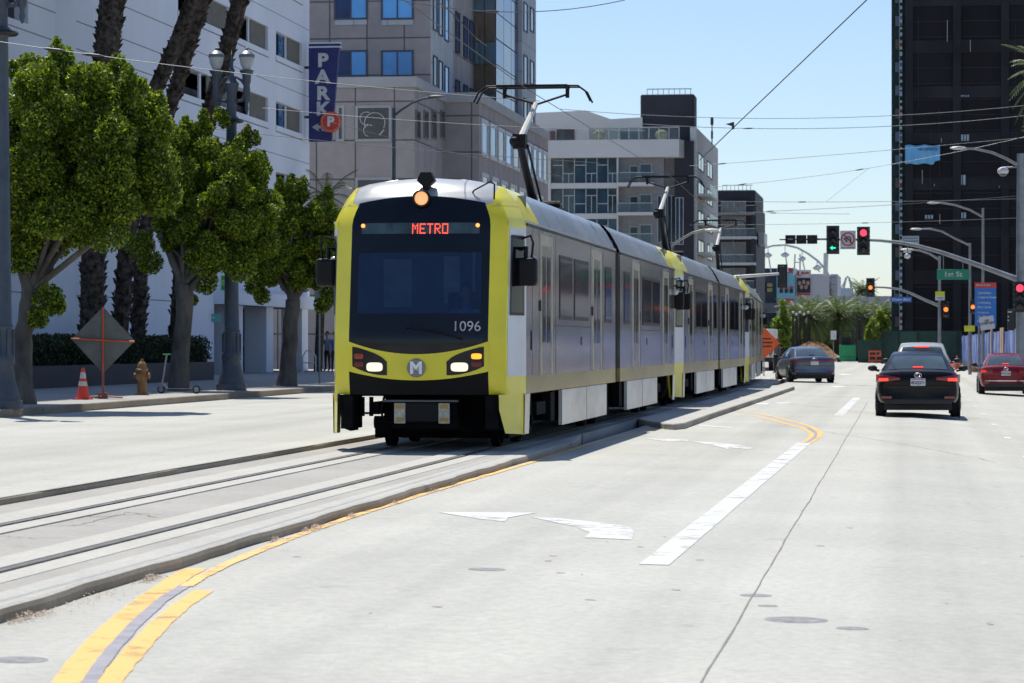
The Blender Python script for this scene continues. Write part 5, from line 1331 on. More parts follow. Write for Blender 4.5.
# small modern block on the left of arch
# ---------------------------------------------------------------- black netted tower
Y8=272.0; B=thing('netted_tower','very tall black netted tower under construction filling the right background','building',(Xof(960,Y8),Y8,0))
net=M_('black_netting',(.017,.017,.019),.9,0,.28,.12,.2,streak=(1,1,.3)); nb=M_('netting_over_beam',(.028,.028,.032),.9,0,.22,.3,.2)
Xn0=Xof(892,Y8); zt8=60
m=MB(); m.box(Xn0+1.2,Xn0+34,Y8,Y8+30,-.3,zt8); m.build('wall',net,B,world=True)
m=MB()
for v in (46,92,-0,138,184,232,278): 
    z=zat(v,Xof(950,Y8),Y8)
    m.box(Xn0+1.25,Xn0+34,Y8-.10,Y8-.001,z-.55,z+.55)
z=zat(46,Xof(950,Y8),Y8); 
m.build('floor_beam',nb,B,world=True)
for u in (909,957,1005,1052):
    m=MB(); x=Xof(u,Y8); m.box(x-.38,x+.38,Y8-.16,Y8-.101,-.2,zt8); m.build('column',nb,B,world=True)
m=MB(); 
rr_=random.Random(5)
for k in range(60):
    x=Xn0+1.5+rr_.random()*31; z0=rr_.random()*50; m.box(x,x+.05,Y8-.115,Y8-.101,z0,z0+rr_.uniform(2,9))
for k in range(40): z=1+k*1.45; m.box(Xn0+1.3,Xn0+33,Y8-.012,Y8-.001,z,z+.05)
m.build('netting_seam',M_('seam_dark',(.03,.032,.04),.9),B,world=True)
# scaffold strip at the left edge
m=MB(); m.box(Xn0-.05,Xn0+1.2,Y8+.2,Y8+28,-.3,zt8); m.build('scaffold_net',M_('scaffold_green_net',(.012,.03,.032),.9,0,.3,.5),B,world=True)
m=MB(); z=1.
k=0
while z<zt8-2:
    m.box(Xn0+.3,Xn0+.95,Y8-.05,Y8+.19,z,z+.9,k%3 if k%3<2 else 0); z+=2.15; k+=1
m.build('opening',[M_('opening_blue',(.07,.12,.17),.5),M_('opening_brown',(.09,.06,.045),.6)],B,world=True)
m=MB(); z=1.6; xh=Xof(901,Y8)
while z<zt8-1:
    m.box(xh-.10,xh+.10,Y8-.45,Y8-.2,z,z+rr_.uniform(.15,.42)); z+=.62
m.box(xh-.16,xh-.12,Y8-.4,Y8-.25,0,zt8); m.build('hoist_mast',M_('hoist_pale',(.32,.37,.42),.6),B,world=True)
for (u0,u1,v0,v1,n_) in ((961,969,134.5,141,3),(959.5,965.5,175,185,2),(958,966,212.5,218.5,3),(925,933,215,219,3),(961,969,95,97,4)):
    win_front(B,u0,u1,v0,v1,Y8-.1,M_('pale_opening',(.34,.45,.52),.4),nb,n_,.08)
m=MB()
for (u,v,h) in ((941,138,5),(922,170,14),(934,184,2),(940,305-160,1),(947,20,22),(939.5,214,10),(970,40,12),(999,186,2)): fbox(m,u,u+.6,v,v+h,Y8,.11,.16)
m.build('white_mark',M_('mark_pale',(.35,.38,.4),.7),B,world=True)
root=thing('blue_tarpaulin','bright blue tarpaulin hanging on the black netted tower','tarpaulin',aty(905.5,164,Y8-.6))
o_=Vector(root.location); 
def P_(u,v,d=.6): return aty(u,v,Y8-d)-o_
m=MB()
def tf(a,b):
    u=905.2+(940-905.2)*a; v=145.2+(164-145.2)*b
    if a>.82 and b>.78: v-= (b-.78)*14
    p=P_(u,v); p.y+=.12*math.sin(a*9+b*2)+.05*math.sin(a*31); p.z+=.05*math.sin(a*14)
    return tuple(p)
m.grid(tf,26,10); m.build('sheet',M_('tarp_blue',(.15,.44,.72),.55,0,.12,.5),root,solid=.02,smooth=True)
m=MB(); a,b=P_(918,149.6,.72),P_(937,149.2,.72); 
for k in range(9): p=a.lerp(b,k/8.5); m.box(p.x,p.x+.12,p.y-.02,p.y,p.z-.1,p.z+.12)
m.build('tarp_lettering',M_('tarp_letter',(.03,.12,.25),.6),root)
# ================================================================ construction site at the end of the street
gz=lambda X_:g(X_)
# green hoarding
Yh=232.0; root=thing('green_hoarding','dark green construction hoarding below the black tower','fence',(Xof(925,Yh),Yh,-.25))
gh=M_('hoarding_green',(.018,.055,.045),.8,0,.3,.3); 
m=MB(); m.box(Xof(882,Yh),Xof(962,Yh),Yh,Yh+.1,-.4,zat(331,Xof(920,Yh),Yh)); m.build('net_panel',gh,root,world=True)
for u in (882,899,918,938,958):
    m=MB(); x=Xof(u,Yh); m.box(x-.06,x+.06,Yh-.08,Yh-.001,-.4,zat(330,x,Yh)); m.build('post',M_('hoarding_post',(.012,.03,.028),.8),root,world=True)
m=MB(); fbox(m,899.5,917,331.5,359,Yh,.001,.03); m.build('net_patch',M_('hoarding_green_light',(.03,.085,.065),.8,0,.2,.5),root,world=True)
root=thing('green_fence','lower green mesh fence behind the orange barrier','fence',(Xof(868,Yh+8),Yh+8,-.25))
m=MB(); Yq=Yh+8; m.box(Xof(858,Yq),Xof(884,Yq),Yq,Yq+.08,-.4,zat(340,Xof(870,Yq),Yq)); m.build('net_panel',gh,root,world=True)
# dirt mound
root=None; c=aty(812,357,262.0); m=MB(); rr=np.random.default_rng(3)
def mound(a,b):
    th=2*PI*a; r_=b; X_=3.5*r_*math.cos(th); Y_=3.5*r_*math.sin(th)
    h=1.95*(math.cos(min(1,r_)*PI)*.5+.5)**.8*(1+.28*math.sin(3*th+1)*r_)+.14*math.sin(9*th+b*7)*(1-b)*b*3+.10*math.sin(23*th+b*19)*(1-b)
    return (X_,Y_,max(-.1,h))
m.grid(mound,64,22); o=m.build('dirt_mound',M_('dirt_brown',(.30,.18,.095),.95,0,.35,2,bmp=1),None,smooth=False); o.location=(c.x,c.y,-.3); tag(o,'brown heap of excavated dirt at the end of the street beyond the blue car','dirt heap')
m=MB()
for k in range(40): a=random.uniform(0,2*PI); q=random.uniform(.3,1.2); s=random.uniform(.08,.22); m.ball((3.6*q*math.cos(a),3.5*q*math.sin(a),.1+1.6*max(0,1-q)),s,3,0,(1,1,.7))
o=m.build('rubble',M_('rubble_brown',(.20,.14,.09),.95),None); o.location=(c.x,c.y,-.3); tag(o,'loose clods and stones scattered round the dirt heap','rubble',None,'stuff')
# low kerb and hard edge behind
# telehandler
c=aty(852,356,246.0); root=thing('telehandler','green wheeled lift truck with a dark cab and upright mast parked by the dirt heap','lift truck',(c.x,c.y,-.3))
grn=M_('machine_green',(.015,.30,.11),.45,0,.1,2)
m=MB(); m.box(-1.05,1.15,-.8,1.6,.45,1.75); m.box(-1.15,1.2,-.9,-.3,.35,.75); m.build('body',grn,root,bevel=.06)
m=MB(); m.box(-.95,.1,-.6,1.0,1.45,1.55)
for x,y in ((-.9,-.55),(.05,-.55),(-.9,.95),(.05,.95)): m.box(x-.08,x+.08,y-.08,y+.08,1.7,2.85)
m.box(-1.05,.2,-.7,1.1,2.8,2.98); m.box(-.8,-.1,.3,.8,1.7,2.4); m.build('cab_frame',mt['black'],root)
for x in (.35,.75):
    m=MB(); m.box(x,x+.2,-.9,-.7,.4,4.3); m.build('mast_rail',mt['black'],root)
m=MB()
for z in (1.2,2.0,3.0,3.9): m.box(.35,.91,-.88,-.74,z,z+.12)
m.build('mast_crossbar',mt['black'],root)
for x in (-1.1,1.1):
    for y in (-.5,1.2):
        m=MB(); m.lathe([(.25,-.16),(.42,-.15),(.42,.15),(.25,.16)],16,(x,y,.42),axis='x'); m.build('wheel',mt['black'],root)
# orange barrier
c=aty(876,357,236.0); root=thing('orange_barrier','orange framed barricade standing before the green fence','barrier',(c.x,c.y,-.25))
og=M_('barrier_orange',(.62,.10,.04),.6)
m=MB()
for x in (-.55,0,.55,1.4,2.0): m.box(x-.05,x+.05,-.05,.05,0,1.25)
for z in (.35,.75,1.1): m.box(-.55,.55,-.04,.04,z,z+.14)
m.box(.55,2.0,-.03,.03,.95,1.08); m.build('frame',og,root)
m=MB(); m.box(.2,2.1,.2,.7,.75,.95); m.box(.3,1.9,.3,.6,.95,1.15); m.build('material_stack',M_('timber_yellow',(.45,.32,.14),.8),root)
# far palms, shrubs and poles
def farpalm(u,vtop,Y,h,cr,seed,lab,grp='date palms beyond the dirt heap'):
    X_=Xof(u,Y); z=zat(vtop,X_,Y); return palm(lab,[Vector((X_,Y,-.4)),Vector((X_+.1,Y,z))],[.34,.30],cr,74,seed,group=grp,boots=False,fw=.55)
labs=['leftmost date palm of the far row, behind the dirt heap','date palm second from left in the far row','dark hearted date palm in the middle of the far row','date palm right behind the green lift truck mast','small date palm right of the lift truck','rightmost bushy date palm beside the black tower']
for (u,v,Y_,cr),lab,sd in zip(((807,318,300,2.6),(825,322,318,2.9),(836,316,305,2.9),(850,325,330,2.5),(868,318,325,2.3),(884,316,312,2.2)),labs,range(6)):
    farpalm(u,v,Y_,0,cr,30+sd,lab)
for (u,v,Y_,cr),lab,sd in zip(((796,314,322,2.6),(816,311,335,2.8),(843,312,340,2.8),(858,316,318,2.5),(875,313,335,2.5)),('tall date palm at the left end of the far row','date palm behind the dirt heap, tallest of the row','date palm between the lift truck and the overpass','date palm just right of the lift truck mast','date palm behind the yellow green tree by the tower'),range(5)):
    farpalm(u,v,Y_,0,cr,60+sd,lab)
farpalm(863,291,560,0,3.3,40,'lone palm on the skyline above the overpass','far palms')
def bush(label,u,v0,v1,w,Y_,seed,col=None,grp='green trees at the end of the street'):
    c=aty(u,(v0+v1)/2,Y_); Z=Zd(c.x,c.y); root=thing('small_tree',label,'tree',(c.x,Y_,-.35),0,grp); rx=w/F*Z/2; rz=(v1-v0)/F*Z/2
    r=np.random.default_rng(seed); cen=[];rad=[];per=[]
    for i in range(46):
        d=r.normal(size=3); d/=np.linalg.norm(d); k=.4+.6*r.random(); cen.append((c.x+d[0]*rx*k,Y_+d[1]*rx*k,c.z+d[2]*rz*k)); rad.append(.38*min(1,rx)); per.append(110)
    leafobj('crown',leafcloud(cen,rad,per,.14,1,seed),col or mt['leafp'],root,root.location)
    m=MB(); m.tube([(0,0,0),(0,0,c.z+.35-rz*.3)],.08,6); m.build('trunk',mt['bark'],root)
mt['leafp']=leafmat('pale_green_leaves',(.16,.24,.05),(.34,.42,.10),.35)
bush('yellow green upright tree left of the far date palms',783,302,350,18,292,51)
bush('yellow green tree beside the black tower edge',880,306,346,17,296,52)
bush('low olive tree between the far palms',872,322,350,14,300,54)
for i,u in enumerate((793,796.5,800,804,808.5)):
    Y_=285; X_=Xof(u,Y_); root=thing('slim_pole','slim dark pole in a cluster left of the far palms','pole',(X_,Y_,-.4),0,'slim dark poles'); m=MB(); m.tube([(0,0,0),(0,0,zat(313+(i%2)*2,X_,Y_)+.4)],.09,6); m.build('pole',mt['black'],root); m=MB(); m.ball((0,0,zat(313+(i%2)*2,X_,Y_)+.45),.14,5); m.build('finial',whitef,root)
# dark backing hedge mass under palms
m=MB(); Yq=345.0
cen=[];rad=[];per=[]
r=np.random.default_rng(9)
for i in range(120): 
    u=r.uniform(770,895); X_=Xof(u,Yq); cen.append((X_,Yq+r.uniform(-3,3),r.uniform(0,zat(330,X_,Yq)))); rad.append(1.1); per.append(130)
V=leafcloud(cen,rad,per,.30,1,9); o=leafobj('shrubbery',V,mt['palm'],None,(0,0,0)); tag(o,'dense dark shrubbery below the far palms','shrubs',None,'stuff')
# white notice boards by site
c=aty(862-24.5+0,330,250); 
for (u,v,w,h,lab) in ((833.5,334,5,9,'pale notice board standing by the dirt heap'),):
    Y_=258; X_=Xof(u,Y_); root=thing('notice_board',lab,'sign',(X_,Y_,-.3)); m=MB(); z=zat(v,X_,Y_)+.3; m.box(-.25,.25,-.03,0,z-.5,z+.3); m.build('board',whitef,root); m=MB(); m.tube([(0,.02,0),(0,.02,z)],.03,6); m.build('post',mt['galv'],root)
# orange diamond sign facing us and truck beyond
Y_=131.0; X_=Xof(764,Y_); root=thing('roadwork_sign','orange diamond roadwork sign half hidden behind the rear of the tram','road sign',(X_,Y_,0),R(6))
z=zat(343,X_,Y_); s=14.5/F*Zd(X_,Y_)*1.1
m=MB(); m.prism([(0,z+s),(s,z),(0,z-s),(-s,z)],0,.01,'y'); m.build('sign_panel',M_('roll_up_orange',(.80,.12,.02),.6),root)
m=MB()
for k,(a,b) in enumerate(((-.22,.22),(-.30,.28),(-.2,.24))): m.box(a+.1,b+.1,-.006,-.001,z+.16-.17*k,z+.22-.17*k)
m.build('sign_lettering',mt['black'],root); m=MB(); m.tube([(0,.03,0),(0,.03,z)],.025,6); m.tube([(-.5,.2,0.02),(.5,-.0,.02)],.02,6); m.build('stand',mt['galv'],root)
Y_=165.0; X_=Xof(771,Y_); root=thing('box_truck','white box truck parked beyond the orange sign, only its rear right corner showing','truck',(X_,Y_,0),R(0))
m=MB(); m.box(-2.1,.15,0,5.2,.75,zat(329,X_,Y_)); m.build('box_body',M_('truck_white',(.66,.67,.68),.5,0,.05,1),root,bevel=.03)
m=MB(); m.box(-1.9,0,5.3,7,.55,2.1); m.build('cab',M_('truck_cab_white',(.6,.61,.62),.4),root,bevel=.1)
m=MB(); m.box(-2.0,.05,.1,6.6,.5,.75); m.build('chassis',mt['black'],root)
for x in (-1.85,-.05):
    for y in (1.2,5.9):
        m=MB(); m.lathe([(.2,-.14),(.42,-.13),(.42,.13),(.2,.14)],16,(x,y,.42),axis='x'); m.build('wheel',mt['black'],root)
m=MB(); m.box(-1.95,.02,-.01,.0,1.0,1.08); m.box(-.1,.05,-.015,0,.85,1.0,1); m.build('rear_trim',[mt['galv'],T['redoff']],root)
# worker by the truck
Y_=150.0; X_=Xof(776.5,Y_); person('pedestrian in dark clothes between the orange sign and the blue car',(X_,Y_,0),R(150),'stand',(.10,.09,.09),(.02,.02,.03))
# ---------------------------------------------------------------- blue fence along the right
A=at(960.5,0,250); Bq=at(1031,0,118); A.z=Bq.z=-.25
root=thing('blue_fence','faded periwinkle blue fabric construction fence along the right pavement','fence',((A.x+Bq.x)/2,(A.y+Bq.y)/2,-.25))
fabs=[M_('fence_fabric_%s'%n,c,.85,0,.16,1.2,.2,streak=(3,3,.35)) for n,c in (('periwinkle',(.15,.21,.44)),('faded',(.28,.35,.58)),('deep',(.10,.14,.36)))]
N=52; d=(Bq-A)
for i in range(N):
    a=A+d*(i/N); b=A+d*((i+.985)/N); 
    if b.y>128 and False: continue
    m=MB(); nrm=Vector((d.y,-d.x,0)).normalized()
    hh=2.38+random.uniform(-.06,.06)
    def ff(p,q,a=a,b=b,hh=hh):
        v=a.lerp(b,p)+nrm*(.07*math.sin(p*11+i)*(.4+.6*abs(math.sin(q*3)))+.05*math.sin(p*23+q*4+i)); return (v.x,v.y,v.z+.05+hh*q-.05*abs(math.sin(p*PI*2))*q)
    m.grid(ff,12,6); m.build('fence_panel',fabs[(i*7+i//3)%3],root,world=True,smooth=True)
    m=MB(); m.tube([a+nrm*-.08,a+nrm*-.08+Vector((0,0,hh+.05))],.03,6); m.build('fence_post',mt['galv'],root,world=True)
for k in (34,40,41):
    a=A+d*(k/N); m=MB(); nrm=Vector((-1,0,0)); m.box(a.x-.16,a.x-.1,a.y-.8,a.y+1.0,-.2,2.35); m.build('timber_batten',M_('peach_timber',(.50,.33,.24),.8),root,world=True)
p=A+d*.55
m=MB(); q=A+d*.30; m.prism([(q.y-1.6,1.2),(q.y,1.75),(q.y+1.6,1.2),(q.y+.6,1.15),(q.y,1.4),(q.y-.6,1.15)],q.x-.2,q.x-.17,'x'); m.build('fence_tag',M_('tag_navy',(.02,.03,.12),.8),root,world=True)
# dry grass strip at its foot
cen=[];rad=[];per=[]
for i in range(60): a=A+d*(i/60*.5); cen.append((a.x-.45,a.y,-.12)); rad.append(.22); per.append(60)
o=leafobj('dry_grass',leafcloud(cen,rad,per,.10,.6,12),mt['litter'],None,(0,0,0)); tag(o,'dry grass along the foot of the blue fence','grass',None,'stuff')
c=aty(957,350,200.0); root=thing('traffic_cone','faint tall orange cone at the near end of the green hoarding','traffic cone',(c.x,c.y,-.25)); m=MB(); m.box(-.22,.22,-.22,.22,0,.05); m.lathe([(.17,.05),(.05,1.0),(0,1.0)],14); m.build('cone_body',og,root); m=MB(); m.lathe([(.125,.45),(.10,.62)],14); m.build('reflective_band',mt['white'],root)

# unseen block added outside the frame to give the tram's side something to reflect
for k,(y0,y1,x0,h,lab) in enumerate(((150,228,11.5,24,'added unseen grey block beyond the right edge of the frame, reflected in the tram'),)):
    B=thing('office_building',lab,'building',(x0,y0,-.2)); gm=panel('reflected_block_%d'%k,(.38,.37,.38),(.44,.43,.43),3,3.2,.5,.7,.04)
    m=MB(); m.box(x0,x0+22,y0,y1,-.4,h); m.build('wall',gm,B,world=True)
    for f in range(int(h//3.6)):
        y=y0+1.5
        m=MB()
        while y<y1-4: m.box(x0-.05,x0,y,y+3.2,1.2+3.6*f,3.2+3.6*f); y+=4.6
        m.build('window_band',mt['glass'],B,world=True)['kind']='stuff'
# ================================================================ cars
CM={}
CM['rubber']=M_('tyre_rubber',(.016,.016,.017),.85)
CM['rim']=M_('alloy_rim',(.42,.43,.44),.3,.8)
CM['glass']=glassy('car_glass',(.02,.028,.035),.04,1.0,.3,1)
CM['rearglass']=glassy('car_rear_glass',(.05,.075,.09),.05,.6,.3,1)
CM['lens']=M_('tail_lens_red',(.22,.008,.010),.15,0,.1,6,.6,coat=.5)
CM['lit']=emis('brake_light_lit',(1.0,.05,.03),1.7,(.4,.01,.01))
CM['dim']=emis('brake_light_glow',(1.0,.05,.04),.55,(.3,.01,.01))
CM['plate']=M_('number_plate',(.62,.64,.66),.5,0,.04,10)
CM['chrome']=M_('chrome_trim',(.6,.6,.62),.15,1)
CM['plastic']=M_('black_plastic',(.014,.014,.016),.55)
CM['ink']=M_('plate_ink',(.04,.05,.16),.5)
def car(label,col,loc,rz,L_=4.88,W=1.84,H=1.445,kind='sedan',plate='',lights='slim',group='cars on the road',metallic=.35,emblem=True):
    root=thing('car',label,'car',loc,rz,group); hw=W/2
    paint=M_('car_paint',col,.30,metallic,.04,.8,.35 if sum(col)>.05 else .2,coat=.3 if sum(col)>.05 else .12)
    suv=kind=='suv'; bz=1.0 if not suv else 1.08; deck=1.045 if not suv else 1.10
    zc_=H
    # lower body loft; y=0 rear bumper, y=L front
    st=[(0,.80,.40,.66,bz-.30,deck-.34),(.03,.88,.34,.62,bz-.14,deck-.16),(.09,.935,.30,.58,bz-.07,deck-.025),(.28,.965,.27,.55,bz-.02,deck),(.9,.99,.22,.5,bz-.02,deck-.015),(1.6,1,.2,.5,bz-.04,bz-.02),(2.6,1,.19,.5,bz-.07,bz-.05),(3.5,.995,.2,.5,bz-.11,bz-.06),(L_-.75,.97,.22,.48,bz-.20,bz-.13),(L_-.25,.90,.25,.46,bz-.32,bz-.25),(L_-.05,.78,.28,.45,bz-.42,bz-.36),(L_,.62,.32,.45,bz-.48,bz-.44)]
    m=MB(); rings=[]
    for (y,w,zb,zm,zs,zd) in st:
        q=[(0,zb),(.75*w,zb),(.93*w,zb+.03),(.985*w,zb+.15),(1.0*w,zm),(.985*w,(zm+zs)/2),(.965*w,zs-.06),(.93*w,zs),(.86*w,zd-.015),(.5*w,zd+.01),(0,zd+.015)]
        ring=[(x*hw,y+ (0.10*(x/w)**4 if y<.3 else 0)-(0.22*(x/max(w,.01))**4 if y>L_-.6 else 0),z) for x,z in q]; ring+=[(-x,yy,z) for x,yy,z in ring[::-1][1:-1]]
        rings.append(ring)
    n=len(rings[0]); vs=[p for r_ in rings for p in r_]
    fs=[(i*n+k,i*n+(k+1)%n,(i+1)*n+(k+1)%n,(i+1)*n+k) for i in range(len(st)-1) for k in range(n)]+[tuple(range(n)),tuple((len(st)-1)*n+k for k in range(n))]
    m.add(vs,fs); body=m.build('body',paint,root,smooth=True)
    ss_=body.modifiers.new('s','SUBSURF'); ss_.levels=1; ss_.render_levels=1
    # cabin
    if suv: prof=[(.12,bz+.02,.86),(.45,zc_-.16,.70),(.75,zc_-.04,.66),(1.6,zc_,.66),(2.7,zc_-.02,.66),(3.05,zc_-.10,.68),(3.75,bz-.05,.84)]
    else: prof=[(.62,deck-.01,.80),(1.05,zc_-.20,.72),(1.42,zc_-.065,.66),(1.9,zc_-.012,.635),(2.35,zc_,.63),(2.8,zc_-.03,.64),(3.1,zc_-.10,.66),(3.85,bz-.09,.84)]
    m=MB(); vs=[]; nb_=0
    K=[]
    for (y,z,w) in prof:
        wl=.885 if .6<y<3.7 else w
        base_w=.90; 
        r_=[(-.90*hw if z>bz+.05 else -w*hw,y,bz-.04),(-w*hw,y,z-.05),(-w*hw*.92,y,z-.012),(-w*hw*.5,y,z+.008),(0,y,z+.014),(w*hw*.5,y,z+.008),(w*hw*.92,y,z-.012),(w*hw,y,z-.05),(.90*hw if z>bz+.05 else w*hw,y,bz-.04)]
        vs+=r_
    n=9; fs=[(i*n+k,i*n+k+1,(i+1)*n+k+1,(i+1)*n+k) for i in range(len(prof)-1) for k in range(n-1)]
    m.add(vs,fs); m.build('cabin',paint,root,smooth=True)
    def cab(y,f,off=0):   # top surface point: y along, f -1..1 across
        for (a,b) in zip(prof[:-1],prof[1:]):
            if y<=b[0]: t=(y-a[0])/(b[0]-a[0]); z=a[1]+(b[1]-a[1])*t; w=a[2]+(b[2]-a[2])*t; break
        sl=Vector((0,b[0]-a[0],b[1]-a[1])).normalized(); nr=Vector((0,-sl.z,sl.y))
        zz=z+.014-.026*abs(f)**3; p=Vector((f*w*hw*.92,y,zz))+nr*off; return tuple(p)
    y0,y1=(prof[0][0]+.03,prof[2][0]-.12 if not suv else prof[2][0]-.22)
    m=MB(); m.grid(lambda a,b:cab(y0+(y1-y0)*b,(-.97+1.94*a)*(1-.06*b),.008),14,8); rg=m.build('rear_window',CM['rearglass'],root,smooth=True)
    y2,y3=prof[-2][0]+.02,prof[-1][0]-.06
    m=MB(); m.grid(lambda a,b:cab(y2+(y3-y2)*b,(-.95+1.9*a),.008),12,6); m.build('windshield',CM['glass'],root,smooth=True)
    m=MB(); m.box(-.09,.09,prof[2][0]-.30 if not suv else .5,prof[2][0]-.27 if not suv else .52,zc_-.20,zc_-.155); 
    # third brake light inside the rear window base
    cb=cab(y0+.04,0,.014); m=MB(); m.box(-.11,.11,cb[1]-.012,cb[1]+.012,cb[2]-.0,cb[2]+.02) if not suv else m.box(-.2,.2,prof[1][0]-.0,prof[1][0]+.05,zc_-.13,zc_-.10)
    m.build('high_brake_light',CM['lit'] if lights!='bar' else CM['lens'],root)
    for s in (-1,1):
        segs=[(1.15,1.95),(2.0,2.9),(2.95,3.5)] if not suv else [(.55,1.35),(1.4,2.3),(2.35,3.2)]
        for a,b in segs:
            def sp(y,t):
                for (p,q) in zip(prof[:-1],prof[1:]):
                    if y<=q[0]: k=(y-p[0])/(q[0]-p[0]); z=p[1]+(q[1]-p[1])*k; w=p[2]+(q[2]-p[2])*k; break
                return Vector((s*(.90*hw*(1-t)+w*hw*t+.006),y,(bz+.0)*(1-t)+(z-.07)*t))
            m=MB(); m.quad(sp(a,.0),sp(b,.0),sp(b,.96),sp(a,.96)); m.build('side_window',CM['glass'],root)
        m=MB(); m.tube([(s*(hw-.05),3.15,bz-.0),(s*(hw+.08),3.15,bz+.03)],.03,6); m.ball((s*(hw+.11),3.16,bz+.06),.088,7,0,(1.25,.7,.82)); m.build('mirror',CM['plastic'],root,smooth=True)
        # tail lamps: wrap round the corner
        zl=bz-.22 if not suv else bz-.12
        def wrap(x,z,off):  # body surface at the rear corner
            f=abs(x)/hw
            yy=.02+.10*f**4+ .30*max(0,f-.86)/.14*.6 if f<1 else .3
            return Vector((s*abs(x)*1.0,yy-off,z))
        def lamp(x0,x1,zf0,zf1,mat,off,nm_,par):
            m=MB(); m.grid(lambda a,b:tuple(wrap(x0+(x1-x0)*a,zf0(a)+(zf1(a)-zf0(a))*b,off)),10,3); return m.build(nm_,mat,par,smooth=True,solid=-.03)
        if lights=='slim':
            tl=lamp(hw*.42,hw*.965,lambda a:zl+.045-.05*a,lambda a:zl+.10+.07*a,CM['lens'],.03,'tail_light',root)
            lamp(hw*.70,hw*.90,lambda a:zl+.025,lambda a:zl+.085,CM['lit'],.042,'brake_lamp',tl)
        elif lights=='block':
            tl=lamp(hw*.50,hw*.965,lambda a:zl+.0-.01*a,lambda a:zl+.14+.03*a,CM['lens'],.03,'tail_light',root)
            lamp(hw*.74,hw*.92,lambda a:zl+.04,lambda a:zl+.11,CM['dim'],.042,'brake_lamp',tl)
        else:
            tl=lamp(.0,hw*.965,lambda a:zl+.08-.04*a,lambda a:zl+.115+.02*a,CM['lens'],.02,'tail_light',root)
        m=MB(); m.box(s*hw*.62,s*hw*.86,-.005,.06,.42,.47); m.build('rear_reflector',CM['lens'],root)
        for y in (.98,L_-.98):
            r0=.335 if not suv else .37
            m=MB(); m.lathe([(r0*1.13,-.02),(r0*1.13,.004),(r0*.6,.004)],28,(s*(hw-.012),y,r0),axis='x') if s>0 else m.lathe([(r0*1.13,.02),(r0*1.13,-.004),(r0*.6,-.004)],28,(s*(hw-.012),y,r0),axis='x'); m.build('wheel_arch',CM['plastic'],root)
            m=MB(); m.lathe([(r0*.62,-.11),(r0*.95,-.11),(r0,-.08),(r0,.08),(r0*.95,.11),(r0*.62,.11)],28,(s*(hw-.10),y,r0),axis='x'); w=m.build('wheel',CM['rubber'],root,smooth=True)
            m=MB(); m.lathe([(r0*.64,-.02),(r0*.64,.03),(r0*.2,.0),(0,.0)],24,(s*(hw-.02),y,r0),axis='x')
            for k in range(5): a=2*PI*k/5; m.tube([(s*(hw+.0),y,r0),(s*(hw+.003),y+r0*.6*math.cos(a),r0+r0*.6*math.sin(a))],.025,5)
            m.build('rim',CM['rim'],w)
    # plate, emblem, lower bumper
    m=MB(); m.box(-.16,.16,-.035,-.0,bz-.30,bz-.14) if not suv else m.box(-.16,.16,-.02,.05,bz-.30,bz-.14); pl=m.build('number_plate',CM['plate'],root)
    if plate: text(plate,.085,'plate_lettering',CM['ink'],pl,(0,-.038,bz-.235),(PI/2,0,0),.002,.002,'CENTER',.95)
    m=MB(); m.box(-.15,.15,-.037,-.035,bz-.165,bz-.15); m.build('plate_header',M_('plate_red',(.4,.05,.05),.5),pl)
    if emblem:
        m=MB(); pts=[(.075*math.cos(2*PI*k/20),.0,.05*math.sin(2*PI*k/20)) for k in range(21)]; m.tube([(a,-.03 if not suv else .04,bz-.07+c_) for a,b_,c_ in pts],.009,5,cap=False); m.tube([(.032*math.cos(2*PI*k/16),-.032,bz-.065+.035*math.sin(2*PI*k/16)) for k in range(17)],.007,5,cap=False); m.build('emblem',CM['chrome'],root)
    m=MB(); m.grid(lambda a,b:((-.80+1.6*a)*hw, -.012+.09*abs(-1+2*a)**4, .30+.10*b),12,2); m.build('lower_bumper',CM['plastic'],root,solid=.02)
    m=MB(); m.grid(lambda a,b:((-.84+1.68*a)*hw, -.006+.10*abs(-1+2*a)**4, .665+.014*b),14,1); m.build('bumper_crease',CM['plastic'],root)
    m=MB(); m.box(-hw*.8,hw*.8,.35,L_-.4,.16,.3); m.build('underbody',CM['plastic'],root)
    for s in (-1,1):
        m=MB(); m.grid(lambda a,b:(s*(hw+.001),1.0+a*2.9,.0+.0),1,1); 
        for y in (1.5,2.45,3.45): m.box(s*(hw-.004),s*(hw+.001),y,y+.008,.35,bz-.08)
        m.box(s*(hw-.01),s*(hw+.012),2.2,2.38,bz-.14,bz-.115); m.build('door_seam',CM['plastic'],root)
    return root
def ccar(u,v,label,col,**k):
    p=gp(u,v); return p
XC=.13; Yc=64.0
car('black sedan stopped nearest to us with lit brake lights, in the middle lane',(.004,.0045,.006),(XC,Yc,g(XC)),0,plate='8DZJ371',metallic=0)
XR=3.22; YR=101.6
car('dark red sedan with a chrome strip, cut by the right edge of the frame',(.20,.006,.016),(XR,YR,g(XR)),R(0),L_=4.75,W=1.82,H=1.46,plate='7WKX204',lights='block')
m=MB(); m.grid(lambda a,b:((-.80+1.6*a)*.91,-.03+.10*abs(-1+2*a)**4,.50+.035*b),12,1); o=m.build('chrome_strip',CM['chrome'],[x for x in bpy.data.objects if x.get('label','').startswith('dark red')][0],solid=.02)
car('slate blue sedan turning at the far end of the traffic island, seen from behind left',(.10,.13,.19),(Xof(815,116),115.5,g(-3.9)),R(12),L_=4.65,W=1.83,H=1.42,lights='bar',plate='',metallic=.6)
car('silver utility car ahead of the black sedan, only its roof and rear window showing',(.34,.35,.36),(.28,82.5,g(.3)),0,L_=4.6,W=1.84,H=1.66,kind='suv',lights='block',metallic=0,emblem=False)
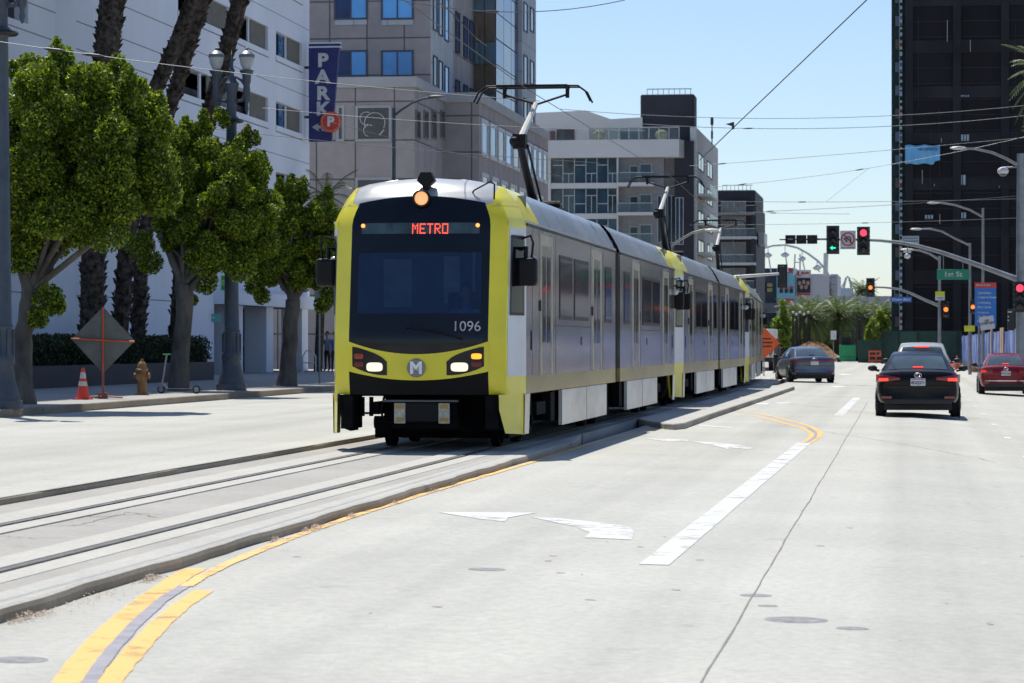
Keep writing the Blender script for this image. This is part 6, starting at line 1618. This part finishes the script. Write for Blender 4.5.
# ================================================================ signals, poles, signs
sig=M_('signal_black',(.014,.015,.016),.45)
lens_off=M_('signal_lens_dark',(.03,.03,.03),.2)
redl=emis('signal_red',(1,.04,.08),2.0); grnl=emis('signal_green',(.03,1,.5),1.5); amb=emis('signal_orange',(1,.22,.03),1.5)
def signal(label,c,lit=None,col=None,h=1.07,w=.36,arrow=False,back=True,side=False,rz=0,name='traffic_signal'):
    root=thing(name,label,'traffic signal',c,rz)
    if side:
        m=MB()
        for k in range(3): m.box(-.62+.42*k,-.62+.42*k+.39,-.12,.14,-.17,.17)
        m.tube([(-.85,0,0),(.7,0,0)],.03,6); m.build('housing',sig,root,bevel=.02)
        for k in range(3):
            m=MB(); cx=-.62+.42*k+.19; m.lathe([(.14,-.12),(.15,-.26),(.14,-.26),(.12,-.13)],14,(cx,0,0),axis='y'); m.build('visor',sig,root)
        m=MB(); m.box(-.52,-.32,-.27,-.262,-.02,.03); m.build('visor_edge',mt['galv'],root)
        return root
    m=MB(); m.box(-w/2,w/2,0,.2,-h/2,h/2); m.build('housing',sig,root,bevel=.03)
    if back:
        m=MB(); W=w/2+.085; H=h/2+.085; m.prism([(-W,-H),(W,-H),(W,H),(-W,H)],.03,.036,'y'); m.build('backplate',sig,root)
        m=MB()
        for k in range(6):
            for s in (-1,1): m.box(s*(W-.045)-.015,s*(W-.045)+.015,.022,.03,-H+.1+k*(2*H-.2)/5-.03,-H+.1+k*(2*H-.2)/5+.03)
        m.build('backplate_louvres',M_('louvre_glint',(.10,.17,.18),.5),root)
    for k in range(3):
        z=h/2-h/6-k*h/3; r_=w*.40
        on=(k==lit)
        m=MB()
        if on and arrow: m.prism([(-r_*.85,z),(-r_*.1,z+r_*.6),(-r_*.1,z+r_*.18),(r_*.8,z+r_*.18),(r_*.8,z-r_*.18),(-r_*.1,z-r_*.18),(-r_*.1,z-r_*.6)],-.02,-.012,'y')
        else: m.lathe([(r_,0),(r_*.7,-.02),(0,-.028)],20,(0,0,z),axis='y')
        m.build('signal_lens',col if on else lens_off,root,smooth=True)
        # half tube visor
        vs=[];n=10
        for y in (-.002,-.22):
            for j in range(n+1):
                a=-.25+(PI+.5)*j/n; vs.append((r_*1.08*math.cos(a),y,z+r_*1.08*math.sin(a)))
        m=MB(); m.add(vs,[(j,j+1,n+2+j,n+1+j) for j in range(n)]); m.build('visor',sig,root,solid=.012)
    return root
YA=113.0     # plane of the nearer mast arm
def sx(px,v,Y=YA): return px/F*Zd(Xof(912,Y),Y)
pole=aty(1020.5,340,YA); root=thing('signal_mast','thick grey signal pole at the right edge with a long arm over the road','signal mast',(pole.x,YA,g(4)+.15))
m=MB(); m.tube([(0,0,0),(0,0,.4),(0,0,5),(0,0,9.0)],[.23,.19,.165,.13],14); m.build('pole',mt['galv'],root,smooth=True)
m=MB(); P=[aty(u,v,YA) for u,v in ((1018,279.5),(1011,277),(992,270),(965,260.5),(940,252),(918,246),(900,242.5),(880,240.5),(860,239.5),(830,239),(812,239))]
m.tube(P,[.115,.11,.10,.09,.08,.072,.066,.06,.055,.05,.045],10); m.build('mast_arm',mt['galv'],root,world=True,smooth=True)
m=MB(); P=[aty(u,v,YA) for u,v in ((1019,166),(1006,158.5),(992,152.5),(975,149),(962,148.5))]; m.tube(P,[.06,.055,.05,.04,.035],8); m.build('luminaire_arm',mt['galv'],root,world=True,smooth=True)
m=MB(); c=aty(958,148,YA); m.ball(tuple(c),.2,6,0,(1.6,.6,.35)); m.build('luminaire',M_('luminaire_grey',(.5,.52,.53),.4),root,world=True,smooth=True)
m=MB(); c=aty(1003,171,YA); m.ball(tuple(c),.22,8,0,(1,1,.72)); cam=m.build('camera_dome',M_('dome_white',(.62,.62,.64),.35),root,world=True,smooth=True)
m=MB(); m.ball((c.x,c.y,c.z-.07),.17,8,0,(1,1,.8)); m.build('dome_glass',CM['glass'],cam,world=True,smooth=True)
m=MB(); m.tube([aty(1003,167.5,YA),aty(1018,167,YA)],.03,6); m.build('camera_bracket',mt['galv'],root,world=True)
signal('black signal head with a lit green left arrow on the long mast arm',aty(833,240,YA)+Vector((0,-.15,0)),2,grnl,h=.93,w=.33,arrow=True)
signal('signal head with a lit red light on the long mast arm',aty(863.5,241,YA)+Vector((0,-.15,0)),0,redl,h=.93,w=.33)
signal('black three lamp signal seen edge on at the left tip of the mast arm',aty(801.5,239.5,YA)+Vector((0,-.05,0)),side=True)
signal('signal head with a lit red light on the thick pole at the right edge',aty(1019.5,297,YA)+Vector((-.0,-.42,0)),0,redl,h=1.0,w=.36)
# no-left / U turn sign
c=aty(848,240,YA)+Vector((0,-.12,0)); root=thing('turn_ban_sign','square white sign with a red ring banning turns, between two signal heads','road sign',c)
m=MB(); m.box(-.30,.30,0,.02,-.36,.36); m.build('sign_panel',M_('sign_sheet_white',(.60,.60,.60),.5,0,.04,3),root,bevel=.004)
ink=M_('sign_ink',(.03,.03,.03),.5)
m=MB()
def ring(m,r0,r1,y0,y1,z=0,n=32):
    vs=[(r*math.cos(2*PI*k/n),y,z+r*math.sin(2*PI*k/n)) for y in (y0,y1) for r in (r0,r1) for k in range(n)]
    for k in range(n):
        k2=(k+1)%n; m.add([vs[k],vs[k2],vs[n+k2],vs[n+k]],[(0,1,2,3)])
ring(m,.215,.268,-.006,-.002,.03); m.prism([(-.2,.20),(-.16,.235),(.2,-.13),(.165,-.17)],-.008,-.002,'y'); m.build('ban_ring',M_('sign_red_ink',(.55,.04,.05),.5),root)
m=MB(); m.tube([(.10,-.004,-.12),(.10,-.004,.05),(.06,-.004,.12),(-.02,-.004,.12),(-.06,-.004,.05),(-.06,-.004,-.04)],.022,5); m.prism([(-.12,-.03),(0,-.03),(-.06,-.11)],-.006,-.001,'y'); m.tube([(.05,-.004,.04),(-.12,-.004,.04)],.018,5); m.prism([(-.11,.10),(-.11,-.02),(-.18,.04)],-.0065,-.001,'y'); m.build('turn_arrows',ink,root)
m=MB()
for k in range(5): m.box(-.24+.1*k,-.17+.1*k,-.005,0,-.325,-.29)
m.build('small_lettering',ink,root)
# street name
c=aty(953,274.5,YA)+Vector((0,-.12,0)); root=thing('street_name_sign','green street name sign reading 1st St hanging below the mast arm','street sign',c)
w=16/F*Zd(c.x,c.y); h=5.2/F*Zd(c.x,c.y)
m=MB(); m.box(-w,w,0,.03,-h,h); m.build('sign_panel',M_('sign_sheet_green',(.012,.22,.13),.5,0,.05,2),root,bevel=.01)
text('1st St',h*1.35,'sign_lettering',mt['white'],root,(0,-.004,0),(PI/2,0,0),.002,.003,'CENTER',1.15)
m=MB(); m.prism([(-w+.02,-h+.02),(w-.02,-h+.02),(w-.02,h-.02),(-w+.02,h-.02)],-.001,0,'y') if False else None
for s in (-.6,.6):
    m=MB(); m.tube([(w*s,.02,h),(w*s,.06,h+.42+.2*(s<0)*1.0)],.018,5); m.build('hanger',mt['galv'],root)
# small board and dome on arm
c=aty(910.5,240,YA+1.5); root=thing('small_board','small pale board mounted just above the mast arm before the netted tower','sign',c); m=MB(); m.box(-.33,.33,0,.02,-.16,.16); m.build('board',M_('board_grey',(.36,.42,.46),.5),root)
m=MB(); 
for k in range(6): m.box(-.28+.1*k,-.22+.1*k,-.004,0,.05,.08); m.box(-.28+.1*k,-.2+.1*k,-.004,0,-.06,-.03)
m.build('board_lettering',ink,root)
c=aty(907.3,256,YA); root=thing('camera_dome','white dome camera hanging under the mast arm left of the green street sign','camera',c); m=MB(); m.ball((0,0,0),.13,8,0,(1,1,.8)); m.build('dome',M_('dome_white2',(.55,.56,.58),.3),root,smooth=True); m=MB(); m.tube([(0,0,.08),(.02,0,.40),(.12,0,.46)],.02,6); m.tube([(-.15,0,.14),(.15,0,.14)],.025,6); m.build('bracket',mt['galv'],root)
# lamp posts and small mast arm further on
def lamp_post(label,ub,ybase,pix_arm,Y_,top_v,r0=.10):
    X_=Xof(ub,Y_); root=thing('street_lamp',label,'street lamp',(X_,Y_,-.2),0,'davit arm street lamps')
    m=MB(); m.tube([(0,0,0),(0,0,zat(top_v,X_,Y_)+.2)],[r0,r0*.7],10); m.build('pole',mt['galv'],root,smooth=True)
    P=[aty(u,v,Y_) for u,v in pix_arm]; m=MB(); m.tube(P,[.06]+[.05]*(len(P)-2)+[.035],8); m.build('arm',mt['galv'],root,world=True,smooth=True)
    c=P[-1]; m=MB(); m.ball((c.x-.15,c.y,c.z),.19,6,0,(1.9,.7,.35)); m.build('luminaire',M_('luminaire_grey2',(.45,.47,.48),.4),root,world=True,smooth=True)
    return root
lamp_post('tallest of the three lamp posts behind the long mast arm, rightmost',983,0,((983,217),(970,210),(955,205),(942,203),(936,202.8)),160,208)
lamp_post('street lamp with a curved arm ending above the green street sign',970,0,((970,245.5),(955,238.5),(942,231.5),(930,228.8),(919,229)),165,243)
lp=lamp_post('slender lamp pole carrying the blue street sign arm, leftmost of the three',939.5,0,((939.5,260),(930,254),(920,250.5),(910,249.5)),150,256)
lamp_post('curved pale lamp arm rising behind the second pantograph',671,0,((671,246),(680,240),(692,233),(704,230),(716,230)),120,244,.08)
Yk=150; m=MB(); m.tube([aty(u,v,Yk) for u,v in ((939.5,306),(925,300),(910,293),(898,289),(885,287.5),(872,287))],[.08,.075,.065,.055,.05,.045],8)
o=m.build('mast_arm',mt['galv'],lp,world=True,smooth=True)
signal('small signal head with a lit orange light at the end of the far mast arm',aty(870.5,287.5,Yk)+Vector((0,-.1,0)),1,amb,h=.80,w=.27)
c=aty(901,299.5,Yk); root=thing('street_name_sign','small blue street name sign hanging from the far mast arm','street sign',c); m=MB(); w=10.5/F*Zd(c.x,c.y); h=2.6/F*Zd(c.x,c.y); m.box(-w,w,0,.03,-h,h); m.build('sign_panel',M_('sign_sheet_blue',(.03,.13,.45),.5),root); text('Ocean Blvd',h*1.35,'sign_lettering',mt['white'],root,(0,-.004,0),(PI/2,0,0),.002,.004,'CENTER',1.1)
m=MB(); m.tube([(-w*.6,.01,h),(-w*.6,.01,h+.5)],.015,5); m.tube([(w*.6,.01,h),(w*.6,.01,h+.35)],.015,5); m.build('hanger',mt['galv'],root)
c=aty(940,296,Yk)+Vector((0,-.15,0)); root=thing('small_sign','small sign, yellow above white, on the slender lamp pole','sign',c); m=MB(); m.box(-.24,.24,0,.02,0,.23,0); m.box(-.24,.24,0,.02,-.22,-.001,1); m.build('sign_panel',[M_('sign_yellow_green',(.55,.60,.03),.5),M_('sign_white3',(.6,.6,.58),.5)],root)
m=MB(); m.box(-.18,.18,-.004,0,-.10,-.07); m.box(-.15,.15,-.004,0,-.17,-.14); m.build('sign_lettering',ink,root)
for (u,v,Y_,lab) in ((943.5,309.5,150,'dark signal housing with an orange light beside the slender lamp pole'),(970.5,307,164,'dark signal housing with an orange light just left of the blue directions sign')):
    signal(lab,aty(u,v,Y_)+Vector((.12,-.25,-.0)),1,amb,h=.78,w=.30,back=False)
# blue directions sign
Yd=135.0; c=aty(985.5,325,Yd); X_=c.x; root=thing('directions_sign','tall blue directions sign with a red heading behind the blue fence','sign',(X_,Yd,-.1))
zb,zt2=zat(326,X_,Yd)+.1,zat(282.5,X_,Yd)+.1; w=10.6/F*Zd(X_,Yd)
m=MB(); m.box(-w,w,0,.06,zb,zt2-.26); m.build('sign_panel',M_('directions_blue',(.025,.16,.50),.5,0,.05,1),root)
m=MB(); m.box(-w,w,0,.06,zt2-.255,zt2); m.build('sign_heading',M_('directions_red',(.55,.05,.04),.5),root)
text('DOWNTOWN',.12,'heading_lettering',mt['white'],root,(-.1,-.004,zt2-.13),(PI/2,0,0),.002,.002,'CENTER',.8)
for k,t_ in enumerate(('Convention','Center & Arena','Performing','Arts Center','Aquarium','The Pike','Pine Ave')): text(t_,.155,'sign_lettering',mt['white'],root,(-w+.12,-.004,zt2-.48-.20*k-(.05 if k>1 else 0)-(.05 if k>3 else 0)),(PI/2,0,0),.002,.002,'LEFT',.85)
m=MB(); m.tube([(-.3,.08,0),(-.3,.08,zt2-.1)],.045,8); m.tube([(.3,.08,0),(.3,.08,zt2-.1)],.045,8); m.build('post',mt['galv'],root)
c=aty(987,323,Yd-1.5); root=thing('notice_sign','tilted white notice hanging over the fence below the blue directions sign','sign',(c.x,c.y,c.z),0); root.rotation_euler=(0,R(-9),0)
m=MB(); m.box(-.33,.33,0,.02,-.30,.30); m.build('sign_panel',M_('notice_white',(.55,.54,.54),.6,0,.06,4),root)
text('USE\nOTHER SIDE',.145,'notice_lettering',ink,root,(0,-.005,.04),(PI/2,0,0),.002,.004,'CENTER',.85)
c=aty(969.5,328.5,150); root=thing('yellow_plate','bright yellow plate peeking over the blue fence','sign',(c.x,c.y,c.z)); m=MB(); m.box(-.27,.27,0,.02,-.15,.15); m.build('sign_panel',M_('plate_yellow',(.62,.62,.03),.5),root); m=MB(); m.tube([(0,.04,-1.2),(0,.04,.1)],.03,6); m.build('post',mt['galv'],root)
# pedestrian signal, small things by the pole
c=aty(1011,318,118); root=thing('pedestrian_signal','black pedestrian signal box just left of the thick pole','traffic signal',(c.x,c.y,c.z)); m=MB(); m.box(-.14,.14,0,.2,-.5,.35); m.build('housing',sig,root,bevel=.02); m=MB(); 
for z in (.24,.05,-.1): m.box(-.13,-.08+.12*(z>.2),-.01,0,z-.02,z+.03)
m.build('signal_marks',M_('mark_white',(.5,.52,.52),.5),root)
# opposite mast arm coming from behind the tram
Yg=128.0; root=thing('signal_mast','horizontal pale mast arm sticking out from behind the last tram car','signal mast',(-15.5,Yg,.1))
m=MB(); m.tube([(0,0,0),(0,0,5.6)],[.2,.14],12); m.build('pole',mt['galv'],root)
m=MB(); a=aty(783,273.5,Yg); m.tube([(-15.5,Yg,zat(278,-15.5,Yg)),aty(735,277,Yg),a],[.11,.08,.05],8); m.build('mast_arm',M_('arm_pale',(.5,.51,.5),.5,.2),root,world=True)
signal('dark back of a signal head on the mast arm behind the last tram car',aty(782.3,276,Yg)+Vector((0,.1,0)),None,None,h=.86,w=.26,rz=PI,back=True)
# thin lamp beside apartments
def wirething(name,label,pts,r,mat,grp='overhead wires',sag=0,parts=()):
    P=[Vector(p) for p in pts]
    if len(P)==2 and sag:
        P=[P[0].lerp(P[1],k/12)-Vector((0,0,sag*4*(k/12)*(1-k/12))) for k in range(13)]
    m=MB(); m.tube(P,r*.72,5); o=m.build(name,mat); tag(o,label,'wire',grp)
    for (f) in parts:
        i=f*(len(P)-1); k=int(i); p=P[k].lerp(P[min(k+1,len(P)-1)],i-k); q=MB(); d=(P[-1]-P[0]).normalized(); q.tube([p-d*.2,p-d*.1,p+d*.1,p+d*.2],[.012,.028,.028,.012],6); q.build('insulator',mt['wire'],o)
    return o
# contact wire and its carrier above the track
wz=RAILZ+5.80
P=[(TC+.15*(1 if k%2 else -1),y,wz+.04) for k,y in enumerate((-6,22,50,77,93))]+[(TC-.35,106,wz+.04),(TC-1.4,130,wz+.04)]
wirething('contact_wire','dark contact wire running above the tram pantographs',P,.010,mt['wire'])
# steep dark cable, upper centre
A_=at(876,-9,62); B_=at(700,160,84); C_=at(690,170,86)
wirething('span_cable','dark cable running steeply down from the top of the sky towards the white apartments',[A_,at(735,126,78),B_],.020,mt['wire'])
c=at(733,127,78); root=thing('cable_fitting','small dark fitting clamped where the steep cable crosses another wire','fitting',c); m=MB(); m.box(-.03,.03,-.05,.05,-.06,.13); m.prism([(-.2,.08),(-.02,.12),(.05,.02),(-.02,.02)],-.04,.04,'y'); m.build('clamp',mt['wire'],root)
# cable from upper left crossing the office tower
wirething('span_cable','dark cable slanting down across the office tower to the first pantograph',[at(428,-6,47),at(451,12,48),at(476,38,49),at(487,46,50)],.013,mt['wire'])
SP=[('thin pale wire sagging in front of the white garage and the PARK sign',(-12,40,52),(540,101,52),.010,mt['wirel'],.1,(.12,.19)),
('thin pale wire crossing the garage and office block at the top of the frame',(395,-1,55),(625,0,60),.013,mt['wirel'],.25,(.4,)),
('pale wire just above the globes level, passing the red parking sign',(262,108,75),(645,131,75),.011,mt['wirel'],.1,()),
('pale wire passing just under the red parking sign',(205,128,78),(600,163,80),.011,mt['wirel'],.08,()),
('pale wire slanting from the red parking sign towards the tram roof',(330,122,80),(560,176,80),.009,mt['wirel'],.05,()),
('upper of the two long wires crossing above the blue tarpaulin',(560,109,110),(1040,104,110),.016,mt['wirel'],.45,()),
('lower of the two long wires crossing above the blue tarpaulin',(640,124,112),(1040,114,112),.018,mt['wirel'],.35,(.27,)),
('wire rising to the right across the blue tarpaulin top',(690,166,120),(1040,136,120),.015,mt['wirel'],.05,(.09,)),
('wire climbing to the right across the blue tarpaulin bottom',(712,187,125),(1040,133,125),.015,mt['wirel'],.3,(.09,.45)),
('straight grey wire just above the long mast arm',(700,201,130),(1040,198,130),.014,mt['wirel'],.1,(.3,)),
('grey wire slanting up to the right just above the street lamp arms',(700,214,130),(1040,194,135),.014,mt['wirel'],.1,(.2,)),
('short lower wire in the sky right of the dark apartments',(740,212,150),(850,214,150),.014,mt['wirel'],.02,(.3,)),
('wire crossing the dark apartments and netted tower above the signals',(690,225,150),(1040,217,150),.014,mt['wirel'],.1,(.5,)),
('thin diagonal tie wire joining two sky wires',(826,202,125),(869,168,125),.008,mt['wirel'],0,())]
for (lab,a,b,r_,mm,sg,ins) in SP: wirething('overhead_wire',lab,[at(*a),at(*b)],r_,mm,sag=sg,parts=ins)
c=at(712,128,95); root=thing('antenna','thin dark vertical rod hanging beside the steep cable','rod',c); m=MB(); m.tube([(0,0,-.55),(0,0,.35)],.02,5); m.tube([(0,0,.1),(0,0,.35)],.05,6); m.tube([(0,0,-.35),(0,0,-.1)],.035,6); m.build('rod',mt['wire'],root)
# palm entering at the right edge
X_=Xof(1052,98); palm('palm fronds poking in at the right edge of the frame',[Vector((X_,98,0)),aty(1054,75,98)],[.25,.2],1.75,40,77,boots=False,group='right side palms')
# lamp arm in front of the stone office
lamp_post('blue grey lamp with a curved arm in front of the mauve stone office',394,0,((394,116),(400,111),(412,103),(424,98.5),(440,96.5)),118,108,.10)
for o_ in [x for x in bpy.data.objects if x.get('label','').startswith('blue grey lamp')][0].children: o_.data.materials[0]=mt['lamp_grey']

# ================================================================ sky, sun, camera
world=bpy.data.worlds.new('World'); scene.world=world; world.use_nodes=True
nt=world.node_tree; bg=nt.nodes['Background']; sky=nt.nodes.new('ShaderNodeTexSky'); sky.sky_type='NISHITA'; sky.sun_disc=False
SUN_EL=R(66); SUN_AZ=R(-30)      # azimuth from +Y towards +X
sky.sun_elevation=SUN_EL; sky.sun_rotation=SUN_AZ; sky.altitude=10; sky.air_density=.9; sky.dust_density=0.4; sky.ozone_density=2.0
L(nt,mix(nt,1.0,sky.outputs[0],(.97,1.01,1.11),'MULTIPLY'),bg.inputs[0]); bg.inputs[1].default_value=.105
sd=bpy.data.lights.new('sun','SUN'); sd.energy=4.6; sd.angle=R(.53); sd.color=(1,.96,.87)
so=bpy.data.objects.new('sun',sd); C.objects.link(so)
sv=Vector((math.sin(SUN_AZ)*math.cos(SUN_EL),math.cos(SUN_AZ)*math.cos(SUN_EL),math.sin(SUN_EL)))
so.rotation_euler=sv.to_track_quat('Z','Y').to_euler(); so.location=(0,0,80)
cam=bpy.data.cameras.new('camera'); co=bpy.data.objects.new('camera',cam); C.objects.link(co); scene.camera=co
cam.sensor_width=36; cam.lens=F/1024*36; cam.shift_y=(HOR-341.5)/1024; co.location=(0,0,EYE); co.rotation_euler=(PI/2,0,YAW)
cam.clip_end=6000; cam.clip_start=.5
cam.dof.use_dof=True; cam.dof.focus_distance=40; cam.dof.aperture_fstop=7.1
scene.render.resolution_x=1024; scene.render.resolution_y=683
vs_=scene.view_settings; vs_.view_transform='Standard'; vs_.look='None'; vs_.exposure=.27; vs_.gamma=1
scene.render.engine='CYCLES'
